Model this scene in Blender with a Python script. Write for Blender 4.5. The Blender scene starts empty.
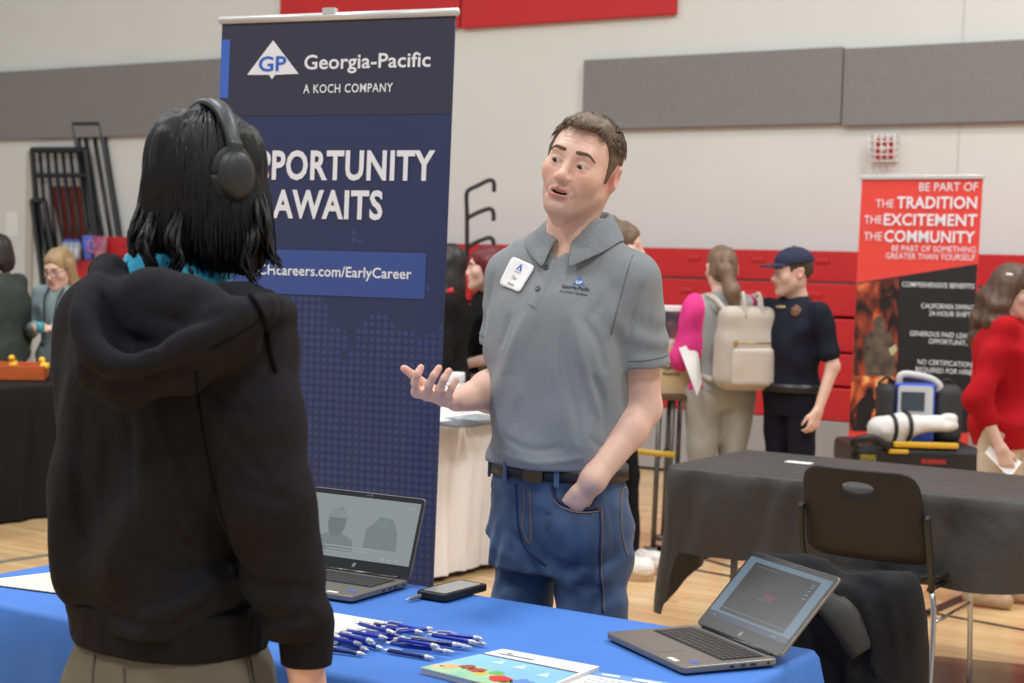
WORLD_S=0.48; LAMP_E=252
import bpy, bmesh, math, random
import numpy as np
from mathutils import Vector, Matrix
random.seed(7)
SC = bpy.context.scene
COL = SC.collection
PI = math.pi
# ------------------------------------------------------------------ camera model
FPX, CX, CY = 1600.0, 512.0, 341.5
PITCH = math.atan((341.5-265)/FPX); ROLL = 0.028
EYE = Vector((0, 0, 1.5))
_f = Vector((0, math.cos(PITCH), -math.sin(PITCH)))
_u0 = Vector((0, math.sin(PITCH), math.cos(PITCH))); _r0 = Vector((1, 0, 0))
CR = _r0*math.cos(ROLL) + _u0*math.sin(ROLL)
CU = _u0*math.cos(ROLL) - _r0*math.sin(ROLL)
def ray(px, py): return _f + CR*((px-CX)/FPX) - CU*((py-CY)/FPX)
def P(px, py, d):
    r = ray(px, py); return EYE + r*(d/r.y)
def G(px, py, z=0.0):
    r = ray(px, py); return EYE + r*((z-EYE.z)/r.z)
def onplane(px, py, p0, n):
    r = ray(px, py); return EYE + r*((Vector(p0)-EYE).dot(n)/r.dot(n))
# ------------------------------------------------------------------ materials
def lin(c):
    return tuple(((v/255)/12.92 if v/255 <= .04045 else ((v/255+.055)/1.055)**2.4) for v in c)
MATS = {}
def mat(name, rgb, rough=.6, metal=0, noise=None, bump=None, spec=.5, emit=0, stretch=(1, 1, 1), rgb2=None, alpha=None, sheen=0, trans=0, attr=None, ior=None):
    """procedural principled material; rgb in sRGB 0-255; noise=(scale, amount); bump=(scale, strength)"""
    if name in MATS: return MATS[name]
    m = bpy.data.materials.new(name); m.use_nodes = True
    nt = m.node_tree; b = nt.nodes['Principled BSDF']; L = nt.links
    c = (*lin(rgb), 1)
    b.inputs['Base Color'].default_value = c
    b.inputs['Roughness'].default_value = rough
    b.inputs['Metallic'].default_value = metal
    b.inputs['Specular IOR Level'].default_value = spec
    if sheen: b.inputs['Sheen Weight'].default_value = sheen
    if trans: b.inputs['Transmission Weight'].default_value = trans
    if ior: b.inputs['IOR'].default_value = ior
    if emit:
        b.inputs['Emission Color'].default_value = c; b.inputs['Emission Strength'].default_value = emit
    tc = None
    def coords():
        t = nt.nodes.new('ShaderNodeTexCoord'); mp = nt.nodes.new('ShaderNodeMapping')
        mp.inputs['Scale'].default_value = stretch
        L.new(t.outputs['Object'], mp.inputs['Vector']); return mp.outputs['Vector']
    base = None
    if attr:
        a = nt.nodes.new('ShaderNodeAttribute'); a.attribute_name = attr
        base = a.outputs['Color']; L.new(base, b.inputs['Base Color'])
    if noise:
        tc = tc or coords()
        n = nt.nodes.new('ShaderNodeTexNoise'); n.inputs['Scale'].default_value = noise[0]; n.inputs['Detail'].default_value = 4
        L.new(tc, n.inputs['Vector'])
        mx = nt.nodes.new('ShaderNodeMix'); mx.data_type = 'RGBA'
        c2 = (*lin(rgb2), 1) if rgb2 else (*[v*(1-noise[1]) for v in c[:3]], 1)
        rmp = nt.nodes.new('ShaderNodeValToRGB'); rmp.color_ramp.elements[0].position = .35; rmp.color_ramp.elements[1].position = .65
        L.new(n.outputs['Fac'], rmp.inputs['Fac'])
        L.new(rmp.outputs['Color'], mx.inputs['Factor'])
        if base:
            mul = nt.nodes.new('ShaderNodeMix'); mul.data_type = 'RGBA'; mul.blend_type = 'MULTIPLY'
            mul.inputs['Factor'].default_value = 1
            mx.inputs['A'].default_value = (1, 1, 1, 1); mx.inputs['B'].default_value = (1-noise[1],)*3+(1,)
            L.new(base, mul.inputs['A']); L.new(mx.outputs['Result'], mul.inputs['B'])
            L.new(mul.outputs['Result'], b.inputs['Base Color'])
        else:
            mx.inputs['A'].default_value = c; mx.inputs['B'].default_value = c2
            L.new(mx.outputs['Result'], b.inputs['Base Color'])
    if bump:
        tc = tc or coords()
        n = nt.nodes.new('ShaderNodeTexNoise'); n.inputs['Scale'].default_value = bump[0]; n.inputs['Detail'].default_value = 3
        L.new(tc, n.inputs['Vector'])
        bp = nt.nodes.new('ShaderNodeBump'); bp.inputs['Strength'].default_value = bump[1]; bp.inputs['Distance'].default_value = bump[2] if len(bump) > 2 else .005
        L.new(n.outputs['Fac'], bp.inputs['Height']); L.new(bp.outputs['Normal'], b.inputs['Normal'])
    MATS[name] = m
    return m
# ------------------------------------------------------------------ objects
WM = {}
def tag(o, label=None, cat=None, group=None, kind=None):
    if label: o['label'] = label
    if cat: o['category'] = cat
    if group: o['group'] = group
    if kind: o['kind'] = kind
    return o
def thing(name, label, cat, loc=(0, 0, 0), rotz=0, group=None):
    o = bpy.data.objects.new(name, None); COL.objects.link(o)
    o.empty_display_size = .1
    M = Matrix.Translation(Vector(loc)) @ Matrix.Rotation(rotz, 4, 'Z')
    o.matrix_basis = M; WM[o] = M
    return tag(o, label, cat, group)
def mesh_obj(name, verts, faces, m, parent=None, world=True, smooth=True, bevel=0, solid=0, sub=0, fmat=None, base=None, colors=None):
    """ONE mesh object. world=True: verts are world coordinates. Parentless: origin at base (default bottom centre)"""
    V = np.array(verts, dtype=float).reshape(-1, 3)
    if parent is not None:
        M = WM[parent]
        if world:
            A = np.array(M.inverted()); V = V@A[:3, :3].T + A[:3, 3]
    else:
        if base is None:
            lo, hi = V.min(0), V.max(0); base = ((lo[0]+hi[0])/2, (lo[1]+hi[1])/2, lo[2])
        M = Matrix.Translation(Vector(base)); V = V-np.array(base)
    me = bpy.data.meshes.new(name); me.from_pydata(V.tolist(), [], [list(map(int, f)) for f in faces])
    ms = m if isinstance(m, (list, tuple)) else [m]
    for q in ms: me.materials.append(q)
    if smooth: me.polygons.foreach_set('use_smooth', [True]*len(me.polygons))
    if fmat is not None: me.polygons.foreach_set('material_index', fmat)
    if colors is not None:
        ca = me.color_attributes.new('tone', 'FLOAT_COLOR', 'POINT')
        ca.data.foreach_set('color', np.concatenate([colors, np.ones((len(colors), 1))], 1).astype(np.float32).ravel())
    me.validate(); me.update()
    o = bpy.data.objects.new(name, me); COL.objects.link(o)
    if parent is not None: o.parent = parent
    else: o.matrix_basis = M
    WM[o] = M
    if bevel:
        md = o.modifiers.new('bevel', 'BEVEL'); md.width = bevel; md.segments = 2; md.limit_method = 'ANGLE'; md.angle_limit = .6
        md.harden_normals = False
    if solid:
        md = o.modifiers.new('solid', 'SOLIDIFY'); md.thickness = solid; md.offset = 0
    if sub:
        md = o.modifiers.new('sub', 'SUBSURF'); md.levels = sub; md.render_levels = sub
    return o
def kids(o): return [c for c in bpy.data.objects if c.parent == o]
def copy_tree(o, parent=None, cmap=None):
    c = o.copy(); COL.objects.link(c)
    if parent is not None: c.parent = parent
    WM[c] = WM[o]
    for ch in kids(o): copy_tree(ch, c)
    return c
def place(o, loc, rotz=0, rot=None):
    M = Matrix.Translation(Vector(loc)) @ (rot.to_4x4() if rot is not None else Matrix.Rotation(rotz, 4, 'Z'))
    o.matrix_basis = M; WM[o] = M
class MB:
    """mesh builder"""
    def __init__(s, M=None): s.v = []; s.f = []; s.fm = []; s.M = M or Matrix.Identity(4)
    def add(s, vs, fs, mi=0, M=None):
        k = len(s.v); T = s.M @ M if M is not None else s.M
        s.v += [tuple(T @ Vector(v)) for v in vs]; s.f += [[i+k for i in f] for f in fs]; s.fm += [mi]*len(fs); return s
    def box(s, lo, hi, mi=0, M=None):
        x0, y0, z0 = lo; x1, y1, z1 = hi
        vs = [(x0, y0, z0), (x1, y0, z0), (x1, y1, z0), (x0, y1, z0), (x0, y0, z1), (x1, y0, z1), (x1, y1, z1), (x0, y1, z1)]
        return s.add(vs, [(0, 3, 2, 1), (4, 5, 6, 7), (0, 1, 5, 4), (1, 2, 6, 5), (2, 3, 7, 6), (3, 0, 4, 7)], mi, M)
    def tube(s, pts, r, n=8, mi=0, M=None, cap=True, flat=1.0, upv=None):
        pts = [Vector(p) for p in pts]; N = len(pts)
        rs = list(r) if hasattr(r, '__len__') else [r]*N
        vs = []; fs = []; prev = None
        for i, p in enumerate(pts):
            t = (pts[min(i+1, N-1)]-pts[max(i-1, 0)]).normalized()
            if prev is None:
                a = Vector(upv) if upv is not None else (Vector((0, 0, 1)) if abs(t.z) < .9 else Vector((1, 0, 0)))
            else: a = prev
            a = (a - t*a.dot(t)).normalized(); b = t.cross(a); prev = a
            for k in range(n):
                q = 2*PI*k/n; vs.append(p + a*(rs[i]*math.cos(q)*flat) + b*(rs[i]*math.sin(q)))
        for i in range(N-1):
            for k in range(n):
                k2 = (k+1) % n; fs.append((i*n+k, i*n+k2, (i+1)*n+k2, (i+1)*n+k))
        if cap: fs += [tuple(range(n-1, -1, -1)), tuple(range((N-1)*n, N*n))]
        return s.add(vs, fs, mi, M)
    def lathe(s, prof, n=24, mi=0, M=None):
        vs = []; fs = []
        for (r, z) in prof:
            for k in range(n): vs.append((r*math.cos(2*PI*k/n), r*math.sin(2*PI*k/n), z))
        for i in range(len(prof)-1):
            for k in range(n):
                k2 = (k+1) % n; fs.append((i*n+k, i*n+k2, (i+1)*n+k2, (i+1)*n+k))
        fs += [tuple(range(n-1, -1, -1)), tuple(range((len(prof)-1)*n, len(prof)*n))]
        return s.add(vs, fs, mi, M)
    def prism(s, poly, z0, z1, mi=0, M=None):
        n = len(poly); vs = [(x, y, z0) for x, y in poly]+[(x, y, z1) for x, y in poly]
        fs = [tuple(range(n-1, -1, -1)), tuple(range(n, 2*n))]+[(i, (i+1) % n, n+(i+1) % n, n+i) for i in range(n)]
        return s.add(vs, fs, mi, M)
    def grid(s, fn, nu, nv, mi=0, M=None):
        vs = [fn(i/nu, j/nv) for j in range(nv+1) for i in range(nu+1)]
        fs = [(j*(nu+1)+i, j*(nu+1)+i+1, (j+1)*(nu+1)+i+1, (j+1)*(nu+1)+i) for j in range(nv) for i in range(nu)]
        return s.add(vs, fs, mi, M)
    def build(s, name, m, parent=None, **k):
        return mesh_obj(name, s.v, s.f, m, parent, fmat=s.fm if isinstance(m, (list, tuple)) else None, **k)
def rrect(w, h, r, n=5, cx=0, cy=0):
    pts = []
    for (sx, sy, a0) in ((1, 1, 0), (-1, 1, PI/2), (-1, -1, PI), (1, -1, 1.5*PI)):
        for i in range(n+1):
            a = a0+PI/2*i/n; pts.append((cx+sx*(w/2-r)+r*math.cos(a), cy+sy*(h/2-r)+r*math.sin(a)))
    return pts
def frame(o, u, v):
    """4x4 matrix with x=u, y=v, z=u x v at origin o"""
    u = Vector(u).normalized(); v = Vector(v); v = (v-u*v.dot(u)).normalized(); n = u.cross(v)
    M = Matrix.Identity(4)
    for i in range(3): M[i][0] = u[i]; M[i][1] = v[i]; M[i][2] = n[i]; M[i][3] = o[i]
    return M
def catmull(pts, n=8):
    pts = [Vector(p) for p in pts]; out = []
    for i in range(len(pts)-1):
        p0 = pts[max(i-1, 0)]; p1 = pts[i]; p2 = pts[i+1]; p3 = pts[min(i+2, len(pts)-1)]
        for k in range(n):
            t = k/n; out.append(.5*((2*p1)+(p2-p0)*t+(2*p0-5*p1+4*p2-p3)*t*t+(3*p1-p0-3*p2+p3)*t**3))
    return out+[pts[-1]]
# ------------------------------------------------------------------ lettering (built-in font turned into mesh)
_tc = {}
def text_geo(body, bold=0.0, spacing=1.0):
    key = (body, bold, spacing)
    if key in _tc: return _tc[key]
    c = bpy.data.curves.new('lettering', 'FONT'); c.body = body; c.size = 1; c.offset = bold; c.space_character = spacing; c.resolution_u = 3
    o = bpy.data.objects.new('lettering', c); COL.objects.link(o)
    dg = bpy.context.evaluated_depsgraph_get()
    me = bpy.data.meshes.new_from_object(o.evaluated_get(dg))
    vs = [tuple(v.co) for v in me.vertices]; fs = [tuple(p.vertices) for p in me.polygons]
    bpy.data.objects.remove(o); bpy.data.curves.remove(c); bpy.data.meshes.remove(me)
    _tc[key] = (vs, fs); return vs, fs
CAP = None
def text_on(mb, M, body, x, y, width, caph, bold=.012, spacing=1.0, align='L', mi=0, lift=.0008):
    """adds lettering in the xy plane of matrix M: baseline y, fitted to `width` and cap height"""
    global CAP
    if CAP is None:
        v, _ = text_geo('H'); CAP = max(p[1] for p in v)
    vs, fs = text_geo(body, bold, spacing)
    x0 = min(v[0] for v in vs); x1 = max(v[0] for v in vs)
    sx = width/(x1-x0) if width else caph/CAP
    sy = caph/CAP
    w = (x1-x0)*sx
    ox = x if align == 'L' else (x-w if align == 'R' else x-w/2)
    mb.add([(ox+(v[0]-x0)*sx, y+v[1]*sy, lift) for v in vs], fs, mi, M)
    return w
# ------------------------------------------------------------------ implicit surfaces
def hash3(ix, iy, iz):
    h = (ix*374761393 + iy*668265263 + iz*1274126177) & 0x7fffffff
    h = (h ^ (h >> 13))*1274126177 & 0x7fffffff
    return ((h ^ (h >> 16)) & 0xffff)/32767.5-1
def vn(p, fr=(1, 1, 1), seed=0):
    q = p*np.asarray(fr, dtype=np.float32)+seed*17.31
    i = np.floor(q).astype(np.int64); f = q-i; f = f*f*(3-2*f)
    r = 0
    for dx in (0, 1):
        for dy in (0, 1):
            for dz in (0, 1):
                w = (f[:, 0] if dx else 1-f[:, 0])*(f[:, 1] if dy else 1-f[:, 1])*(f[:, 2] if dz else 1-f[:, 2])
                r = r+w*hash3(i[:, 0]+dx, i[:, 1]+dy, i[:, 2]+dz)
    return r
def A3(v): return np.array(v, dtype=np.float64)
def cap(a, b, ra, rb=None):
    a, b = A3(a), A3(b); rb = ra if rb is None else rb; ab = b-a; L2 = max(ab.dot(ab), 1e-9)
    def f(p):
        t = np.clip((p-a)@ab/L2, 0, 1); return np.linalg.norm(p-a-t[:, None]*ab, axis=1)-(ra+(rb-ra)*t)
    return f
def sph(c, r): return cap(c, c, r)
def ell(c, r, R=None):
    c, r = A3(c), A3(r)
    def f(p):
        q = p-c
        if R is not None: q = q@np.array(R)
        k0 = np.linalg.norm(q/r, axis=1); k1 = np.linalg.norm(q/(r*r), axis=1)
        return np.where(k1 > 1e-9, k0*(k0-1)/np.maximum(k1, 1e-9), -r.min())
    return f
def bx(c, h, rd=.01, R=None):
    c, h = A3(c), A3(h)
    def f(p):
        q = p-c
        if R is not None: q = q@np.array(R)
        q = np.abs(q)-(h-rd)
        return np.linalg.norm(np.maximum(q, 0), axis=1)+np.minimum(q.max(1), 0)-rd
    return f
def half(o, n):
    """inside where (p-o).n < 0"""
    o, n = A3(o), A3(n); n = n/np.linalg.norm(n)
    return lambda p: (p-o)@n
def stack(rows, pw=2.2):
    """stacked ellipses; rows (z, cx, cy, rx, ry), bottom to top"""
    r = np.array(sorted(rows), dtype=float); zz = np.linspace(r[0, 0], r[-1, 0], 90)
    def sm(col):
        x, y = r[:, 0], r[:, col]; m = np.gradient(y, x); out = np.empty_like(zz)
        for k, z in enumerate(zz):
            i = min(max(np.searchsorted(x, z)-1, 0), len(x)-2); h = x[i+1]-x[i]; t = (z-x[i])/h
            out[k] = (2*t**3-3*t*t+1)*y[i]+(t**3-2*t*t+t)*h*m[i]+(-2*t**3+3*t*t)*y[i+1]+(t**3-t*t)*h*m[i+1]
        return out
    C = [sm(k) for k in range(1, 5)]
    def f(p):
        z = np.clip(p[:, 2], zz[0], zz[-1])
        cx, cy, rx, ry = [np.interp(z, zz, c) for c in C]
        q = (np.abs((p[:, 0]-cx)/rx)**pw+np.abs((p[:, 1]-cy)/ry)**pw)**(1/pw)
        d = (q-1)*np.minimum(rx, ry)
        dz = np.maximum(zz[0]-p[:, 2], p[:, 2]-zz[-1])
        return np.where(dz > 0, np.sqrt(np.maximum(d, 0)**2+dz**2), d)
    return f
def smin(a, b, k):
    if k <= 0: return np.minimum(a, b)
    h = np.maximum(k-np.abs(a-b), 0)/k; return np.minimum(a, b)-h*h*k*.25
class Fd:
    def __init__(s): s.ops = []
    def u(s, f, k=.02): s.ops.append((0, f, k)); return s
    def s(s, f, k=.01): s.ops.append((1, f, k)); return s
    def i(s, f, k=.0): s.ops.append((2, f, k)); return s
    def d(s, fn): s.ops.append((3, fn, 0)); return s      # displacement: d += fn(p)
    def __call__(s, p):
        d = np.full(len(p), 10.0)
        for (m, f, k) in s.ops:
            if m == 0: d = smin(d, f(p), k)
            elif m == 1: d = -smin(-d, f(p), k)
            elif m == 2: d = -smin(-d, -f(p), k)
            else: d = d+f(p)
        return d
def xf(f, M, scale=1.0):
    """f given in a frame with matrix M (rotation+translation, uniform scale separately)"""
    R = np.array(M.to_3x3()); t = np.array(M.translation)
    return lambda p: f(((p-t)@R)/scale)*scale
def sdf_mesh(f, lo, hi, h):
    lo, hi = A3(lo), A3(hi); B = 4
    nb = np.maximum(np.ceil((hi-lo)/(h*B)).astype(int), 1)
    g = [lo[k]+(np.arange(nb[k])+.5)*h*B for k in range(3)]
    X = np.stack(np.meshgrid(*g, indexing='ij'), -1).reshape(-1, 3)
    D = np.concatenate([f(X[i:i+200000]) for i in range(0, len(X), 200000)]).reshape(nb)
    act = np.abs(D) < h*B*2.0+h
    n = nb*B+1
    ins = np.zeros(n, bool)
    blk = np.repeat(np.repeat(np.repeat(D < 0, B, 0), B, 1), B, 2); ins[:-1, :-1, :-1] = blk
    V = np.where(ins, -1.0, 1.0).astype(np.float32)
    need = np.zeros(n, bool); a = np.argwhere(act)*B
    off = np.stack(np.meshgrid(*[np.arange(B+1)]*3, indexing='ij'), -1).reshape(-1, 3)
    for o in off: need[a[:, 0]+o[0], a[:, 1]+o[1], a[:, 2]+o[2]] = True
    idx = np.argwhere(need); pts = lo+idx*h
    vals = np.concatenate([f(pts[i:i+200000]) for i in range(0, len(pts), 200000)]) if len(pts) else np.zeros(0)
    V[idx[:, 0], idx[:, 1], idx[:, 2]] = vals
    for ax in range(3):       # close at the box
        sl = [slice(None)]*3
        for e in (0, -1):
            sl[ax] = e; V[tuple(sl)] = np.maximum(V[tuple(sl)], 1e-4); 
    I = V < 0
    S = lambda a, dx, dy, dz: a[dx:a.shape[0]-1+dx, dy:a.shape[1]-1+dy, dz:a.shape[2]-1+dz]
    c8 = [(x, y, z) for x in (0, 1) for y in (0, 1) for z in (0, 1)]
    allin = np.ones(n-1, bool); anyin = np.zeros(n-1, bool)
    for c in c8: q = S(I, *c); allin &= q; anyin |= q
    cells = np.argwhere(anyin & ~allin)
    cv = {c: V[cells[:, 0]+c[0], cells[:, 1]+c[1], cells[:, 2]+c[2]].astype(float) for c in c8}
    acc = np.zeros((len(cells), 3)); cnt = np.zeros(len(cells))
    for c in c8:
        for ax in range(3):
            if c[ax] == 0:
                e = list(c); e[ax] = 1; e = tuple(e); v0, v1 = cv[c], cv[e]; m = (v0 < 0) != (v1 < 0)
                t = np.where(m, v0/np.where(m, v0-v1, 1), 0)
                pt = np.tile(np.array(c, float), (len(cells), 1)); pt[:, ax] = t
                acc[m] += pt[m]; cnt[m] += 1
    verts = lo+(cells+acc/cnt[:, None])*h
    im = -np.ones(n-1, dtype=np.int64); im[cells[:, 0], cells[:, 1], cells[:, 2]] = np.arange(len(cells))
    faces = []
    for ax in range(3):
        b, c = (ax+1) % 3, (ax+2) % 3
        s0 = [slice(None)]*3; s1 = [slice(None)]*3; s0[ax] = slice(0, -1); s1[ax] = slice(1, None)
        a0, a1 = I[tuple(s0)], I[tuple(s1)]
        e = np.argwhere(a0 != a1)
        if len(e) == 0: continue
        e = e[(e[:, b] > 0) & (e[:, c] > 0) & (e[:, b] < n[b]-1) & (e[:, c] < n[c]-1)]
        sgn = a0[e[:, 0], e[:, 1], e[:, 2]]
        def at(db, dc):
            q = e.copy(); q[:, b] += db; q[:, c] += dc; return im[q[:, 0], q[:, 1], q[:, 2]]
        Q = np.stack([at(-1, -1), at(0, -1), at(0, 0), at(-1, 0)], 1)
        Q[~sgn] = Q[~sgn][:, ::-1]
        faces.append(Q)
    Q = np.concatenate(faces); Q = Q[(Q >= 0).all(1)]
    return verts, Q
def relax(v, q, it=1, w=.5):
    for _ in range(it):
        acc = np.zeros_like(v); cnt = np.zeros(len(v))
        for k in range(4):
            a, b = q[:, k], q[:, (k+1) % 4]
            np.add.at(acc, a, v[b]); np.add.at(cnt, a, 1); np.add.at(acc, b, v[a]); np.add.at(cnt, b, 1)
        v = v*(1-w)+w*acc/np.maximum(cnt, 1)[:, None]
    return v
def sdf_obj(name, f, lo, hi, h, m, parent=None, world=False, colors=None, sm=1, **k):
    v, q = sdf_mesh(f, lo, hi, h)
    if sm: v = relax(v, q, sm)
    c = colors(v) if colors else None
    return mesh_obj(name, v, q, m, parent, world=world, colors=c, **k)
def grad(f, p, e=.002):
    p = A3(p); q = np.array([p+np.eye(3)[i]*s*e for i in range(3) for s in (1, -1)]); d = f(q)
    g = A3([d[0]-d[1], d[2]-d[3], d[4]-d[5]]); return g/max(np.linalg.norm(g), 1e-9)
def hit(f, o, d, t0=0, tmax=9):
    """sphere-trace field f from o along d"""
    o, d = A3(o), A3(d); d = d/np.linalg.norm(d); t = t0
    for _ in range(300):
        p = o+d*t; q = float(f(p[None])[0])
        if q < .0004: break
        t += q*.6
        if t > tmax: return None
    return p
def snap(f, p, it=12):
    p = A3(p)
    for _ in range(it):
        q = float(f(p[None])[0]); p = p-grad(f, p)*q*.8
    return p
# ------------------------------------------------------------------ camera, light, world
cd = bpy.data.cameras.new('camera'); cam = bpy.data.objects.new('camera', cd); COL.objects.link(cam)
cd.sensor_width = 36; cd.lens = 36*FPX/1024; cd.clip_end = 200
Mc = Matrix.Identity(4); back = -(_f.normalized())
for i in range(3): Mc[i][0] = CR[i]; Mc[i][1] = CU[i]; Mc[i][2] = back[i]; Mc[i][3] = EYE[i]
cam.matrix_world = Mc
cd.dof.use_dof = True; cd.dof.focus_distance = 3.55; cd.dof.aperture_fstop = 5.6
SC.camera = cam
vs_ = SC.view_settings; vs_.view_transform = 'Standard'; vs_.look = 'None'; vs_.gamma = 1; vs_.exposure = 0.0
try: vs_.use_curve_mapping = False
except Exception: pass
SC.cycles.use_denoising = True
SC.cycles.max_bounces = 6
w = bpy.data.worlds.new('gym_light'); SC.world = w; w.use_nodes = True
w.node_tree.nodes['Background'].inputs['Color'].default_value = (*lin((240, 246, 255)), 1)
w.node_tree.nodes['Background'].inputs['Strength'].default_value = WORLD_S
for (x, y) in ((-4.5, 1.5), (1.5, -1.5), (-2.0, 6.0), (4.5, 2.5), (3.5, 7.0), (-7, 9)):
    l = bpy.data.lights.new('ceiling_lamp', 'AREA'); l.shape = 'RECTANGLE'; l.size = 1.3; l.size_y = 1.3; l.energy = LAMP_E
    l.color = (1, .99, .97)
    o = bpy.data.objects.new('ceiling_lamp', l); COL.objects.link(o); o.location = (x, y, 7.5)
# ------------------------------------------------------------------ room directions
D = Vector((.842, -.539, 0)).normalized(); N = Vector((.539, .842, 0)).normalized()     # along the wall / away from camera
FP = Vector(((740-512)/140, 1600/140, 0))
def wall_pt(px, py, off): return onplane(px, py, FP+N*off, N)
WOFF = 1.05
# floor: maple strip boards
def floor_mat():
    m = bpy.data.materials.new('maple_floor'); m.use_nodes = True; nt = m.node_tree; L = nt.links; b = nt.nodes['Principled BSDF']
    tc = nt.nodes.new('ShaderNodeTexCoord'); mp = nt.nodes.new('ShaderNodeMapping')
    mp.inputs['Rotation'].default_value = (0, 0, math.atan2(.539, .842)); L.new(tc.outputs['Object'], mp.inputs['Vector'])
    br = nt.nodes.new('ShaderNodeTexBrick'); L.new(mp.outputs['Vector'], br.inputs['Vector'])
    br.inputs['Scale'].default_value = 1; br.inputs['Brick Width'].default_value = 1.1; br.inputs['Row Height'].default_value = .06
    br.inputs['Mortar Size'].default_value = .0012; br.inputs['Color1'].default_value = (*lin((226, 192, 144)), 1); br.inputs['Color2'].default_value = (*lin((208, 170, 120)), 1)
    br.inputs['Mortar'].default_value = (*lin((165, 118, 70)), 1); br.offset = .37; br.inputs['Bias'].default_value = -.1
    n = nt.nodes.new('ShaderNodeTexNoise'); n.inputs['Scale'].default_value = 1.0
    mp2 = nt.nodes.new('ShaderNodeMapping'); mp2.inputs['Scale'].default_value = (1.2, 22, 1); L.new(mp.outputs['Vector'], mp2.inputs['Vector']); L.new(mp2.outputs['Vector'], n.inputs['Vector'])
    mx = nt.nodes.new('ShaderNodeMix'); mx.data_type = 'RGBA'; mx.blend_type = 'MULTIPLY'
    rp = nt.nodes.new('ShaderNodeValToRGB'); rp.color_ramp.elements[0].color = (.82, .8, .76, 1); rp.color_ramp.elements[1].color = (1.05, 1.05, 1.05, 1)
    rp.color_ramp.elements[0].position = .3; rp.color_ramp.elements[1].position = .7
    L.new(n.outputs['Fac'], rp.inputs['Fac']); mx.inputs['Factor'].default_value = .8
    L.new(br.outputs['Color'], mx.inputs['A']); L.new(rp.outputs['Color'], mx.inputs['B']); L.new(mx.outputs['Result'], b.inputs['Base Color'])
    b.inputs['Roughness'].default_value = .22; b.inputs['Specular IOR Level'].default_value = .5
    return m
f = MB(); f.add([(-22, -1.5, 0), (16, -1.5, 0), (16, 30, 0), (-22, 30, 0)], [(0, 1, 2, 3)])
tag(f.build('floor', floor_mat(), smooth=False, base=(0, 8, 0)), kind='structure')
# painted court lines
LINE = mat('court_line_paint', (52, 46, 44), .3)
def line(a, b, wd, m=LINE, z=.0015):
    a, b = Vector(a), Vector(b); t = (b-a).normalized(); s_ = Vector((-t.y, t.x, 0))*wd/2
    q = MB(); q.add([a-s_+Vector((0, 0, z)), b-s_+Vector((0, 0, z)), b+s_+Vector((0, 0, z)), a+s_+Vector((0, 0, z))], [(0, 1, 2, 3)])
    tag(q.build('floor_line', m, smooth=False), kind='structure')
GL = mat('grey_line_paint', (128, 122, 112), .3)
a, b = G(0, 562), G(62, 553); line(a-(b-a)*1.5, b+(b-a)*3, .06, GL)
a, b = G(908, 622), G(1010, 577); line(a-(b-a)*1, b+(b-a)*1.2, .06)
a, b = G(920, 611), G(1024, 630); line(a-(b-a)*2.6, b+(b-a)*1.5, .04)
a, b = G(672, 550), G(776, 580); line(a-(b-a)*.2, b+(b-a)*.5, .04)
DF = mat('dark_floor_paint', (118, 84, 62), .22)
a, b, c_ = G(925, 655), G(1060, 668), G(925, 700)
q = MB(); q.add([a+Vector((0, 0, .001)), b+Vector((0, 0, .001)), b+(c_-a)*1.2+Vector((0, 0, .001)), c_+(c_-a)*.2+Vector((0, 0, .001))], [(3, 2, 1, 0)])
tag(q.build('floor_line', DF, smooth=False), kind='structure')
# back wall
WALL = mat('painted_wall', (219, 221, 215), .75, noise=(1.2, .03), bump=(60, .15, .002))
wb = FP+N*WOFF
q = MB(); A_, B_ = wb-D*22, wb+D*12
q.add([A_, B_, B_+N*.2, A_+N*.2, *[v+Vector((0, 0, 8.5)) for v in (A_, B_, B_+N*.2, A_+N*.2)]],
      [(0, 3, 2, 1), (4, 5, 6, 7), (0, 1, 5, 4), (1, 2, 6, 5), (2, 3, 7, 6), (3, 0, 4, 7)])
tag(q.build('wall_back', WALL, smooth=False), kind='structure')
# thin vertical joints of the wall, and the pilaster edge on the left
JO = mat('wall_joint', (202, 202, 196), .8)
for px in (958,):
    p = wall_pt(px, 160, WOFF); q = MB(frame(Vector((p.x, p.y, 0)), D, (0, 0, 1)))
    q.box((-.006, 0, 0), (.006, 8.4, .004)); tag(q.build('trim_1', JO, smooth=False), kind='structure')
p = wall_pt(31, 210, WOFF); q = MB(frame(Vector((p.x, p.y, 0)), D, (0, 0, 1)))
q.box((-.05, 0, 0), (.05, 2.55, .03)); tag(q.build('trim_2', mat('wall_strip', (194, 188, 176), .8), smooth=False), kind='structure')
# wall panels: quad by image corners, laid on the wall
def wall_panel(name, label, cat, x0, x1, ytop, ybot, xr, m, th=.06, group=None):
    a = wall_pt(x0, ytop, WOFF-th); b = wall_pt(x1, ytop, WOFF-th); c = wall_pt(xr, ybot, WOFF-th)
    Lx = (b-a).dot(D); h = a.z-c.z
    q = MB(frame(Vector((a.x, a.y, c.z))+N*th, D, (0, 0, 1))); q.box((0, 0, .001), (Lx, h, th))
    return tag(q.build(name, m, smooth=False, bevel=.008), label, cat, group)
GP_ = mat('grey_acoustic_fabric', (135, 133, 132), .9, noise=(90, .12), bump=(300, .3, .002), stretch=(1, 1, .3))
RP_ = mat('red_wall_vinyl', (200, 34, 38), .6, noise=(2, .05))
wall_panel('acoustic_panel', 'long grey fabric wall panel on the left, behind the black-haired student', 'wall panel', -260, 232, 88, 138, 60, GP_)
wall_panel('acoustic_panel', "grey fabric wall panel above the grey-shirted man's head, left of the panel seam", 'wall panel', 583.5, 842.5, 60, 130, 584, GP_)
wall_panel('acoustic_panel', 'grey fabric wall panel at top right, above the alarm and the red banner', 'wall panel', 844, 1190, 48.5, 126, 844, GP_)
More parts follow.
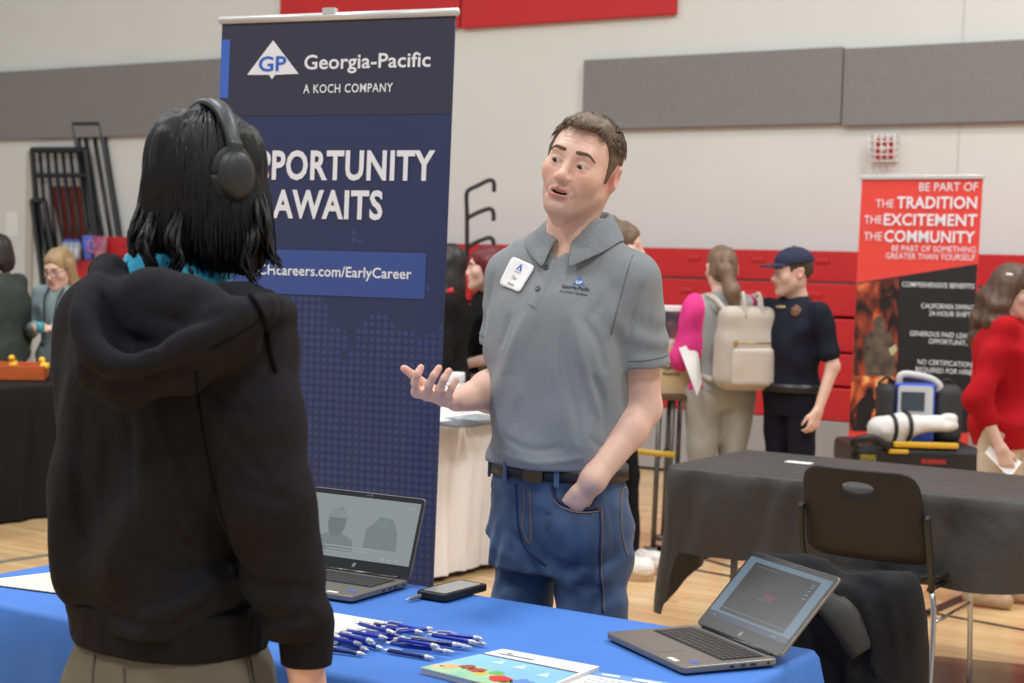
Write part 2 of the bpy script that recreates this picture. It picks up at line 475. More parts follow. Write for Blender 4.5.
wall_panel('wall_pad', 'red wall panel at the top edge, directly above the navy banner', 'wall panel', 281, 461, -60, 27, 455, RP_)
wall_panel('wall_pad', 'red wall panel at the top edge, right of the navy banner', 'wall panel', 463, 677, -70, 28, 467, RP_)
# fire alarm strobe in a wire cage
p = wall_pt(886, 149, WOFF); s_ = 1600/p.y
t = thing('alarm_strobe', 'small white and red fire alarm strobe under the grey wall panel', 'alarm', p)
M = frame(p, D, (0, 0, 1)); wm = mat('white_plastic', (232, 230, 226), .4); rm = mat('alarm_red', (196, 50, 52), .4)
hw = 13/s_
q = MB(M); q.box((-hw, -hw, 0), (hw, hw, .02)); q.build('back_plate', wm, t, bevel=.004, smooth=False)
q = MB(M); q.box((-hw*.68, -hw*.75, .02), (hw*.68, hw*.75, .06)); q.build('alarm_body', rm, t, bevel=.006, smooth=False)
q = MB(M); q.box((-hw*.25, -hw*.25, .06), (hw*.2, hw*.2, .075)); q.build('strobe_lens', wm, t, bevel=.004, smooth=False)
q = MB(M)
for k in range(5):
    u = -hw+2*hw*k/4
    q.tube([(u, -hw, .02), (u, -hw, .1), (u, hw, .1), (u, hw, .02)], .006, 6); q.tube([(-hw, u, .02), (-hw, u, .1), (hw, u, .1), (hw, u, .02)], .006, 6)
q.build('wire_cage', wm, t)
# paper notice on the wall, left edge
p = wall_pt(12, 224, WOFF); q = MB(frame(p, D, (0, 0, 1))); q.box((-.09, -.13, 0), (.09, .13, .004))
tag(q.build('paper_notice', mat('paper_white', (238, 237, 233), .7), smooth=False), 'white paper notice taped to the wall at the left edge', 'notice')
# ------------------------------------------------------------------ folded bleachers
BR = mat('bleacher_red', (192, 34, 38), .42, noise=(3, .06)); BG = mat('bleacher_skirt', (158, 156, 156), .6, noise=(3, .06)); BD = mat('bleacher_gap', (48, 44, 46), .7)
bl = thing('bleacher', 'folded red gym bleachers along the back wall', 'bleachers', FP)
def bframe(off=0): return frame(Vector((FP.x, FP.y, 0))+N*off, D, (0, 0, 1))     # x along, y up, z toward camera
rows = [(1.445, 1.665, .50), (1.20, 1.43, .40), (.95, 1.18, .30), (.715, .935, .2), (.475, .70, .1)]
XLL = (wall_pt(74, 262, .4)-FP).dot(D); xl = [(wall_pt(104, 240, .5)-FP).dot(D)]+[XLL]*4; XR = 7.2
for (z0, z1, off), x0 in zip(rows, xl):
    q = MB(bframe(off)); cuts = [x0]+[x for x in (-5.2, -2.6, -.35, 2.15, 4.6) if x > x0+.3]+[XR]
    for xa, xb in zip(cuts[:-1], cuts[1:]):
        q.box((xa+.004, z0, -.42), (xb-.004, z1, 0))
        n_ = int((xb-xa)/.46)
        for k in range(n_):
            u = xa+(xb-xa)*(k+.5)/n_; q.box((u-.055, z0+.13, 0), (u+.055, z0+.165, .012))
    q.build('bleacher_row', BR, bl, smooth=False, bevel=.012)
q = MB(bframe(.08))
q.box((XLL, .02, -.4), (XR, .47, 0)); q.build('skirt_panel', BG, bl, smooth=False, bevel=.006)
q = MB(bframe(.56)); q.box((XLL+.03, .0, -.4), (XR, 1.43, 0)); q.build('understructure', BD, bl, smooth=False)
# ------------------------------------------------------------------ aisle handrail
RAIL = mat('black_rail_paint', (26, 26, 28), .35)
hd = 12.6
t = thing('handrail', 'black curved aisle handrail rising above the red bleachers', 'handrail', Vector((P(467, 260, hd).x, hd, 1.40)))
q = MB(); q.tube(catmull([P(467, 262, hd), P(467, 215, hd), P(466.5, 196, hd), P(469, 190, hd), P(478, 185.5, hd), P(487, 181, hd), P(492, 180.5, hd), P(494, 184, hd), P(494, 192, hd)], 5), .017, 8); q.build('top_rail', RAIL, t)
for y0 in (218, 247):
    q = MB(); q.tube(catmull([P(467.5, y0, hd), P(477, y0-5, hd), P(486, y0-8.5, hd), P(491, y0-9, hd), P(493.5, y0-5, hd), P(493.5, y0+3, hd)], 5), .017, 8); q.build('lower_rail', RAIL, t)
# ------------------------------------------------------------------ guard rail panels leaning on the wall (left)
def rail_panel(label, q4, nbal, d_top, d_bot, mids=()):
    """q4 = image corners TL,TR,BR,BL"""
    tl, tr = [wall_pt(*c, WOFF-d_top) for c in q4[:2]]; br, bl_ = [wall_pt(*c, WOFF-d_bot) for c in q4[2:]]
    t = thing('guard_rail', label, 'railing', (bl_.x, bl_.y, bl_.z))
    q = MB()
    for a, b in ((tl, tr), (tr, br), (bl_, tl), (bl_, br)): q.tube([a, b], .032, 6)
    for mlev in mids: q.tube([tl.lerp(bl_, mlev), tr.lerp(br, mlev)], .026, 6)
    q.build('rail_frame', RAIL, t, smooth=False)
    for k in range(nbal):
        u = (k+1)/(nbal+1); q = MB(); q.tube([tl.lerp(tr, u), bl_.lerp(br, u)], .02, 6); q.build('baluster', RAIL, t)
rail_panel('tall black metal rail panel leaning on the wall behind the others', [(74, 124), (101, 124), (128, 292), (104, 292)], 2, .035, .05)
rail_panel('wide black metal guard rail with vertical bars leaning on the wall', [(32, 150), (86, 150), (104, 300), (44, 300)], 6, .09, .11, (.17,))
rail_panel('lower black guard rail panel leaning in front of the wide one', [(32, 201), (44, 201), (62, 305), (46, 305)], 1, .16, .18)
q = MB(); a, b, c, d = [wall_pt(x, y, WOFF-.012) for x, y in ((50, 186), (84, 186), (92, 262), (66, 262))]
bk = N*.009; q.add([a, b, c, d, a+bk, b+bk, c+bk, d+bk], [(0, 3, 2, 1), (4, 5, 6, 7), (0, 1, 5, 4), (1, 2, 6, 5), (2, 3, 7, 6), (3, 0, 4, 7)])
tag(q.build('red_board', mat('rust_red_board', (128, 50, 40), .6), smooth=False), 'rust red board seen through the leaning black rails', 'board')
# bottles on the ledge of the bleachers, left end
def ledge(px, z=1.43, off=.44): 
    p = onplane(px, 250, FP+N*off, N); return Vector((p.x, p.y, z))
bt = mat('blue_tumbler', (92, 112, 214), .35); 
p = ledge(90); t = thing('tumbler', 'blue insulated tumbler on the left end of the bleachers', 'tumbler', p)
MB(Matrix.Translation(p)).lathe([(.052, 0), (.054, .05), (.07, .11), (.074, .215)], 20).build('cup_body', bt, t)
MB(Matrix.Translation(p)).lathe([(.076, .212), (.076, .235), (.05, .24)], 20).build('lid', bt, t)
p = ledge(100); t = thing('tumbler', 'magenta handled tumbler beside the blue one on the bleachers', 'tumbler', p)
mg = mat('magenta_tumbler', (150, 44, 98), .35, rgb2=(222, 186, 194), noise=(6, 1))
MB(Matrix.Translation(p)).lathe([(.045, 0), (.05, .05), (.066, .1), (.07, .225), (.05, .24)], 20).build('cup_body', mg, t)
q = MB(Matrix.Translation(p)); q.tube(catmull([(-.06, 0, .2), (-.11, 0, .18), (-.11, 0, .1), (-.06, 0, .08)], 4), .012, 8); q.build('handle', mg, t)
wtr = mat('clear_bottle', (200, 208, 216), .15, rgb2=(120, 135, 150), noise=(14, .4)); cp = mat('blue_cap', (70, 90, 200), .4)
for k, (px, dz) in enumerate(((65, 0), (69.5, 0), (74, 0), (78.5, 0), (67, -.08), (72, -.08), (77, -.08))):
    p = ledge(px, 1.43, .44 if dz == 0 else .40+dz); 
    t = thing('water_bottle', 'clear plastic water bottle in the pack left of the blue tumbler', 'bottle', p, 0, 'water bottles on the bleachers')
    MB(Matrix.Translation(p)).lathe([(.03, 0), (.034, .02), (.03, .07), (.034, .12), (.03, .15), (.013, .18)], 12).build('bottle_body', wtr, t)
    MB(Matrix.Translation(p)).lathe([(.015, .178), (.015, .2)], 12).build('cap', cp, t)
p = ledge(108, 1.43, .42); q = MB(frame(p, D, (0, 0, 1))); 
q.box((-.08, 0, -.05), (.1, .06, .05)); tag(q.build('snack_box', mat('black_box', (40, 34, 34), .5, rgb2=(150, 130, 100), noise=(30, 1)), smooth=False, bevel=.006), 'small dark box on the bleacher ledge beside the magenta tumbler', 'box')
# ------------------------------------------------------------------ NAVY roll-up banner
bd = 5.0
TL, TR = P(222.5, 23, 5.17), P(456, 12, 4.86)
ub = (TR-TL); ub.z = 0; ub = ub.normalized()
dn = (P(430.5, 600, 4.885)-TR); 
vb = Vector((ub.x*.01, ub.y*.01, 1)).normalized()
Wb = (TR-TL).length; zt = (TL.z+TR.z)/2
Hb = zt-.08
# banner leans a little: its foot sits to the left of its top
sh = .030
MBan = Matrix.Identity(4); nb_ = ub.cross(Vector((0, 0, 1)))
org = Vector((TL.x, TL.y, 0))
for i in range(3):
    MBan[i][0] = ub[i]; MBan[i][1] = (Vector((0, 0, 1))+ub*sh*.5)[i]; MBan[i][2] = nb_[i]; MBan[i][3] = (org-ub*sh*.5*zt)[i]
iMB = MBan.inverted()
def bpt(px, py):
    p = onplane(px, py, MBan.translation, nb_); return iMB @ p
NAVY = None
def navy_mat():
    m = bpy.data.materials.new('navy_banner_print'); m.use_nodes = True; nt = m.node_tree; L = nt.links; b = nt.nodes['Principled BSDF']
    tc = nt.nodes.new('ShaderNodeTexCoord'); sp = nt.nodes.new('ShaderNodeSeparateXYZ'); L.new(tc.outputs['Object'], sp.inputs['Vector'])
    def math_(op, a, b_=None, c=None):
        n = nt.nodes.new('ShaderNodeMath'); n.operation = op
        for i, x in enumerate((a, b_, c)):
            if x is None: continue
            if isinstance(x, (int, float)): n.inputs[i].default_value = x
            else: L.new(x, n.inputs[i])
        return n.outputs[0]
    # u along banner, v height
    u = math_('ADD', math_('MULTIPLY', sp.outputs[0], ub.x), math_('MULTIPLY', sp.outputs[1], ub.y)); v = sp.outputs[2]
    pt_ = .0235
    fu = math_('SUBTRACT', math_('FRACT', math_('DIVIDE', u, pt_)), .5); fv = math_('SUBTRACT', math_('FRACT', math_('DIVIDE', v, pt_)), .5)
    r = math_('SQRT', math_('ADD', math_('MULTIPLY', fu, fu), math_('MULTIPLY', fv, fv)))
    dot = math_('LESS_THAN', r, .34)
    # continents: noise decides where dots show
    cb = nt.nodes.new('ShaderNodeCombineXYZ'); L.new(math_('FLOOR', math_('DIVIDE', u, pt_)), cb.inputs[0]); L.new(math_('FLOOR', math_('DIVIDE', v, pt_)), cb.inputs[2])
    n = nt.nodes.new('ShaderNodeTexNoise'); n.inputs['Scale'].default_value = .13; n.inputs['Detail'].default_value = 2; L.new(cb.outputs[0], n.inputs['Vector'])
    hgt = math_('MULTIPLY', math_('SUBTRACT', 1.42, v), 1.1)
    on = math_('GREATER_THAN', math_('ADD', n.outputs['Fac'], hgt), .56)
    dots = math_('MULTIPLY', dot, on)
    mx = nt.nodes.new('ShaderNodeMix'); mx.data_type = 'RGBA'; mx.inputs['A'].default_value = (*lin((44, 52, 90)), 1); mx.inputs['B'].default_value = (*lin((56, 67, 116)), 1)
    L.new(dots, mx.inputs['Factor'])
    # upper field slightly bluer
    L.new(mx.outputs['Result'], b.inputs['Base Color']); b.inputs['Roughness'].default_value = .55
    return m
t = thing('banner_stand', 'tall navy roll-up banner with white lettering behind the table', 'banner', org+ub*Wb/2)
q = MB(MBan); q.grid(lambda i, j: (i*Wb, .1+(zt-.1)*j, 0), 8, 12)
q.build('banner_sheet', navy_mat(), t, smooth=True, solid=.004)
q = MB(MBan); ht = bpt(340, 115).y; q.add([(.001, ht, .0035), (Wb-.001, ht, .0035), (Wb-.001, zt, .0035), (.001, zt, .0035)], [(0, 1, 2, 3)]); q.build('header_panel', mat('banner_header', (52, 52, 70), .55), t, smooth=False)
q = MB(MBan); a, b = bpt(222.6, 40), bpt(229, 98); q.add([(.001, b.y, .0045), (b.x, b.y, .0045), (b.x, a.y, .0045), (.001, a.y, .0045)], [(0, 1, 2, 3)]); q.build('blue_tab', mat('tab_blue', (62, 104, 196), .55), t, smooth=False)
q = MB(MBan); a, b = bpt(240, 250), bpt(425, 300); y1 = bpt(340, 251).y; y0 = bpt(340, 296).y
q.add([(.03, y0, .0045), (b.x, y0, .0045), (b.x, y1, .0045), (.03, y1, .0045)], [(0, 1, 2, 3)]); q.build('web_address_strip', mat('strip_blue', (58, 82, 148), .55), t, smooth=False)
WT = mat('banner_white', (236, 236, 240), .5); GPB = mat('logo_blue', (46, 100, 196), .5)
q = MB(MBan); q.tube([(-.008, zt+.004, 0), (Wb+.008, zt+.004, 0)], .0125, 10); q.box((-.004, zt-.008, -.01), (Wb+.004, zt+.01, .01)); q.build('top_bar', mat('silver_bar', (206, 205, 202), .35, metal=.3), t)
q = MB(MBan); q.box((Wb*.45, zt+.01, -.012), (Wb*.5, zt+.03, .012)); q.build('hanger_clip', mat('silver_bar', (206, 205, 202), .35), t, smooth=False)
q = MB(MBan); q.box((-.02, 0, -.09), (Wb+.02, .1, .09)); q.build('base_case', mat('silver_bar', (206, 205, 202), .35), t, smooth=False, bevel=.02)
q = MB(MBan); q.tube([(Wb*.5, .1, -.03), (Wb*.5, zt, -.012)], .012, 8); q.build('support_pole', mat('silver_bar', (206, 205, 202), .35), t)
def btext(body, x0, y0, x1, y1, hpx, bold, sp=1.0, name='lettering', mi=WT, lift=.0056, x0_=None):
    a, b = bpt(x0, y0), bpt(x1, y1); pm = (MBan @ a); wpx = pm.y/1600
    q = MB(); ang = math.atan2(b.y-a.y, b.x-a.x)
    M = MBan @ Matrix.Translation((a.x, a.y, 0)) @ Matrix.Rotation(ang*0, 4, 'Z')
    text_on(q, M, body, 0, 0, b.x-a.x, hpx*wpx, bold, sp, lift=lift)
    return q.build(name, mi, t, smooth=False)
btext('Georgia-Pacific', 305, 69.5, 431, 70, 13.6, .016, 1.02)
btext('A KOCH COMPANY', 304, 93.3, 393.5, 93.5, 8.2, .012, 1.1)
btext('OPPORTUNITY', 234.5, 178.5, 435, 180, 26.5, .029, 1.06)
btext('AWAITS', 273, 217, 383, 219.5, 26, .030, 1.06)
btext('KOCHcareers.com/EarlyCareer', 241, 273.5, 412, 281, 9.6, .016, 1.03)
a, b, c = bpt(248, 75), bpt(299.5, 74), bpt(274, 40.5)
q = MB(MBan); d1, d2, d3 = bpt(270, 75), bpt(272.8, 79.5), bpt(276, 75)
q.add([(p.x, p.y, .0055) for p in (a, d1, d2, d3, b, c)], [(0, 1, 2, 3, 4, 5)]); q.build('logo_triangle', WT, t, smooth=False)
btext('GP', 259.5, 71.5, 287, 71.5, 14, .02, name='logo_letters', mi=GPB, lift=.0066)
# ------------------------------------------------------------------ RED roll-up banner
rd = 9.6
TL, TR = P(862, 177, 9.85), P(983, 178.5, 9.45)
ur = TR-TL; ur.z = 0; ur = ur.normalized(); Wr = (TR-TL).length; zr = (TL.z+TR.z)/2; nr = ur.cross(Vector((0, 0, 1)))
MR = Matrix.Identity(4); shr = .03
for i in range(3):
    MR[i][0] = ur[i]; MR[i][1] = (Vector((0, 0, 1))+ur*shr*.5)[i]; MR[i][2] = nr[i]; MR[i][3] = (Vector((TL.x, TL.y, 0))-ur*shr*.5*zr)[i]
iMR = MR.inverted()
def rpt(px, py): return iMR @ onplane(px, py, MR.translation, nr)
t = thing('banner_stand', 'red and black roll-up recruiting banner by the bleachers', 'banner', Vector((TL.x, TL.y, 0))+ur*Wr/2)
RB = mat('banner_red', (232, 70, 58), .5); BK = mat('banner_black', (34, 31, 33), .5)
q = MB(MR); q.box((0, .08, -.003), (Wr, zr, 0)); q.build('banner_sheet', RB, t, smooth=False)
def rpoly(name, pts, m, lift):
    ps = [rpt(*p) for p in pts]; q = MB(MR); q.add([(min(max(p.x, .003), Wr-.003), p.y, lift) for p in ps], [tuple(range(len(ps)))]); return q.build(name, m, t, smooth=False)
rpoly('black_panel', [(857, 283), (849, 430), (860, 432), (980, 434), (976, 300), (980, 264)][::1], BK, .002)
def fire_mat(nm, seed, lo, hi):
    m = bpy.data.materials.new(nm); m.use_nodes = True; nt = m.node_tree; L = nt.links; b = nt.nodes['Principled BSDF']
    tc = nt.nodes.new('ShaderNodeTexCoord'); mp = nt.nodes.new('ShaderNodeMapping'); mp.inputs['Location'].default_value = (seed, seed, 0); mp.inputs['Scale'].default_value = (1, 1, .6)
    L.new(tc.outputs['Object'], mp.inputs['Vector'])
    n = nt.nodes.new('ShaderNodeTexNoise'); n.inputs['Scale'].default_value = 9; n.inputs['Detail'].default_value = 5; n.inputs['Distortion'].default_value = .7; L.new(mp.outputs['Vector'], n.inputs['Vector'])
    rp = nt.nodes.new('ShaderNodeValToRGB'); e = rp.color_ramp.elements
    e[0].position = lo; e[0].color = (*lin((24, 14, 14)), 1); e[1].position = hi; e[1].color = (*lin((255, 190, 110)), 1)
    x = e.new((lo*.6+hi*.4)); x.color = (*lin((150, 60, 36)), 1); x = e.new(lo*.25+hi*.75); x.color = (*lin((226, 110, 60)), 1)
    L.new(n.outputs['Fac'], rp.inputs['Fac']); L.new(rp.outputs['Color'], b.inputs['Base Color']); b.inputs['Roughness'].default_value = .5
    return m
rpoly('fire_photo', [(857.5, 284), (850, 380), (897, 380), (899, 278)], fire_mat('fire_print', 3, .38, .74), .004)
rpoly('fire_photo', [(851, 376), (849, 431), (886, 431), (888, 376)], fire_mat('flame_print', 9, .36, .64), .0045)
# printed firefighters as flat shapes in the prints
SIL = mat('print_dark', (26, 22, 24), .5); YL = mat('print_reflective', (196, 186, 140), .5); GRN = mat('print_gear', (58, 50, 46), .5, noise=(14, .5), rgb2=(110, 92, 74))
rpoly('printed_figure', [(866, 376), (864, 345), (868, 333), (874, 330), (874, 322), (876, 317), (881, 316), (885, 320), (885, 329), (891, 333), (896, 345), (895, 376)], GRN, .0055)
rpoly('printed_stripe', [(889, 349), (896, 344), (898, 350), (892, 356)], YL, .0065)
rpoly('printed_figure', [(856, 431), (857, 405), (862, 398), (866, 396), (866, 390), (870, 387), (874, 391), (873, 397), (877, 402), (878, 408), (872, 409), (871, 431)], SIL, .006)
rpoly('lower_red_panel', [(848, 430), (846.5, 462), (980, 462), (980, 434)], RB, .0035)
def rtext(body, x0, y0, x1, y1, hpx, bold, sp=1.0):
    a, b = rpt(x0, y0), rpt(x1, y1); wpx = 9.65/1600; q = MB()
    text_on(q, MR @ Matrix.Translation((a.x, a.y, 0)), body, 0, 0, b.x-a.x, hpx*wpx, bold, sp, lift=.007); q.build('lettering', WT, t, smooth=False)
rtext('BE PART OF', 919.5, 191, 978, 192, 8, .0)
rtext('THE', 876, 207.5, 894, 207.5, 8, .0); rtext('TRADITION', 897, 208, 977, 209, 11, .02, 1.04)
rtext('THE', 864.5, 223.5, 882, 224, 8, .0); rtext('EXCITEMENT', 884, 225, 977, 226.5, 11, .02, 1.04)
rtext('THE', 864, 240, 882, 240.5, 8, .0); rtext('COMMUNITY', 884.5, 241.5, 975, 243, 11, .02, 1.04)
rtext('BE PART OF SOMETHING', 892, 251, 976, 254, 5.8, .0); rtext('GREATER THAN YOURSELF', 886, 258.5, 975, 261.5, 5.8, .0)
rtext('COMPREHENSIVE BENEFITS', 902.5, 286.5, 974.5, 289, 4.8, .004)
rtext('CALIFORNIA SWING', 921.5, 308, 974, 311, 4.8, .004); rtext('24-HOUR SHIFTS', 929.5, 315.5, 974, 317.5, 4.8, .004)
rtext('GENEROUS PAID LEAVE', 910, 335.5, 973, 338.5, 4.8, .004); rtext('OPPORTUNITIES', 929, 343.5, 973, 345.5, 4.8, .004)
rtext('NO CERTIFICATION', 918, 364, 972, 367, 4.8, .004); rtext('REQUIRED FOR HIRE', 916, 371.5, 972, 374.5, 4.8, .004)
q = MB(MR); q.box((-.01, zr-.01, -.012), (Wr+.01, zr+.016, .012)); q.build('top_bar', mat('silver_bar', (206, 205, 202), .35), t, smooth=False, bevel=.004)
q = MB(MR); q.box((-.02, 0, -.1), (Wr+.02, .08, .1)); q.build('base_case', mat('silver_bar', (206, 205, 202), .35), t, smooth=False, bevel=.02)
# ------------------------------------------------------------------ people: shared parts
SKIN_ATTR = mat('skin', (255, 255, 255), .48, noise=(55, .05), bump=(260, .12, .001), attr='tone', spec=.4)
EYEW = mat('eye_white', (206, 198, 192), .25); IRIS = mat('iris_brown', (74, 56, 44), .2); PUP = mat('pupil', (14, 12, 12), .15)
def head_field(mouth=.0035, fem=0.0):
    F = Fd(); g = 1-.06*fem
    F.u(ell((0, .012, .034), (.075, .095, .086)), 0)
    F.u(ell((0, -.018, -.02), (.065*g, .072, .088)), .03)
    for s in (-1, 1):
        F.u(cap((s*.048*g, .000, -.056), (s*.020*g, -.060, -.098), .019, .016), .035)
        F.u(ell((s*.041, -.054, -.022), (.026, .028, .027)), .022)
    F.u(ell((0, -.077, -.1005), (.021*g, .016, .0165)), .024)
    F.u(ell((0, -.066, -.060), (.033, .028, .034)), .025)
    F.u(cap((-.034, -.075, .026), (.034, -.075, .026), .013-.003*fem), .02)
    for s in (-1, 1):
        F.s(ell((s*.031, -.101, .002), (.020, .020, .0125)), .016)
        F.u(sph((s*.031, -.0735, .002), .0150), .006)
    F.u(cap((0, -.082, .016), (0, -.106, -.027), .0072, .0092), .013)
    F.u(sph((0, -.1075, -.0305), .0102), .010)
    for s in (-1, 1):
        F.u(ell((s*.0125, -.0955, -.034), (.0085, .011, .0085)), .007)
        F.s(ell((s*.0062, -.105, -.0425), (.0038, .005, .004)), .003)
    for s in (-1, 1): F.s(cap((s*.0200, -.0985, -.040), (s*.0335, -.081, -.072), .0022, .0018), .012)
    # lips
    for s in (-1, 1):
        F.u(cap((s*.0245, -.0825, -.0625), (s*.006, -.0945, -.0585), .0040, .0062), .005)
        F.u(cap((s*.0230, -.0825, -.0660), (s*.005, -.0935, -.0715-mouth*.5), .0045, .0068), .006)
    F.s(ell((0, -.098, -.0652-mouth*.2), (.0215, .022, .0010+mouth)), .003)
    F.s(cap((-.012, -.097, -.082-mouth), (.012, -.097, -.082-mouth), .004), .01)
    for s in (-1, 1):
        R = np.array(Matrix.Rotation(-.25, 3, 'X') @ Matrix.Rotation(s*.55, 3, 'Z'))
        F.u(ell((s*.081, .019, -.003), (.0095, .0200, .033), R), .008)
        F.s(ell((s*.0905, .011, .001), (.007, .0115, .019), R), .005)
        F.s(lambda p, s=s: np.maximum(np.abs(p[:, 2]-.0006)-.0046*(1-((p[:, 0]-s*.031)/.0140)**2), p[:, 1]+.0770)*.8, .0012)     # eye opening
    return F
HEAD_BB = ((-.11, -.135, -.14), (.11, .125, .14))
def c3(c): return np.array(lin(c))
def face_tone(v, skin, lips=(196, 118, 108), stubble=0.0, blush=.35, stub_c=(150, 128, 116)):
    """albedo of a face in head coordinates: lips, beard shadow, redder ears/nose/cheeks"""
    n = len(v); C = np.tile(c3(skin), (n, 1)); red = c3(tuple(np.array(skin)*np.array([1.0, .80, .76])))
    def mixc(w, c): 
        nonlocal C; w = np.clip(w, 0, 1)[:, None]; C = C*(1-w)+np.array(c)*w
    x, y, z = v[:, 0], v[:, 1], v[:, 2]; ax = np.abs(x)
    ball = lambda cx, cy, cz, r: np.exp(-(((ax-cx)**2+(y-cy)**2+(z-cz)**2)/r**2))
    mixc(blush*ball(.044, -.075, -.028, .022), red); mixc(blush*1.2*ball(0, -.112, -.03, .014), red); mixc(blush*1.7*ball(.082, .015, -.004, .03), red)
    mixc(blush*.8*ball(.031, -.085, -.012, .012), red)
    if stubble:
        w = np.clip((-.045-z)/.015, 0, 1)*np.clip((.02-y)/.03, 0, 1)*(1-np.clip((-.118-z)/.02, 0, 1))
        w = np.maximum(w, np.exp(-((z+.048)/.007)**2)*np.exp(-(x/.026)**4)*(y < -.075))
        mixc(stubble*w, c3(stub_c))
    lip = np.maximum(np.exp(-(((z+.0585)/.0055)**2))*(ax < .025), np.exp(-(((z+.0722)/.0062)**2))*(ax < .023))*(y < -.083)
    lip *= np.clip((.0265-ax)/.005, 0, 1)
    mixc(lip*.95, c3(lips))
    ins = (y > -.0865)*(y < -.06)*(ax < .020)*(np.abs(z+.066) < .007)
    mixc(ins*1.0, c3((70, 30, 28)))
    return C
def eye_obj(parent, M, s, gaze, name='eye'):
    """eyeball with iris and pupil as face materials; gaze in head coordinates"""
    c = Vector((s*.031, -.0735, .002)); g = Vector(gaze).normalized(); r = .0137
    Rm = Vector((0, 0, 1)).rotation_difference(g).to_matrix(); vs = []; fs = []; fm = []; n = 20
    angs = [0, .10, .2, .28, .38, .50, .7, 1.0, 1.4, 1.9, 2.5, PI]
    for a in angs:
        for k in range(n): vs.append(M @ (c+Rm @ Vector((r*math.sin(a)*math.cos(2*PI*k/n), r*math.sin(a)*math.sin(2*PI*k/n), r*math.cos(a)))))
    for i in range(len(angs)-1):
        for k in range(n):
            fs.append((i*n+k, (i+1)*n+k, (i+1)*n+(k+1) % n, i*n+(k+1) % n)); fm.append(2 if angs[i+1] <= .2 else (1 if angs[i+1] <= .50 else 0))
    return mesh_obj(name, vs, fs, [EYEW, IRIS, PUP], parent, world=False, fmat=fm)
def brows(parent, M, m, inner=.026, outer=.024, mid=.031, r=.0042, drop=0):
    for s in (-1, 1):
        q = MB(M); q.tube(catmull([(s*.013, -.0915, inner), (s*.026, -.0915, mid-.002), (s*.040, -.0865, mid-.002), (s*.056, -.072, outer)], 5), list(np.interp(np.linspace(0, 1, 16), [0, .25, .7, 1], [r*.9, r, r*.8, r*.25])), 8, flat=1.35 if False else 1.0, upv=(0, 0, 1))
        q.build('eyebrow', m, parent, world=False)
def locks(name, fn, n, m, parent, M=None, rad=.004, seg=12, seed=1):
    """hair locks: fn(rng) -> list of points (local), tapering tubes, one mesh"""
    rg = random.Random(seed); q = MB(M)
    for _ in range(n):
        pts = fn(rg)
        if not pts: continue
        k = len(pts); r0 = rad*rg.uniform(.7, 1.3)
        q.tube(pts, [r0*(.55+.45*math.sin(PI*min(1, i/(k-1)*1.4+.15)) if i < k-1 else .15) for i in range(k)], 5, cap=True)
    return q.build(name, m, parent, world=False)
def hand_chain(F, pts, r0, r1, k=.004):
    for i in range(len(pts)-1):
        t0 = i/(len(pts)-1); t1 = (i+1)/(len(pts)-1); F.u(cap(pts[i], pts[i+1], r0+(r1-r0)*t0, r0+(r1-r0)*t1), k if i else .010)
def hand(F, w, kdir, up, side, L=.185, curl=.35, thumb_out=.5, spread=1.0, sc=1.0):
    """five-fingered hand: w wrist, kdir fingers direction, up = back-of-hand normal, side = direction of the thumb side"""
    w, d, n, s = Vector(w), Vector(kdir).normalized(), Vector(up).normalized(), Vector(side).normalized()
    kn = []
    for i, (o, l) in enumerate(((.030, .088), (.010, .092), (-.011, .087), (-.030, .078))):
        k = w+(d*l+s*o)*sc; kn.append(k); F.u(cap(w+s*o*.55*sc, k, .0145*sc, .0115*sc), .018)
    for i, (fl, r) in enumerate(((.072, .0088), (.080, .009), (.074, .0086), (.058, .0078))):
        pts = [kn[i]]; a = curl*(.7+.12*i); dirv = d*math.cos(a*.5)-n*math.sin(a*.5)+s*(.12-.08*i)*spread
        ang = a*.5
        for q, f in enumerate((.45, .32, .25)):
            dirv = (d*math.cos(ang)-n*math.sin(ang)+s*(.10-.07*i)*spread).normalized(); pts.append(pts[-1]+dirv*fl*f*sc); ang += a*1.1
        hand_chain(F, pts, r*sc, r*.78*sc)
    t0 = w+(d*.022+s*.022-n*.006)*sc; t1 = w+(d*.052+s*(.036+.022*thumb_out)-n*.016)*sc; t2 = t1+(d*.030+s*.016*thumb_out-n*.008)*sc; t3 = t2+(d*.026+s*.004*thumb_out-n*.006)*sc
    F.u(cap(t0, t1, .0155*sc, .0115*sc), .014); hand_chain(F, [t1, t2, t3], .0105*sc, .008*sc)
def bbox(pts, pad):
    a = np.array(pts); return a.min(0)-pad, a.max(0)+pad
def creases(fld, paths, hitfn):
    """cloth folds: soft grooves (A > 0) and ridges (A < 0) along lines lying on the cloth"""
    cs = []
    for pts, A, w in paths:
        hs_ = [hitfn(*p) for p in catmull_px(pts)]; hs_ = [tuple(h) for h in hs_ if h is not None]
        if len(hs_) < 2: continue
        a = np.array(hs_); n = len(a); taper = np.sin(PI*np.clip((np.arange(n)+.6)/n, 0, 1))**.6
        cs.append((a, taper, A*1.45, w*.72))
    def disp(p):
        d = np.zeros(len(p))
        for a, tp, A, w in cs:
            lo, hi = a.min(0)-3*w, a.max(0)+3*w; m = ((p > lo) & (p < hi)).all(1)
            if not m.any(): continue
            q = p[m]; best = np.full(len(q), 9.); tb = np.zeros(len(q))
            for i in range(len(a)-1):
                ab = a[i+1]-a[i]; t = np.clip((q-a[i])@ab/max(ab@ab, 1e-9), 0, 1); r = np.linalg.norm(q-a[i]-t[:, None]*ab, axis=1)
                s_ = r < best; best[s_] = r[s_]; tb[s_] = (tp[i]*(1-t)+tp[i+1]*t)[s_]
            d[m] += A*tb*np.exp(-(best/w)**2)
        return d
    fld.d(disp)
    return fld
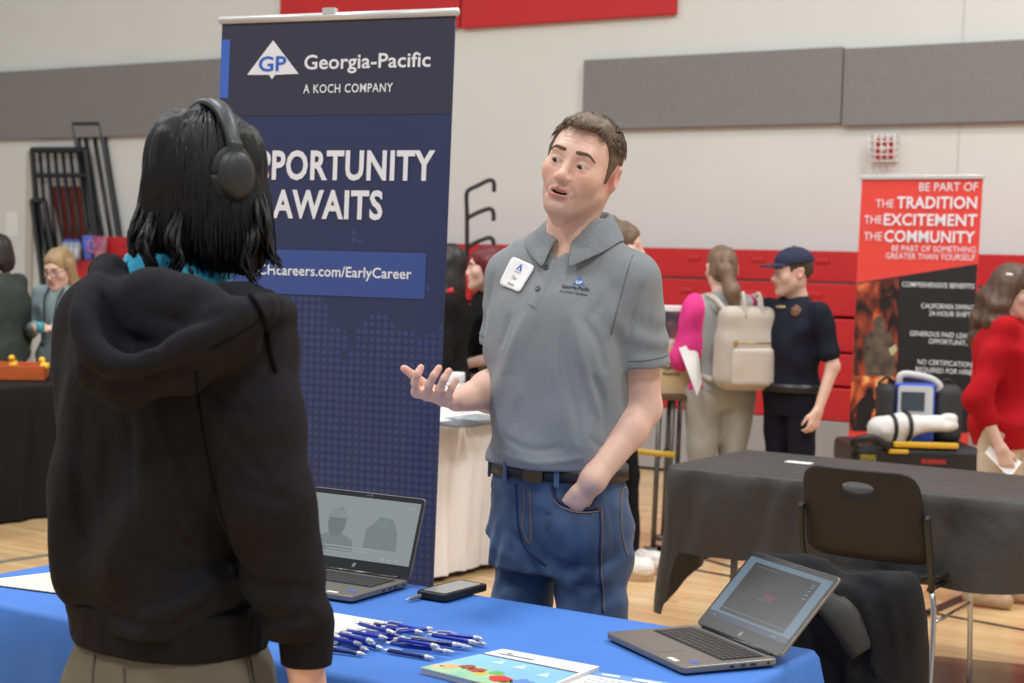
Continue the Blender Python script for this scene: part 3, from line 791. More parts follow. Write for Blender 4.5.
def catmull_px(pts, n=3): return [(v.x, v.y) for v in catmull([Vector((*q, 0)) for q in pts], n)]
# ------------------------------------------------------------------ tables with cloths
def cloth(name, label, cat, o, Lx, Ly, z, m, drop, amp=.02, nw=9, flare=.03, seed=1, u=D, v=N, extra=None, group=None, solid=0, wrk=.004):
    """cloth over a table: o = near-left corner of the top (world xy)"""
    rs = random.Random(seed); ph = [rs.uniform(0, 6.28) for _ in range(6)]
    r = .02; per = []
    segs = [((0, 0), (1, 0), Lx), ((Lx, 0), (0, 1), Ly), ((Lx, Ly), (-1, 0), Lx), ((0, Ly), (0, -1), Ly)]
    s0 = 0
    for k, (c, d, L) in enumerate(segs):
        nrm = (d[1], -d[0]); n = max(int(L/.022), 8)
        for i in range(n):
            a = r+(L-2*r)*i/(n-1); per.append((c[0]+d[0]*a, c[1]+d[1]*a, nrm, s0+a, k, a/L))
        d2 = segs[(k+1) % 4][1]; n2 = (d2[1], -d2[0])
        for i in range(1, 6):
            t = i/6; ang = t*PI/2; cx = c[0]+d[0]*(L-r)-nrm[0]*r; cy = c[1]+d[1]*(L-r)-nrm[1]*r
            nn = (nrm[0]*math.cos(ang)+n2[0]*math.sin(ang), nrm[1]*math.cos(ang)+n2[1]*math.sin(ang))
            per.append((cx+nn[0]*r, cy+nn[1]*r, nn, s0+L, k, 1.0 if t < .5 else 1.0))
        s0 += L
    T = s0; K = 16; vs = []; fs = []; n = len(per)
    o = Vector((o[0], o[1], 0)); u = Vector(u); v = Vector(v)
    def corner(s):
        cs = [0, Lx, Lx+Ly, 2*Lx+Ly, T]; return min(abs(s-c) for c in cs)
    for k in range(K+1):
        t = k/K
        for (x, y, nn, s, side, fr) in per:
            h = drop(side, fr, s); c = corner(s); cw = math.exp(-(c/.10)**2)
            wv = .5*math.sin(2*PI*nw*s/T*2+ph[0])+.3*math.sin(2*PI*nw*s/T*3.3+ph[1]+1.5*t)+.2*math.sin(2*PI*nw*s/T*6.1+ph[2])
            out = .003+amp*(wv+.6)*t**.8+flare*cw*t**.7+.01*min(t*8, 1)
            wr = wrk*math.sin(31*s+9*t*h+ph[3]+2*math.sin(13*s))*min(1, 3*t)
            side_ = amp*.5*math.sin(2*PI*nw*s/T*2.7+ph[4]+2*t)*t
            zz = z-h*(t**1.0)-(.0 if k else 0)
            if k == 1: out = .012
            tx, ty = -nn[1], nn[0]
            px, py = x+nn[0]*(out+wr if k > 1 else (0 if k == 0 else .01))+tx*side_, y+nn[1]*(out+wr if k > 1 else (0 if k == 0 else .01))+ty*side_
            p = o+u*px+v*py; vs.append((p.x, p.y, zz if k != 1 else z-.012))
    for k in range(K):
        for i in range(n):
            j = (i+1) % n; fs.append((k*n+i, (k+1)*n+i, (k+1)*n+j, k*n+j))
    # the flat top with faint ripples
    top = len(vs); gx, gy = 40, 16
    for j in range(gy+1):
        for i in range(gx+1):
            x, y = .012+(Lx-.024)*i/gx, .012+(Ly-.024)*j/gy; p = o+u*x+v*y
            e = min(i, gx-i, j, gy-j)
            vs.append((p.x, p.y, z+(0.0015*math.sin(9*x+ph[2])*math.sin(11*y+ph[3]) if e > 0 else 0)))
    for j in range(gy):
        for i in range(gx):
            a = top+j*(gx+1)+i; fs.append((a, a+1, a+gx+2, a+gx+1))
    # narrow rim joining top and skirt: fan strip
    ring = [top+i for i in range(gx+1)]+[top+j*(gx+1)+gx for j in range(1, gy+1)]+[top+gy*(gx+1)+i for i in range(gx-1, -1, -1)]+[top+j*(gx+1) for j in range(gy-1, 0, -1)]
    m_ = len(ring); i = j = 0
    P2 = lambda q: Vector(vs[q])
    # start alignment: ring[0] is corner (0,0); per[0] starts near (r,0)
    while i < n or j < m_:
        a, b = i % n, ring[j % m_]
        if j >= m_ or (i < n and (P2((i+1) % n)-P2(b)).length <= (P2(ring[(j+1) % m_])-P2(a)).length):
            fs.append((a, (i+1) % n, b)); i += 1
        else:
            fs.append((a, ring[(j+1) % m_], b)); j += 1
    c = o+u*(Lx/2)+v*(Ly/2); 
    ob = mesh_obj(name, vs, fs, m, base=(c.x, c.y, z-.02), solid=solid)
    return tag(ob, label, cat, group)
def table(label, o, Lx, Ly, z, m, mleg, u=D, v=N):
    o = Vector((o[0], o[1], 0)); c = o+u*Lx/2+v*Ly/2
    t = thing('folding_table', label, 'table', c); M = frame(o, u, v)
    q = MB(M); q.prism(rrect(Lx-.01, Ly-.01, .03, cx=Lx/2, cy=Ly/2), z-.045, z-.004); q.build('table_top', m, t, smooth=False, bevel=.006)
    for (x, y) in ((.25, .08), (.25, Ly-.08), (Lx-.25, .08), (Lx-.25, Ly-.08)):
        q = MB(M); q.tube([(x, y, 0), (x, y, z-.045)], .014, 10); q.build('leg', mleg, t)
    q = MB(M)
    for x in (.25, Lx-.25): q.tube([(x, .08, .12), (x, Ly-.08, .12)], .011, 8)
    q.build('cross_brace', mleg, t); return t
LEG = mat('grey_steel', (112, 112, 116), .35, metal=.7); TTOP = mat('table_laminate', (196, 192, 184), .5)
BLUE = mat('royal_blue_cloth', (68, 118, 196), .62, noise=(6, .06), bump=(220, .12, .0015), spec=.3)
ZT = .745
bo = Vector((-.89, 4.15, 0))-N*.735-D*.01
table('folding table under the royal blue cloth, in front of the grey-shirted man', bo, 1.815, .735, ZT-.002, TTOP, LEG)
cloth('tablecloth', 'royal blue cloth over the front table with laptops and pens', 'tablecloth', bo, 1.815, .735, ZT, BLUE, lambda s, f, a: .70, amp=.02, nw=11, flare=.035, seed=4)
BLK = mat('black_plastic_sheet', (58, 56, 55), .55, noise=(5, .12), bump=(6, .5, .03), spec=.5)
kp = G(669, 465, .75); ko = Vector((kp.x, kp.y, 0))
def kdrop(side, fr, s):
    base = .345+.012*math.sin(9*s)
    if side == 3: base = .62-.3*(fr if fr > .5 else fr*.6)       # left end hangs lower
    if side == 0: base = .315+.015*math.sin(7*s)+.22*math.exp(-(fr*2.4/.035)**2)
    if side == 3: base = .42+.15*math.exp(-((1-fr)*.72/.25)**2)
    return base
table('long folding table under the black plastic sheet, behind the black chair', ko, 2.4, .72, .748, TTOP, LEG)
cloth('tablecloth', 'black plastic sheet with fold creases on the long table at right', 'tablecloth', ko, 2.4, .72, .75, BLK, kdrop, amp=.018, nw=7, flare=.02, seed=9, wrk=.011)
BLC = mat('black_cloth', (28, 27, 28), .8, spec=.15, noise=(8, .1), bump=(120, .2, .003))
lp = G(0, 525, 0); lo_ = Vector((lp.x, lp.y, 0))-N*.9-D*.78
table('table under the black cloth at the left edge, with the orange tray', lo_, .76, 1.85, .748, TTOP, LEG)
cloth('tablecloth', 'black cloth hanging to the floor at the left edge', 'tablecloth', lo_, .76, 1.85, .75, BLC, lambda s, f, a: .735, amp=.035, nw=10, flare=.04, seed=12)
WCL = mat('white_cloth', (240, 236, 233), .75, noise=(4, .03), bump=(90, .1, .002))
wp = G(436, 583, 0); wo = Vector((wp.x, wp.y, 0))-N*.35-D*.80
table('table under the white cloth between the navy banner and the grey-shirted man', wo, .78, 1.2, .748, TTOP, LEG)
cloth('tablecloth', 'white cloth over the table right of the navy banner', 'tablecloth', wo, .78, 1.2, .75, WCL, lambda s, f, a: .72, amp=.025, nw=9, flare=.03, seed=15)
# ------------------------------------------------------------------ laptops
GREYM = mat('laptop_grey', (128, 122, 116), .38, metal=.5); KEY = mat('laptop_keys', (44, 42, 42), .5); BEZ = mat('laptop_bezel', (34, 34, 36), .3)
SIL_ = mat('laptop_silver', (168, 164, 158), .35, metal=.4)
def laptop(label, hl, hr, lean, w, d, hs, z, body, screen_fn, group=None):
    u = (hr-hl).normalized(); fwd = Vector((0, 0, 1)).cross(u)            # fwd: from front to hinge
    o = hr-u*w if label.startswith('open grey laptop behind') else hl
    t = thing('laptop', label, 'laptop', Vector((o.x, o.y, z))+u*w/2-fwd*d/2, group=group)
    M = frame(Vector((o.x, o.y, z)), u, fwd)                             # x along hinge, y away from user, z up; hinge at y=0
    q = MB(M); q.prism(rrect(w, d, .012, cx=w/2, cy=-d/2), .003, .016); q.build('base', body, t, smooth=False, bevel=.003)
    q = MB(M); q.prism(rrect(w*.86, d*.46, .004, cx=w/2, cy=-d*.31), .016, .0166); q.build('keyboard_well', KEY, t, smooth=False)
    q = MB(M); nx = 15; 
    for r_ in range(6):
        y = -d*.1-(r_+.5)*d*.42/6; x = w*.08
        while x < w*.92-.004:
            ww = w*.84/nx*(1.0 if not (r_ == 5 and .28 < x/w < .4) else 4.0)
            q.box((x+.0012, y-d*.42/12+.0012, .0166), (min(x+ww, w*.92)-.0012, y+d*.42/12-.0012, .0182)); x += ww
    q.build('keys', mat('key_caps', (58, 56, 56), .45), t, smooth=False)
    q = MB(M); q.prism(rrect(w*.3, d*.3, .004, cx=w*.47, cy=-d*.8), .016, .0164); q.build('touchpad', mat('touchpad_grey', (118, 113, 108), .35, metal=.3), t, smooth=False)
    q = MB(M); q.prism(rrect(.03, .012, .001, cx=w*.80, cy=-d*.93), .016, .0166); q.build('sticker', mat('sticker_white', (225, 222, 215), .5), t, smooth=False)
    q = MB(M); q.prism(rrect(.018, .014, .002, cx=w*.90, cy=-d*.80), .016, .0166); q.build('sticker', mat('sticker_blue', (70, 90, 190), .5), t, smooth=False)
    q = MB(M)
    for y, l_ in ((-.02, .006), (-.05, .014), (-.075, .01), (-.1, .01)): q.box((w-.0005, y-l_, .007), (w+.0006, y, .012))
    q.build('ports', KEY, t, smooth=False)
    q = MB(M); q.tube([(w*.1, .001, .016), (w*.9, .001, .016)], .006, 10); q.build('hinge', BEZ, t)
    # lid leans back by `lean`
    ML = M @ Matrix.Translation((0, .002, .018)) @ Matrix.Rotation(-lean, 4, 'X') @ Matrix.Rotation(PI/2, 4, 'X')   # x right, y up the lid, z toward user
    q = MB(ML); q.prism(rrect(w, hs, .01, cx=w/2, cy=hs/2), -.006, 0); lid = q.build('screen_lid', body, t, smooth=False, bevel=.002)
    q = MB(ML); q.prism(rrect(w-.004, hs-.004, .008, cx=w/2, cy=hs/2), 0, .0012); q.build('bezel', BEZ, t, smooth=False)
    sw, sh_, sx, sy = w-.018, hs-.042, .009, .028
    q = MB(ML); q.box((sx, sy, .0012), (sx+sw, sy+sh_, .0016)); ds = q.build('display', screen_fn[0], t, smooth=False)
    screen_fn[1](ML @ Matrix.Translation((sx, sy, .0017)), sw, sh_, t)
    q = MB(ML); q.lathe([(.0032, .0012), (.0032, .0016)], 16, M=Matrix.Translation((w/2, hs-.007, 0))); q.box((w/2+.008, hs-.0095, .0012), (w/2+.016, hs-.0045, .0016)); q.build('webcam', mat('webcam_glass', (90, 92, 98), .2), t, smooth=False)
    q = MB(ML)
    for dx, s_ in ((-.0035, 1), (.0015, -1)):
        q.add([(w/2+dx, .0095, .0014), (w/2+dx+.0014, .0095, .0014), (w/2+dx+.0050, .0200, .0014), (w/2+dx+.0036, .0200, .0014)], [(0, 1, 2, 3)])
    q.build('lid_logo', mat('logo_silver', (220, 220, 220), .3), t, smooth=False)
    return t
SCR = lambda n, c, e: screen(n, c)
def screen(n, c):
    m = mat(n, (16, 16, 18), .22); b = m.node_tree.nodes['Principled BSDF']
    b.inputs['Emission Color'].default_value = (*lin(c), 1); b.inputs['Emission Strength'].default_value = .72
    return m
def flat(M, pts, m, t, name, z=0):
    q = MB(M); q.add([(x, y, z) for x, y in pts], [tuple(range(len(pts)))]); return q.build(name, m, t, smooth=False)
def screen_video(M, w, h, t):          # faint video frame: a person in a helmet against pale background
    G1 = SCR('screen_figure', (122, 130, 130), .42); G2 = SCR('screen_shape', (133, 141, 142), .42)
    flat(M, [(w*.08, h*.1), (w*.12, h*.3), (w*.2, h*.38), (w*.34, h*.38), (w*.44, h*.3), (w*.47, h*.1)], G2, t, 'screen_picture', .0003)
    c = [(w*.27+.026*math.cos(a), h*.56+.036*math.sin(a)) for a in [2*PI*k/20 for k in range(20)]]
    flat(M, c, G1, t, 'screen_picture', .0006)
    flat(M, [(w*.17, h*.63), (w*.20, h*.74), (w*.26, h*.8), (w*.33, h*.74), (w*.37, h*.63)], SCR('screen_helmet', (150, 156, 157), .42), t, 'screen_picture', .0009)
    flat(M, [(w*.55, h*.2), (w*.55, h*.5), (w*.62, h*.62), (w*.66, h*.72), (w*.78, h*.7), (w*.84, h*.5), (w*.86, h*.2)], G2, t, 'screen_picture', .0003)
    flat(M, [(w*.66, h*.52), (w*.66, h*.68), (w*.74, h*.7), (w*.76, h*.55)], SCR('screen_teal', (128, 148, 150), .42), t, 'screen_picture', .0006)
    for (x, y, l_) in ((.18, .17, .5), (.22, .12, .4)):
        q = MB(M); q.box((w*x, h*y, .001), (w*(x+l_), h*y+.002, .0011)); q.build('screen_caption', SCR('screen_text', (176, 182, 184), .42), t, smooth=False)
    q = MB(M)
    q.box((w*.74, h*.04, .0009), (w*.77, h*.07, .001)); q.box((w*.8, h*.04, .0009), (w*.83, h*.07, .001)); q.box((w*.86, h*.04, .0009), (w*.89, h*.07, .001))
    q.box((w*.9, h*.9, .0009), (w*.96, h*.92, .001))
    q.build('screen_captions', SCR('screen_text', (176, 182, 184), .42), t, smooth=False)
def screen_dark(M, w, h, t):
    flat(M, [(w*.10, h*.115), (w*.90, h*.115), (w*.90, h*.93), (w*.10, h*.93)], SCR('screen_black', (60, 59, 58), .3), t, 'screen_window', .0003)
    flat(M, [(0, 0), (w, 0), (w, h*.085), (0, h*.085)], SCR('screen_taskbar', (70, 78, 96), .35), t, 'screen_taskbar', .0003)
    q = MB(M); q.box((w*.1, h*.17, .0006), (w*.90, h*.178, .0007)); q.box((w*.1, h*.115, .0006), (w*.90, h*.12, .0007))
    for x in (.08, .8, .84): q.box((w*x, h*.03, .0006), (w*x+.008, h*.05, .0007))
    for y in (.86, .82, .76, .7, .64): q.box((w*.83, h*y, .0006), (w*.87, h*y+.002, .0007))
    q.box((w*.14, h*.88, .0006), (w*.4, h*.885, .0007)); q.box((w*.42, h*.44, .0006), (w*.5, h*.447, .0007)); q.box((w*.53, h*.44, .0006), (w*.58, h*.447, .0007))
    q.build('screen_captions', SCR('screen_dim_text', (120, 138, 150), .35), t, smooth=False)
    flat(M, [(w*.45, h*.47), (w*.58, h*.47), (w*.58, h*.55), (w*.45, h*.55)], SCR('screen_red_mark', (112, 60, 66), .35), t, 'screen_mark', .0006)
a = G(409, 588, ZT); b = G(314, 574, ZT); a.z = b.z = 0
laptop('open grey laptop behind the black-haired student, showing a pale video', b, b+D*.325 if False else a, math.radians(19), .325, .228, .191, ZT+.002, GREYM, (SCR('screen_pale', (156, 164, 166), .42), screen_video))
hl, hr = G(695, 633, ZT), G(776, 667, ZT); hl.z = hr.z = 0
laptop('open grey laptop at the right end of the blue table, dark screen', hl, hr, math.radians(43), .304, .212, .200, ZT+.002, GREYM, (SCR('screen_blue', (110, 134, 152), .38), screen_dark))
# ------------------------------------------------------------------ tablet, pens, paper on the blue table
def gz(px, py, dz=0): return G(px, py, ZT+dz)
def slab(name, label, cat, quad, th, m, z0=.002, group=None, bev=.0, rnd=0):
    """quad: image corners of the top face (left-back, right-back, right-front, left-front)"""
    ps = [gz(x, y, z0+th) for x, y in quad]
    q = MB(); q.add([(p.x, p.y, ZT+z0) for p in ps]+[(p.x, p.y, ZT+z0+th) for p in ps], [(0, 1, 2, 3), (7, 6, 5, 4), (0, 4, 5, 1), (1, 5, 6, 2), (2, 6, 7, 3), (3, 7, 4, 0)])
    o = q.build(name, m, smooth=False, bevel=bev); bpy.context.view_layer.update()
    return tag(o, label, cat, group)
# tablet in a thick black case
c0 = (gz(421, 598), gz(465, 586.5), gz(484.6, 592.5), gz(437, 602.5))
ctr = sum(c0, Vector())/4; u = (c0[1]-c0[0]).normalized(); L_ = (c0[1]-c0[0]).length; 
t = thing('phone', 'black phone in a thick case lying on the blue cloth', 'phone', (ctr.x, ctr.y, ZT))
vv = (c0[3]-c0[0]); wv_ = abs((vv-u*vv.dot(u)).length); wv_ = max(wv_, .085)
M = frame(Vector((ctr.x, ctr.y, ZT+.001)), u, Vector((0, 0, 1)).cross(u))
q = MB(M); q.prism(rrect(L_, wv_, .014), .001, .017); q.build('phone_case', mat('black_rubber', (22, 22, 24), .5), t, smooth=False, bevel=.003)
q = MB(M); q.prism(rrect(L_*.84, wv_*.74, .006), .017, .0178); q.build('phone_screen', mat('dark_glass', (150, 152, 150), .12, spec=.6), t, smooth=False)
# pens
PB = mat('pen_blue', (30, 48, 160), .3); PD = mat('pen_navy', (24, 32, 96), .3); PS = mat('pen_silver', (214, 214, 216), .25, metal=.3)
pens = [((60, 213), (228, 238)), ((65, 185), (212, 214)), ((95, 172), (240, 220)), ((150, 160), (318, 190)), ((200, 150), (345, 186)), ((262, 132), (436, 165)),
        ((305, 120), (478, 150)), ((320, 128), (505, 166)), ((285, 165), (405, 190)), ((235, 168), (390, 186)), ((180, 180), (300, 214)), ((165, 186), (266, 214)),
        ((320, 222), (510, 254)), ((330, 212), (545, 240)), ((370, 202), (590, 228)), ((410, 194), (628, 220)), ((450, 184), (665, 208)), ((500, 178), (690, 210)),
        ((575, 158), (722, 196)), ((520, 170), (708, 192)), ((360, 216), (530, 246)), ((120, 192), (262, 226)), ((340, 168), (462, 186)), ((400, 180), (505, 168))]
def make_pen(name, label, m, loc, ang, tilt, group):
    t = thing('pen', label, 'pen', loc, 0, group)
    return t
def pen_geo(t, m, M, L):
    X = Matrix.Rotation(PI/2, 4, 'Y')
    MB(M @ X).lathe([(.0038, 0), (.0042, .01), (.0042, L*.62), (.0045, L*.66), (.0045, L*.84), (.004, L*.87)], 10).build('barrel', m, t)
    MB(M @ X).lathe([(.0046, L*.80), (.0048, L*.82), (.0048, L*.86), (.0042, L*.88)], 10).build('grip_ring', PS, t)
    MB(M @ X).lathe([(.0045, L*.87), (.0036, L*.93), (.0015, L*.985), (.0006, L)], 10).build('tip', m if False else PS, t)
    MB(M @ X).lathe([(.003, -.010), (.003, .0)], 8).build('clicker', PS, t)
    q = MB(M); q.box((.002, -.0018, .0052), (L*.3, .0018, .0066)); q.box((.001, -.0018, .003), (.005, .0018, .0062)); q.build('clip', PS, t, smooth=False)
for k, (e, tp) in enumerate(pens):
    a = gz(310+e[0]*.2441, 600+e[1]*.2441); b = gz(310+tp[0]*.2441, 600+tp[1]*.2441)
    dv = (b-a); dv.z = 0; L_ = max(dv.length, .085); L_ = min(L_, .125); dv.normalize()
    lay = (0, 1, 0, 1, 2, 1, 0, 1, 0, 1, 0, 1, 0, 1, 0, 1, 0, 1, 0, 1, 2, 2, 2, 2)[k]
    b.z = ZT+.0068+lay*.0095; a2 = b-dv*L_
    lab, grp = 'blue pen with silver tip in the pile on the blue cloth', 'blue pens on the blue table'
    if k == 0: lab, grp = 'dark navy pen nearest the student, front left of the pile', grp
    if k == 18: lab, grp = 'lone dark pen at the far right of the pile, pointing to the booklet', grp
    t = thing('pen', lab, 'pen', (a2.x, a2.y, ZT), 0, grp)
    pen_geo(t, PD if k in (0, 12, 18, 5, 15) else PB, frame(a2, dv, Vector((0, 0, 1)).cross(dv)), L_)
# thin grey stylus by the phone
a, b = gz(409, 602), gz(424, 598); t = thing('pen', 'short grey pen lying against the black phone', 'pen', (a.x, a.y, ZT)); a.z = b.z = ZT+.007
dv = (b-a).normalized(); M = frame(a, dv, Vector((0, 0, 1)).cross(dv)) @ Matrix.Rotation(PI/2, 4, 'Y')
MB(M).lathe([(.003, 0), (.005, .01), (.005, .1)], 10).build('barrel', mat('pen_grey', (120, 120, 118), .4), t)
MB(M).lathe([(.001, -.012), (.003, 0)], 10).build('tip', PS, t)
# ream of paper by the student's hand
C2 = gz(387, 622, .016); C3 = gz(322, 641.5, .016); e1 = (C3-C2).normalized(); e2 = Vector((0, 0, 1)).cross(e1)
if e2.x > 0: e2 = -e2
t = thing('paper_pad', "thick white paper pad beside the student's sleeve", 'paper pad', (C2+e1*.105+e2*.13)*1.0); PW = mat('paper_white', (238, 237, 233), .7)
M = frame(Vector((C2.x, C2.y, ZT+.002)), e1, e2); flip = M.to_3x3().col[2].z < 0
if flip: M = frame(Vector((C2.x, C2.y, ZT+.002)), e2, e1)
dims = (.216, .279) if not flip else (.279, .216)
q = MB(M); q.box((0, 0, 0), (dims[0], dims[1], .0135)); q.build('page_block', mat('page_edges', (214, 214, 212), .8, noise=(40, .1), stretch=(1, 1, 12)), t, smooth=False)
q = MB(M); q.box((-.001, -.001, .0135), (dims[0]+.001, dims[1]+.001, .0142)); q.build('top_sheet', mat('ivory_sheet', (236, 232, 220), .7), t, smooth=False)
# cream sheet at the left end of the table
slab('paper_sheet', 'cream paper sheet at the left end of the blue table', 'paper', [(-28, 581.5), (66, 570.5), (140, 582), (70, 594)], .002, mat('cream_paper', (232, 216, 190), .75))
# illustrated booklets
bq = [(503, 648.5), (599, 666), (528, 694), (421, 667)]
def quadpt(q4, u, v, z):
    a, b, c, d = [gz(x, y, .014) for x, y in q4]; p = (a*(1-u)+b*u)*(1-v)+(d*(1-u)+c*u)*v; return Vector((p.x, p.y, z))
c = quadpt(bq, .5, .5, ZT); t = thing('booklet', 'thick illustrated booklet with a blue cover beside the pens', 'booklet', c)
def qslab(q4, z0, z1, m, name, t, grow=0):
    ps = [quadpt(q4, u, v, 0) for u, v in ((-grow, -grow), (1+grow, -grow), (1+grow, 1+grow), (-grow, 1+grow))]
    q = MB(); q.add([(p.x, p.y, z0) for p in ps]+[(p.x, p.y, z1) for p in ps], [(0, 1, 2, 3), (7, 6, 5, 4), (0, 4, 5, 1), (1, 5, 6, 2), (2, 6, 7, 3), (3, 7, 4, 0)])
    return q.build(name, m, t, smooth=False)
zb = ZT+.002
qslab(bq, zb, zb+.010, mat('page_edges', (214, 214, 212), .8), 'page_block', t)
qslab(bq, zb+.0102, zb+.0112, mat('cover_white', (238, 240, 242), .35), 'cover', t, .004)
def qpoly(name, pts, m, dz):
    q = MB(); q.add([quadpt(bq, u, v, zb+.0112+dz) for u, v in pts], [tuple(range(len(pts)))]); o = q.build(name, m, t, smooth=False)
    if o.data.polygons[0].normal.z < 0: o.data.flip_normals()
    return o
qpoly('cover_picture', [(.0, .27), (.97, .27), (1, 1), (0, 1)], mat('cover_sky', (150, 206, 236), .35, noise=(12, .08)), .0003)
qpoly('cover_band', [(0, .25), (.97, .25), (.97, .285), (0, .285)], mat('cover_line', (92, 86, 120), .35), .0005)
qpoly('cover_hill', [(0, .86), (.16, .68), (.34, .63), (.5, .70), (.7, .76), (.86, .78), (1, .82), (1, 1), (0, 1)], mat('cover_green', (150, 206, 170), .4, rgb2=(190, 220, 170), noise=(30, 1)), .0005)
rs = random.Random(3)
for (u_, v_, r_, col) in ((.12, .8, .07, (232, 180, 120)), (.22, .72, .06, (150, 90, 60)), (.33, .74, .07, (176, 82, 66)), (.42, .80, .05, (226, 196, 80)), (.5, .70, .06, (120, 184, 92)), (.62, .82, .09, (220, 66, 52)), (.8, .8, .09, (110, 150, 210)), (.9, .86, .06, (86, 120, 190)), (.05, .88, .05, (236, 200, 150)), (.72, .9, .06, (120, 180, 110))):
    pts = [(u_+r_*(1+.25*rs.uniform(-1, 1))*math.cos(2*PI*k/14), v_+r_*1.1*(1+.25*rs.uniform(-1, 1))*math.sin(2*PI*k/14)) for k in range(14)]
    qpoly('cover_shape', pts, mat('cover_%d_%d_%d' % col, col, .4), .0007)
for (u_, v_) in ((.52, .43), (.8, .5), (.3, .42)):
    pts = [(u_+.07*math.cos(2*PI*k/3+.5), v_+.09*math.sin(2*PI*k/3+.5)) for k in range(3)]
    qpoly('cover_badge', pts, mat('cover_pale', (206, 226, 240), .4), .0007)
q = MB(); 
for v_, a_, b_ in ((.1, .14, .2), (.15, .1, .45)):
    ps = [quadpt(bq, x, y, zb+.012) for x, y in ((a_, v_), (b_, v_), (b_, v_+.025), (a_, v_+.025))]; q.add(ps, [(3, 2, 1, 0)])
q.build('cover_text', mat('cover_grey_text', (120, 124, 140), .5), t, smooth=False)
lq = [(597, 667), (688, 681), (640, 705), (548, 686)]
c = quadpt(lq, .5, .5, ZT); t = thing('leaflet', 'white leaflet with a blue heading, right of the illustrated booklet', 'leaflet', c); bq = lq; zb = ZT-.006
qslab(lq, ZT+.002, ZT+.0052, PW, 'page', t)
qpoly('heading_band', [(.0, .0), (1, .0), (1, .17), (0, .17)], mat('heading_blue', (104, 152, 208), .5), .0004)
q = MB()
for i_, v_ in enumerate((.07,)): 
    ps = [quadpt(lq, x, y, ZT+.0062) for x, y in ((.1, .05), (.3, .05), (.3, .11), (.1, .11))]; q.add(ps, [(3, 2, 1, 0)]); ps = [quadpt(lq, x, y, ZT+.0062) for x, y in ((.45, .05), (.9, .05), (.9, .12), (.45, .12))]; q.add(ps, [(3, 2, 1, 0)])
q.build('heading_text', PW, t, smooth=False)
q = MB()
for i_ in range(8):
    v_ = .26+.085*i_; ps = [quadpt(lq, x, y, ZT+.0056) for x, y in ((.08, v_), (.85, v_), (.85, v_+.018), (.08, v_+.018))]; q.add(ps, [(3, 2, 1, 0)])
q.build('body_text', mat('cover_grey_text', (120, 124, 140), .5), t, smooth=False)
# small white card on the black table
p = G(799, 463, .753); q = MB(frame(p, D, N)); q.prism(rrect(.105, .05, .004), 0, .003); tag(q.build('name_card', PW, smooth=False), 'small white card lying on the black table', 'card')
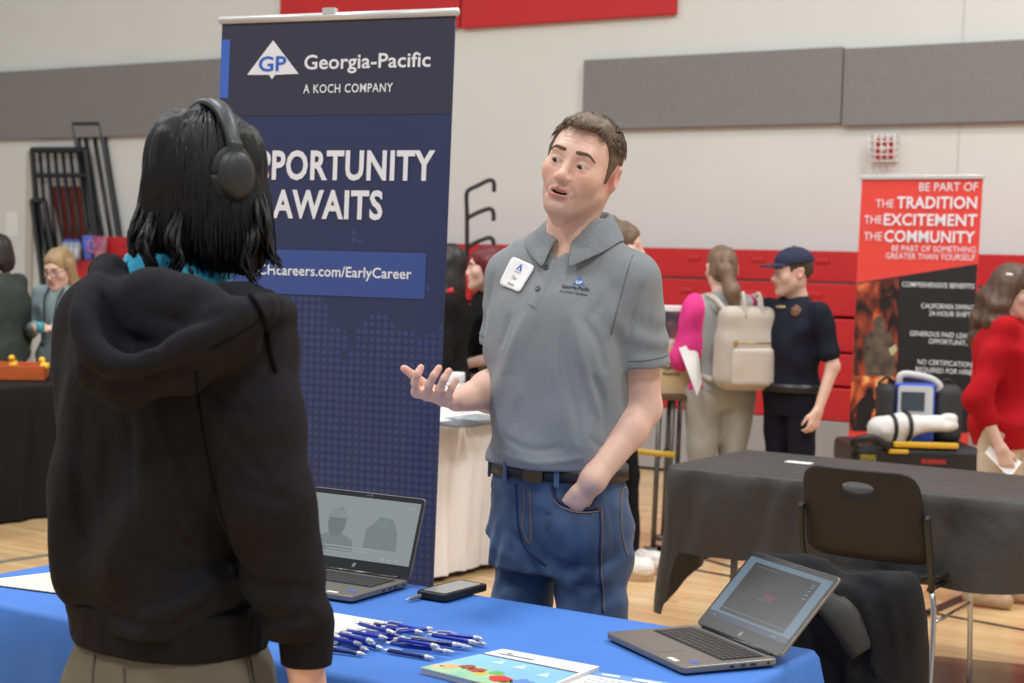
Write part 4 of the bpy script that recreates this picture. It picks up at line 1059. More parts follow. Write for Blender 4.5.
# ------------------------------------------------------------------ chairs
CH = mat('black_seat_plastic', (38, 36, 35), .6, spec=.3, bump=(400, .1, .001)); CR_ = mat('chrome', (190, 190, 192), .18, metal=.9); CF = mat('black_frame', (24, 24, 25), .35)
def chair(label, loc, fwd, sc=1.0):
    fwd = Vector(fwd).normalized(); u = fwd.cross(Vector((0, 0, 1)))      # u = sitter's right
    t = thing('stacking_chair', label, 'chair', loc); M = frame(Vector(loc), u, fwd) @ Matrix.Scale(sc, 4)   # x right, y forward, z up ; origin under seat centre
    # backrest with oval hand hole
    W2, z0, z1, rr = .225, .52, .845, .06; hc = (0, .785); n = 72
    def outer(a):
        dx, dz = math.cos(a), math.sin(a); best = 9
        pts = rrect(2*W2, z1-z0, rr, 8, 0, (z0+z1)/2); q = None
        for i in range(len(pts)):
            (x1, y1), (x2, y2) = pts[i], pts[(i+1) % len(pts)]; x1 -= hc[0]; x2 -= hc[0]; y1 -= hc[1]; y2 -= hc[1]
            den = dx*(y2-y1)-dz*(x2-x1)
            if abs(den) < 1e-9: continue
            s = (x1*(y2-y1)-y1*(x2-x1))/den; w_ = (x1*dz-y1*dx)/den
            if s > 0 and -1e-6 <= w_ <= 1+1e-6 and s < best: best = s
        return best
    vs = []; fs = []; K = 7
    for k in range(K+1):
        for i in range(n):
            a = 2*PI*i/n; ro = outer(a); hx, hz = .062*math.cos(a), .020*math.sin(a)
            x = hx+(ro*math.cos(a)-hx)*k/K; z = hc[1]+hz+(ro*math.sin(a)-hz)*k/K
            taper = 1-.10*((z-z0)/(z1-z0)); y = -.205-.13*((z-z0)/(z1-z0))-.035*(1-(x/W2)**2)+.04*max(0, 1-(z-z0)/.05)**2
            vs.append((x*taper, y, z))
    for k in range(K):
        for i in range(n): j = (i+1) % n; fs.append((k*n+i, k*n+j, (k+1)*n+j, (k+1)*n+i))
    q = MB(M); q.add(vs, fs); q.build('backrest', CH, t, solid=.008)
    # seat
    def sf(a, b):
        x = (a-.5)*2; y = (b-.5)*2
        k = 1/max((abs(x)**5+abs(y)**5)**.2, 1e-6)*max(abs(x), abs(y)) if max(abs(x), abs(y)) > 0 else 1
        X, Y = x*k*.225, y*k*.22
        return (X, Y, .455+.018*abs(x)**3-.03*max(0, y-.55)**2+.02*max(0, -y-.6))
    q = MB(M); q.grid(sf, 20, 20); q.build('seat', CH, t, solid=.012)
    for s in (-1, 1):
        q = MB(M); q.tube(catmull([(s*.218, -.19, .44), (s*.226, -.235, .5), (s*.228, -.262, .58), (s*.222, -.29, .70)], 5), .012, 8); q.build('back_upright', CF, t)
        q = MB(M); q.tube(catmull([(s*.205, .19, .435), (s*.222, .215, .41), (s*.23, .225, .3), (s*.235, .24, .005)], 5), .0095, 10); q.build('leg', CR_, t)
        q = MB(M); q.tube(catmull([(s*.205, -.17, .435), (s*.225, -.195, .41), (s*.235, -.21, .3), (s*.24, -.25, .005)], 5), .0095, 10); q.build('leg', CR_, t)
        q = MB(M); q.tube([(s*.205, .2, .437), (s*.205, -.18, .437)], .0095, 8); q.build('seat_rail', CF, t)
        q = MB(M); q.tube([(s*.229, .222, .33), (s*.232, -.205, .33)], .006, 8); q.build('stretcher', CR_, t)
    return t
cpos = P(870, 500, 5.47)+N*.22+D*.0; cpos.z = 0
chair('empty black plastic chair with an oval hole in its backrest', cpos, N)
jpos = Vector((.690, 3.43, 0)); jf = -N
chair('black chair under the draped jacket at the end of the blue table', jpos+jf*.245, jf, .90)
# jacket over the second chair's backrest: x = sitter's right, y = forward
ju = Vector(jf).cross(Vector((0, 0, 1))); MJ = frame(jpos+Vector((0, 0, 0)), ju, jf)
JK = mat('black_jacket', (33, 33, 35), .85, spec=.2, noise=(40, .15), bump=(260, .35, .002))
jk = Fd()
jk.u(bx((0, .0, .62), (.190, .055, .25), .05), .02)
jk.u(cap((-.15, -.01, .772), (.15, -.01, .772), .050), .04)
jk.u(cap((.155, -.04, .755), (.195, -.05, .36), .052, .05), .02).u(cap((-.155, -.04, .755), (-.195, -.05, .36), .052, .05), .02)
jk.u(bx((0, -.05, .5), (.20, .03, .24), .03), .03)
jk.d(lambda p: -.026*np.maximum(0, vn(p, (15, 15, 2.6), 3))-.012*vn(p, (9, 9, 5), 5)+.007*vn(p, (30, 30, 8), 8))
iMJ0 = MJ.inverted()
def jkhit(px, py):
    h = hit(jk, iMJ0 @ EYE, iMJ0.to_3x3() @ ray(px, py), 2.5); return None if h is None else Vector(h)
creases(jk, [([(848, 588), (857, 630), (861, 683)], .012, .012), ([(878, 588), (887, 635), (892, 683)], .012, .010), ([(864, 600), (873, 640), (876, 690)], -.008, .012), ([(834, 615), (840, 650), (838, 690)], .010, .010),
    ([(800, 600), (812, 640), (815, 690)], .010, .010), ([(895, 590), (904, 620), (908, 660)], .008, .008), ([(838, 575), (862, 582), (890, 594)], .008, .008), ([(852, 660), (868, 672), (884, 690)], .009, .008)], jkhit)
t = thing('jacket', 'black jacket draped over the chair at the right end of the blue table', 'jacket', jpos)
vj, qj = sdf_mesh(jk, (-.36, -.16, .2), (.36, .14, .92), .009); vj = relax(vj, qj, 1)
mesh_obj('jacket_body', (vj@np.array(MJ.to_3x3()).T)+np.array(MJ.translation), qj, JK, t)
iMJ = MJ.inverted()
def on_jacket(px, py):
    o = iMJ @ EYE; d = iMJ.to_3x3() @ ray(px, py); h_ = hit(jk, o, d, 2.5); return MJ @ Vector(h_) if h_ is not None else None
fl = Fd(); pts = [on_jacket(x, y) for x, y in ((806, 596), (822, 600), (838, 612), (852, 630), (866, 650))]; pts = [p for p in pts if p]
q = MB(); vn_ = (EYE-pts[2]).normalized()
wid = [.012, .026, .032, .034, .036]
path = catmull(pts, 4); vs = []; fs = []
for i, p in enumerate(path):
    tt = (path[min(i+1, len(path)-1)]-path[max(i-1, 0)]).normalized(); sd = tt.cross(vn_).normalized(); w_ = np.interp(i/(len(path)-1), [0, .25, .5, .75, 1], wid[:5])
    vs += [p-sd*w_+vn_*.004, p-sd*w_*.5+vn_*.016, p+sd*w_*.5+vn_*.016, p+sd*w_+vn_*.004]
for i in range(len(path)-1):
    for k in range(3): fs.append((i*4+k, (i+1)*4+k, (i+1)*4+k+1, i*4+k+1))
q.add(vs, fs); q.build('lapel', mat('jacket_facing', (58, 57, 56), .8, bump=(200, .3, .002)), t, solid=.006)
# ------------------------------------------------------------------ things on the white table
p = Vector(P(454, 412, 8.0)); p.z = .752; t = thing('canister', "white plastic canister on the white table, behind the man's open hand", 'canister', p)
cw = mat('canister_white', (240, 240, 238), .4); Mx = Matrix.Translation(p)
MB(Mx).lathe([(.046, 0), (.048, .01), (.048, .15), (.044, .158)], 24).build('canister_body', cw, t)
MB(Mx).lathe([(.051, .158), (.051, .198), (.048, .203)], 24).build('lid', cw, t)
for k, (px, py, col, nm) in enumerate(((462, 424, (92, 96, 104), 'dark'), (478, 418, (176, 186, 190), 'pale'))):
    p = G(px, py, .753); q = MB(frame(p, N, -D)); q.box((-.14, -.1, 0), (.14, .1, .006)); tag(q.build('brochure', mat('brochure_'+nm, col, .4, noise=(18, .5)), smooth=False), '%s printed brochure on the white table' % nm, 'brochure')
# ------------------------------------------------------------------ orange tray with ducks on the left table
ORG = mat('orange_tray', (196, 92, 34), .45, noise=(20, .2)); p = G(24, 380, .755); t = thing('tray', 'shallow orange tray on the black table at the left edge', 'tray', p)
Mt = frame(p, Vector((.98, .2, 0)), Vector((-.2, .98, 0)))
q = MB(Mt); q.box((-.30, -.02, .0), (.11, .30, .02)); q.build('tray_floor', ORG, t, smooth=False)
q = MB(Mt); q.box((-.30, -.03, .0), (.11, -.015, .085)); q.box((-.30, .30, 0), (.11, .315, .085)); q.box((-.305, -.03, 0), (-.29, .315, .085)); q.box((.10, -.03, 0), (.115, .315, .085)); q.build('tray_wall', ORG, t, smooth=False, bevel=.004)
sw = mat('red_candy', (170, 42, 30), .35)
for k in range(10):
    x, y = random.uniform(-.26, .07), random.uniform(.03, .25); c = Mt @ Vector((x, y, .05))
    q = MB(Matrix.Translation(c-Vector((0, 0, .03)))); q.lathe([(.012, 0), (.024, .012), (.026, .03), (.016, .046), (.006, .05)], 10); tag(q.build('wrapped_sweet', sw), 'small red item inside the orange tray', 'sweet', 'red items in the orange tray')
DUCK = mat('rubber_duck_yellow', (248, 200, 44), .35); BEAK = mat('duck_beak', (232, 110, 36), .35)
def duck(label, c, rz):
    t = thing('rubber_duck', label, 'rubber duck', c, rz); t.scale = (.72, .72, .72)
    f = Fd(); f.u(ell((0, 0, .032), (.046, .034, .032))).u(ell((.03, 0, .086), (.027, .026, .026)), .02).u(cap((-.03, 0, .04), (-.058, 0, .062), .015, .006), .02)
    sdf_obj('body', f, (-.08, -.05, -.01), (.08, .05, .13), .005, DUCK, t)
    f = Fd(); f.u(ell((.06, 0, .082), (.016, .014, .006))); sdf_obj('beak', f, (.03, -.03, .06), (.09, .03, .1), .003, BEAK, t)
duck('yellow rubber duck sitting in the orange tray', Mt @ Vector((-.07, .09, .06)), -1.7)
duck('yellow rubber duck on the right corner of the orange tray', Mt @ Vector((.11, .05, .052)), 2.6)
# ------------------------------------------------------------------ stand with cardboard sign and monitor
sd = 8.4; a = P(661, 396, sd); STL = mat('dark_steel', (98, 93, 90), .4, metal=.5)
zt_ = P(674, 395, sd).z; Xa, Xb = P(655, 396, sd).x, P(693, 396, sd).x; Fm = Matrix.Translation((0, sd, 0))
t = thing('display_stand', 'dark metal stand holding the cardboard sign and screen', 'stand', ((Xa+Xb)/2, sd+.2, 0))
q = MB(Fm); q.box((Xa, 0, zt_-.03), (Xb, .45, zt_)); q.build('shelf', mat('stand_shelf', (96, 72, 50), .6), t, smooth=False, bevel=.005)
for (x, y) in ((Xa+.03, .03), (Xa+.12, .42), (Xb-.10, .03), (Xb-.02, .42)):
    q = MB(Fm); q.tube([(x, y, zt_-.03), (x-.012, y, .01)], .014, 8); q.box((x-.06, y-.03, 0), (x+.04, y+.03, .025)); q.build('leg', STL, t)
q = MB(Fm); q.tube(catmull([(Xa+.03, .03, .50), ((Xa+Xb)/2, .1, .56), (Xb-.1, .03, .50)], 6), .010, 8); q.build('arched_brace', STL, t)
q = MB(); q.tube([P(632, 451, 8.2), P(675, 455, 8.2)], .016, 8); q.build('yellow_bar', mat('yellow_bar', (206, 168, 60), .4), t)
CB = mat('cardboard', (196, 172, 132), .8, noise=(5, .06)); x0, x1 = P(653, 370, sd).x, P(691, 370, sd).x; zc0, zc1 = zt_+.002, P(672, 345.5, sd).z
t = thing('cardboard_box', 'tan cardboard box with handwritten-style lines, under the screen', 'box', ((x0+x1)/2, sd+.18, zc0))
t['label'] = 'tan cardboard box with printed black lines, under the screen'
q = MB(Fm); q.box((x0, .02, zc0), (x1, .34, zc1)); q.build('box_body', CB, t, smooth=False, bevel=.003)
MT = frame(Vector((x0, sd+.02, zc0)), (1, 0, 0), (0, 0, 1)); INK = mat('black_ink', (40, 36, 34), .7)
q = MB()
for k, (s_, y_) in enumerate((('City of Fire', .64), ('Bridge - Fuel', .51), ('Rescue', .38))): text_on(q, MT, s_, (x1-x0)*.5, (zc1-zc0)*y_, None, .022, .01, align='C', lift=.002)
q.build('lettering', INK, t, smooth=False)
z2 = P(676, 306, sd).z
t = thing('monitor', 'small white-framed screen on the cardboard box, behind the pink sleeve', 'monitor', ((x0+x1)/2, sd+.15, zc1))
q = MB(Fm); q.box((x0-.02, .08, zc1+.002), (x1+.03, .13, z2)); q.build('screen_case', mat('white_plastic', (232, 230, 226), .4), t, smooth=False, bevel=.006)
q = MB(Fm); q.box((x0+.0, .076, zc1+.035), (x1+.012, .081, z2-.03)); q.build('display', mat('dark_display', (52, 50, 60), .25, emit=.25, rgb2=(150, 96, 92), noise=(9, 1)), t, smooth=False)
q = MB(Fm); q.box((x0+.1, .06, zc1), (x1-.1, .22, zc1+.012)); q.build('screen_foot', mat('white_plastic', (232, 230, 226), .4), t, smooth=False, bevel=.003)
# ------------------------------------------------------------------ stretcher with monitor, blanket, bags (in front of the red banner)
gd = 8.75; GX = lambda px, py=430: P(px, py, gd).x; GZ = lambda px, py: P(px, py, gd).z
Mg = Matrix.Translation((0, gd, 0)); YEL = mat('stretcher_yellow', (222, 172, 36), .4); BKP = mat('stretcher_black', (32, 31, 33), .5)
t = thing('stretcher', 'low black and yellow ambulance stretcher in front of the red banner', 'stretcher', (GX(908), gd+.3, 0))
x0, x1 = GX(852), GX(985); zz = GZ(910, 447)
q = MB(Mg); q.box((x0, -.02, zz-.14), (x1, .5, zz)); q.build('bed_frame', BKP, t, smooth=False, bevel=.03)
q = MB(Mg); q.box((GX(893), -.035, zz+.0), (GX(958), -.0, zz+.03)); q.build('side_rail', YEL, t, smooth=False, bevel=.008)
q = MB(Mg); q.box((GX(888), -.04, zz-.035), (GX(908), -.01, zz-.012)); q.build('side_rail', YEL, t, smooth=False, bevel=.006)
q = MB(Mg); q.box((GX(938), -.035, zz-.135), (GX(966), -.015, zz-.115)); q.build('lower_rail', YEL, t, smooth=False, bevel=.006)
q = MB(Mg); q.box((GX(860), -.026, zz-.085), (GX(876), -.018, zz-.045)); q.build('label_plate', mat('yellow_label', (170, 160, 60), .5, noise=(60, .6)), t, smooth=False)
q = MB(Mg); q.box((GX(921), -.026, zz-.088), (GX(946), -.018, zz-.062)); q.build('red_label', mat('label_red', (170, 48, 40), .5, noise=(60, .4)), t, smooth=False)
for x in (x0+.1, x1-.12):
    for y in (.05, .43):
        q = MB(Mg); q.tube([(x, y, zz-.14), (x, y, .11)], .02, 8); q.tube([(x, y-.02, .06), (x, y+.02, .06)], .06, 16); q.build('leg', BKP, t)
q = MB(Mg); q.tube(catmull([(x0+.02, -.03, zz-.02), (x0-.0, -.06, zz+.03), (x0+.1, -.06, zz+.05), (x0+.2, -.03, zz+.0)], 5), .02, 8); q.build('grab_handle', BKP, t)
WB = mat('white_blanket', (228, 226, 222), .85, bump=(60, .4, .006)); bl_ = Fd(); c = lambda px, py, y=0.08: (GX(px), gd+y, GZ(px, py))
bl_.u(cap(c(884, 431), c(905, 428), .075, .07)).u(cap(c(905, 428), c(940, 424), .065, .045), .03).u(cap(c(940, 424), c(948, 424), .045, .028), .02).u(ell(c(953, 419), (.05, .04, .028)), .02).u(ell(c(953, 427), (.05, .05, .035)), .02)
bl_.u(ell(c(898, 441), (.09, .06, .03)), .03)
bl_.d(lambda p: .008*vn(p, (18, 9, 14), 3)+.004*vn(p, (40, 20, 30), 6))
t = thing('blanket', 'rolled white blanket strapped on the stretcher', 'blanket', (GX(908), gd+.08, zz))
sdf_obj('blanket_roll', bl_, (GX(868), gd-.06, zz-.02), (GX(968), gd+.24, GZ(900, 408)), .011, WB, t, world=True)
for px, py in ((893, 430), (908, 428)):
    q = MB(Mg); cx, cz = GX(px), GZ(px, py); pts = [(cx+.02*math.sin(a), .08-.083*math.sin(a), cz+.083*math.cos(a)) for a in [PI*k/14-.2 for k in range(17)]]
    q.tube(pts, .011, 6); q.build('strap', BKP, t)
for nm, lab, pa, pb, r_ in (('bag', 'black equipment bag left of the blue and white heart monitor', (888, 386), (906, 428), .05), ('bag', 'black equipment bag right of the blue and white heart monitor', (944, 388), (974, 436), .05)):
    xa, xb, za, zb_ = GX(pa[0]), GX(pb[0]), GZ(*pb), GZ(*pa); f = Fd().u(bx(((xa+xb)/2, gd+.28, (zz+zb_)/2), ((xb-xa)/2, .1, (zb_-zz)/2), r_))
    f.d(lambda p: .01*vn(p, (12, 12, 9), 4))
    tb = thing(nm, lab, 'bag', ((xa+xb)/2, gd+.28, zz)); sdf_obj('bag_body', f, (xa-.03, gd+.15, zz-.02), (xb+.03, gd+.42, zb_+.03), .012, mat('bag_nylon', (52, 50, 52), .7), tb, world=True)
    q = MB(); q.tube(catmull([((xa+xb)/2-.05, gd+.28, zb_-.01), ((xa+xb)/2, gd+.28, zb_+.03), ((xa+xb)/2+.05, gd+.28, zb_-.01)], 5), .008, 6); q.build('carry_handle', BKP, tb)
t = thing('heart_monitor', 'blue and white portable heart monitor with a carry handle', 'medical monitor', (GX(923), gd+.25, zz))
xa, xb, za, zb_ = GX(904), GX(943), zz, GZ(923, 386); BLM = mat('monitor_blue', (58, 92, 190), .4); LG = mat('monitor_grey', (196, 198, 198), .4)
Mm = Mg @ Matrix.Translation((0, .17, 0))
q = MB(Mm); q.box((xa, .0, za), (xb, .14, zb_)); q.build('monitor_case', BLM, t, smooth=False, bevel=.018)
q = MB(Mm); q.prism(rrect((xb-xa)*.9, (zb_-za)*.60, .02, cx=(xa+xb)/2-.008, cy=za+(zb_-za)*.66), -.012, .01, M=Matrix.Rotation(PI/2, 4, 'X')); q.build('front_face', LG, t, smooth=False)
q = MB(Mm); x_, z_ = (xa+xb)/2-.025, za+(zb_-za)*.70; q.box((x_-.065, -.016, z_-.05), (x_+.065, -.011, z_+.055)); q.build('display', mat('monitor_screen', (62, 72, 82), .2), t, smooth=False)
q = MB(Mm); q.tube(catmull([(xa+.02, .06, zb_-.01), (xa+.02, .05, zb_+.035), (xa+.06, .05, zb_+.05), (xb-.03, .05, zb_+.03), (xb+.03, .05, zb_-.01), (xb+.03, .06, zb_-.05)], 5), .02, 10); q.build('carry_handle', mat('monitor_grip', (206, 206, 204), .4), t)
q = MB(Mm)
for k, xx in enumerate((.3, .5, .62)): q.box((xa+(xb-xa)*xx-.008, -.016, za+(zb_-za)*.42), (xa+(xb-xa)*xx+.008, -.011, za+(zb_-za)*.47))
q.build('keys', mat('key_amber', (226, 160, 80), .4), t, smooth=False)
q = MB(Mm); q.box((xa+(xb-xa)*.78, -.016, za+(zb_-za)*.40), (xa+(xb-xa)*.88, -.011, za+(zb_-za)*.49)); q.build('shock_key', mat('key_red', (220, 90, 60), .4), t, smooth=False)
# ------------------------------------------------------------------ the man in the grey polo shirt
TH = math.radians(-28); MX, MY = P(561, 400, 3.80).x, 3.80
man = thing('person', 'person in a grey polo shirt and blue jeans gesturing with an open hand', 'person', (MX, MY, 0), TH)
MM = WM[man]; iMM = MM.inverted()
def L(px, py, d): return tuple(iMM @ P(px, py, d))
RH_ = Matrix.Rotation(math.radians(6), 4, 'Z') @ Matrix.Rotation(math.radians(15.5), 4, 'Y') @ Matrix.Rotation(math.radians(-2), 4, 'X') @ Matrix.Scale(1.03, 4)
HO = tuple(Vector(L(568.5, 164, 3.67))-RH_.to_3x3() @ Vector((0, -.085, 0)))
MH = Matrix.Translation(HO) @ RH_
SKIN = (228, 186, 166)
shl, shr = (.172, .012, 1.472), (-.146, .012, 1.472)
ell_, wrl = L(643, 408, 3.76), None
elr, wrr = L(507, 387, 3.93), L(457, 400, 3.68)
# --- jeans field first: the hand goes into its pocket
DENIM = None
jf_ = Fd()
jf_.u(stack([(.78, 0, .01, .172, .115), (.86, 0, .012, .176, .122), (.95, 0, .008, .170, .120), (1.02, 0, 0, .160, .118), (1.055, 0, 0, .158, .118)], 2.3), 0)
kl, kr = (.112, -.015, .50), (-.105, .0, .50); al, ar = (.12, .03, .06), (-.115, .04, .06)
jf_.u(cap((.088, .005, .86), kl, .096, .072), .03).u(cap(kl, al, .072, .062), .03)
jf_.u(cap((-.084, .015, .84), kr, .080, .070), .012).u(cap(kr, ar, .072, .062), .03)
jf_.d(lambda p: .0045*np.sin(p[:, 2]*75+6*np.sin(p[:, 0]*22)+3*vn(p, (9, 9, 6), 2))*np.exp(-((p[:, 2]-.80)/.09)**2)+.003*vn(p, (11, 11, 16), 4)+.004*vn(p, (26, 26, 34), 6))
jf_.i(half((0, 0, 1.052), (0, 0, 1)))
def jhit(px, py, out=0):
    o = iMM @ EYE; d = iMM.to_3x3() @ ray(px, py); h = hit(jf0, o, d, 3.0)
    return None if h is None else tuple(h+grad(jf0, h)*out)
jf0 = jf_
wr_ = jhit(590, 478, .030); kn_ = jhit(579, 500, .003)
wrl = wr_; 
# pocketed fingers push the denim out below the pocket edge
jb2 = jhit(578, 528, -.028)
jf = Fd(); jf.u(jf_, 0); jf.u(cap(jhit(568, 521, -.004), jhit(588, 522, -.006), .036, .034), .035); jf.u(cap(jhit(572, 540, -.014), jhit(584, 542, -.014), .032, .03), .05)
jf.s(cap(jhit(590, 480, .026), jhit(579, 500, .006), .031, .029), .004); jf.s(cap(jhit(562, 492, .004), jhit(572, 501, .004), .012, .016), .006)      # the mouth of the pocket
jf.u(cap(jhit(558, 500, .006), jhit(566, 508, .018), .0045), .008).u(cap(jhit(566, 508, .018), jhit(586, 512, .020), .005), .008).u(cap(jhit(586, 512, .020), jhit(600, 508, .004), .0045), .008)
creases(jf, [([(538, 512), (560, 519), (588, 527)], .0045, .006), ([(545, 530), (570, 538), (600, 541)], .004, .006), ([(498, 515), (510, 532), (524, 545)], .004, .007), ([(498, 545), (515, 552)], .004, .007),
    ([(556, 560), (588, 567), (618, 560)], .005, .008), ([(562, 580), (592, 588), (620, 584)], .004, .007), ([(606, 490), (612, 520), (614, 550)], .004, .008), ([(540, 555), (552, 575), (556, 600)], .005, .009)], jhit)
def denim():
    m = mat('blue_denim', (44, 72, 112), .8, bump=(420, .3, .001), sheen=.1)
    nt = m.node_tree; Lk = nt.links; b = nt.nodes['Principled BSDF']; tc = nt.nodes.new('ShaderNodeTexCoord')
    n1 = nt.nodes.new('ShaderNodeTexNoise'); n1.inputs['Scale'].default_value = 7; n1.inputs['Detail'].default_value = 6
    mp = nt.nodes.new('ShaderNodeMapping'); mp.inputs['Scale'].default_value = (1.2, 1.2, .7); Lk.new(tc.outputs['Object'], mp.inputs['Vector']); Lk.new(mp.outputs['Vector'], n1.inputs['Vector'])
    r = nt.nodes.new('ShaderNodeValToRGB'); e = r.color_ramp.elements; e[0].position = .3; e[0].color = (*lin((31, 48, 78)), 1); e[1].position = .75; e[1].color = (*lin((84, 110, 146)), 1)
    Lk.new(n1.outputs['Fac'], r.inputs['Fac']); Lk.new(r.outputs['Color'], b.inputs['Base Color']); return m
DENIM = denim()
sdf_obj('jeans', jf, (-.30, -.24, .03), (.32, .22, 1.07), .0075, DENIM, man, sm=1)
def jline(pts, r, m, name, out=.001, n=5, parent=man, fld=None):
    ps = []
    o = iMM @ EYE
    for p in catmull([Vector((*q, 0)) for q in pts], n):
        h = hit(fld or jf, o, iMM.to_3x3() @ ray(p.x, p.y), 3.0)
        if h is not None: ps.append(h+grad(fld or jf, h)*out)
    q = MB(); q.tube(ps, r, 6); return q.build(name, m, parent, world=False)
STI = mat('denim_stitch', (150, 116, 76), .7); DSEAM = mat('denim_seam', (30, 46, 78), .8)
jline([(552, 486), (555, 496), (563, 504.5), (575, 509), (588, 509.5), (599, 508)], .0042, DSEAM, 'pocket_edge', .002)
jline([(551, 488), (554, 499), (562, 507.5), (575, 512), (588, 512.5), (600, 511)], .0011, STI, 'pocket_stitch')
jline([(600, 506), (601, 530), (600, 560), (602, 590), (603, 612)], .0035, DSEAM, 'side_seam', 0)
jline([(601, 508), (602, 530), (601, 560), (603, 590), (604, 612)], .0010, STI, 'side_stitch', .002)
jline([(524, 488), (524, 508), (522, 525), (527, 540), (531, 541), (531, 520), (530, 492)], .0011, STI, 'fly_stitch', .001)
jline([(516, 484), (517, 505), (519, 530), (524, 546), (534, 556), (546, 566)], .0028, DSEAM, 'fly_seam', 0)
jline([(626, 487), (622, 492), (621, 520), (624, 545), (628, 556)], .0013, STI, 'back_pocket_stitch', .001)
h = hit(jf, iMM @ EYE, iMM.to_3x3() @ ray(598, 508), 3.0)
q = MB(frame(h, grad(jf, h).tolist() and Vector(grad(jf, h)).orthogonal(), Vector(grad(jf, h)).cross(Vector(grad(jf, h)).orthogonal()))); q.lathe([(.005, 0), (.0052, .003), (.003, .0045)], 14)
q.build('rivet', mat('brass', (190, 150, 90), .3, metal=.8), man, world=False)
# shoes
SH = mat('brown_shoe', (70, 50, 38), .5)
for (ax, ay, _) in (al, ar):
    f = Fd().u(cap((ax, ay+.03, .045), (ax+(.01 if ax > 0 else -.01), ay-.15, .035), .042, .038), 0).u(cap((ax, ay+.01, .05), (ax, ay, .1), .044, .046), .02).i(half((0, 0, .0), (0, 0, -1)))
    sdf_obj('shoe', f, (ax-.09, ay-.22, -.01), (ax+.09, ay+.1, .16), .01, SH, man)
# --- belt
BELT = mat('black_leather', (30, 27, 26), .4)
bs = stack([(.985, 0, .002, .1665, .1215), (1.03, 0, 0, .163, .1225), (1.06, 0, 0, .161, .1215)], 2.3)
def ringpt(a, z, off=0):
    d_ = Vector((math.sin(a), -math.cos(a), 0)); o_ = Vector((0, 0, z)); t_ = hit(bs, o_+d_*.5, -d_, 0, 1); return Vector(t_)+d_*off
q = MB(); n = 64; vs = []; fs = []
for i in range(n):
    for (z, off) in ((1.002, .000), (1.002, .0045), (1.036, .0045), (1.036, 0)): vs.append(ringpt(2*PI*i/n, z, off))
for i in range(n):
    j = (i+1) % n
    for k in range(4): fs.append((i*4+k, j*4+k, j*4+(k+1) % 4, i*4+(k+1) % 4))
q.add(vs, fs); belt = q.build('belt', BELT, man, world=False)
for a in (-.62, .42, .9, -1.2, 2.2, -2.2, 3.1):
    t_ = Vector((math.cos(a), math.sin(a), 0)); q = MB(); q.box((-.006, -.003, -.026), (.006, .003, .024), M=frame(ringpt(a, 1.018, .006), t_, Vector((0, 0, 1)).cross(t_)))
    q.build('belt_loop', DENIM, man, world=False, smooth=False)
a = -.02; t_ = Vector((math.cos(a), math.sin(a), 0)); q = MB(frame(ringpt(a, 1.019, .007), t_, (0, 0, 1)))
q.prism(rrect(.05, .042, .006), -.002, .002); q.build('buckle', mat('dark_buckle', (74, 68, 62), .3, metal=.8), man, world=False, smooth=False)
# --- polo shirt
sl_end_l = Vector(shl).lerp(Vector(ell_), .66); sl_end_r = Vector(shr).lerp(Vector(elr), .60)
SL = Vector(shl); EL = Vector(ell_); SR = Vector(shr); ER = Vector(elr)
po = Fd(); SLV = []
po.u(stack([(1.00, 0, -.004, .163, .128), (1.035, 0, -.006, .170, .138), (1.08, 0, -.008, .170, .138), (1.2, 0, -.008, .172, .134), (1.33, 0, -.006, .186, .134), (1.43, 0, .004, .186, .118), (1.50, .0, .012, .145, .092), (1.55, .012, .012, .098, .076), (1.60, .022, .012, .074, .066), (1.635, .026, .01, .066, .060)], 2.25), 0)
po.u(cap((.10, .012, 1.515), SL+Vector((-.01, 0, .004)), .052, .066), .05).u(cap((-.10, .012, 1.515), SR+Vector((.01, 0, .004)), .052, .066), .05)
# drape folds: armpit, belly, blousing over the belt
def po_folds(p):
    x, y, z = p[:, 0], p[:, 1], p[:, 2]
    d = .0042*np.sin(60*(z*.55+x*.9)+2.5*vn(p, (6, 6, 5), 1))*np.exp(-((z-1.30)/.10)**2)*np.clip((x-.02)/.08, 0, 1)
    d += .004*np.sin(52*(z*.6-x*.8)+2.5*vn(p, (6, 6, 5), 9))*np.exp(-((z-1.27)/.11)**2)*np.clip((-x-.02)/.08, 0, 1)
    d += .0055*np.sin(46*x+18*z+3*vn(p, (5, 5, 4), 2))*np.exp(-((z-1.07)/.07)**2)
    d += .005*vn(p, (10, 10, 7), 3)+.0028*vn(p, (22, 22, 14), 7)
    return d
po.d(lambda p: 1.35*po_folds(p))
po.i(half((0, 0, 1.028), (0, 0, -1)))
po.i(lambda p: np.where((np.abs(p[:, 0]) < .115), p[:, 2]-1.615, -1), 0)
for (S, E_, T) in ((SL, EL, sl_end_l), (SR, ER, sl_end_r)):
    ax_ = (E_-S).normalized(); slv = Fd(); slv.u(cap(S, T+ax_*.08, .065, .075), 0).i(half(T, ax_))
    slv.d(lambda p, S=S: .0035*np.sin(70*p[:, 2]+20*p[:, 0]+3*vn(p, (8, 8, 8), 3))*np.exp(-((p[:, 2]-S[2]+.13)/.07)**2)+.003*vn(p, (16, 16, 10), 5))
    slv.s(cap(T-ax_*.035, T+ax_*.09, .056, .0605), .002)
    po.u(slv, .018); SLV.append((slv, T, ax_))
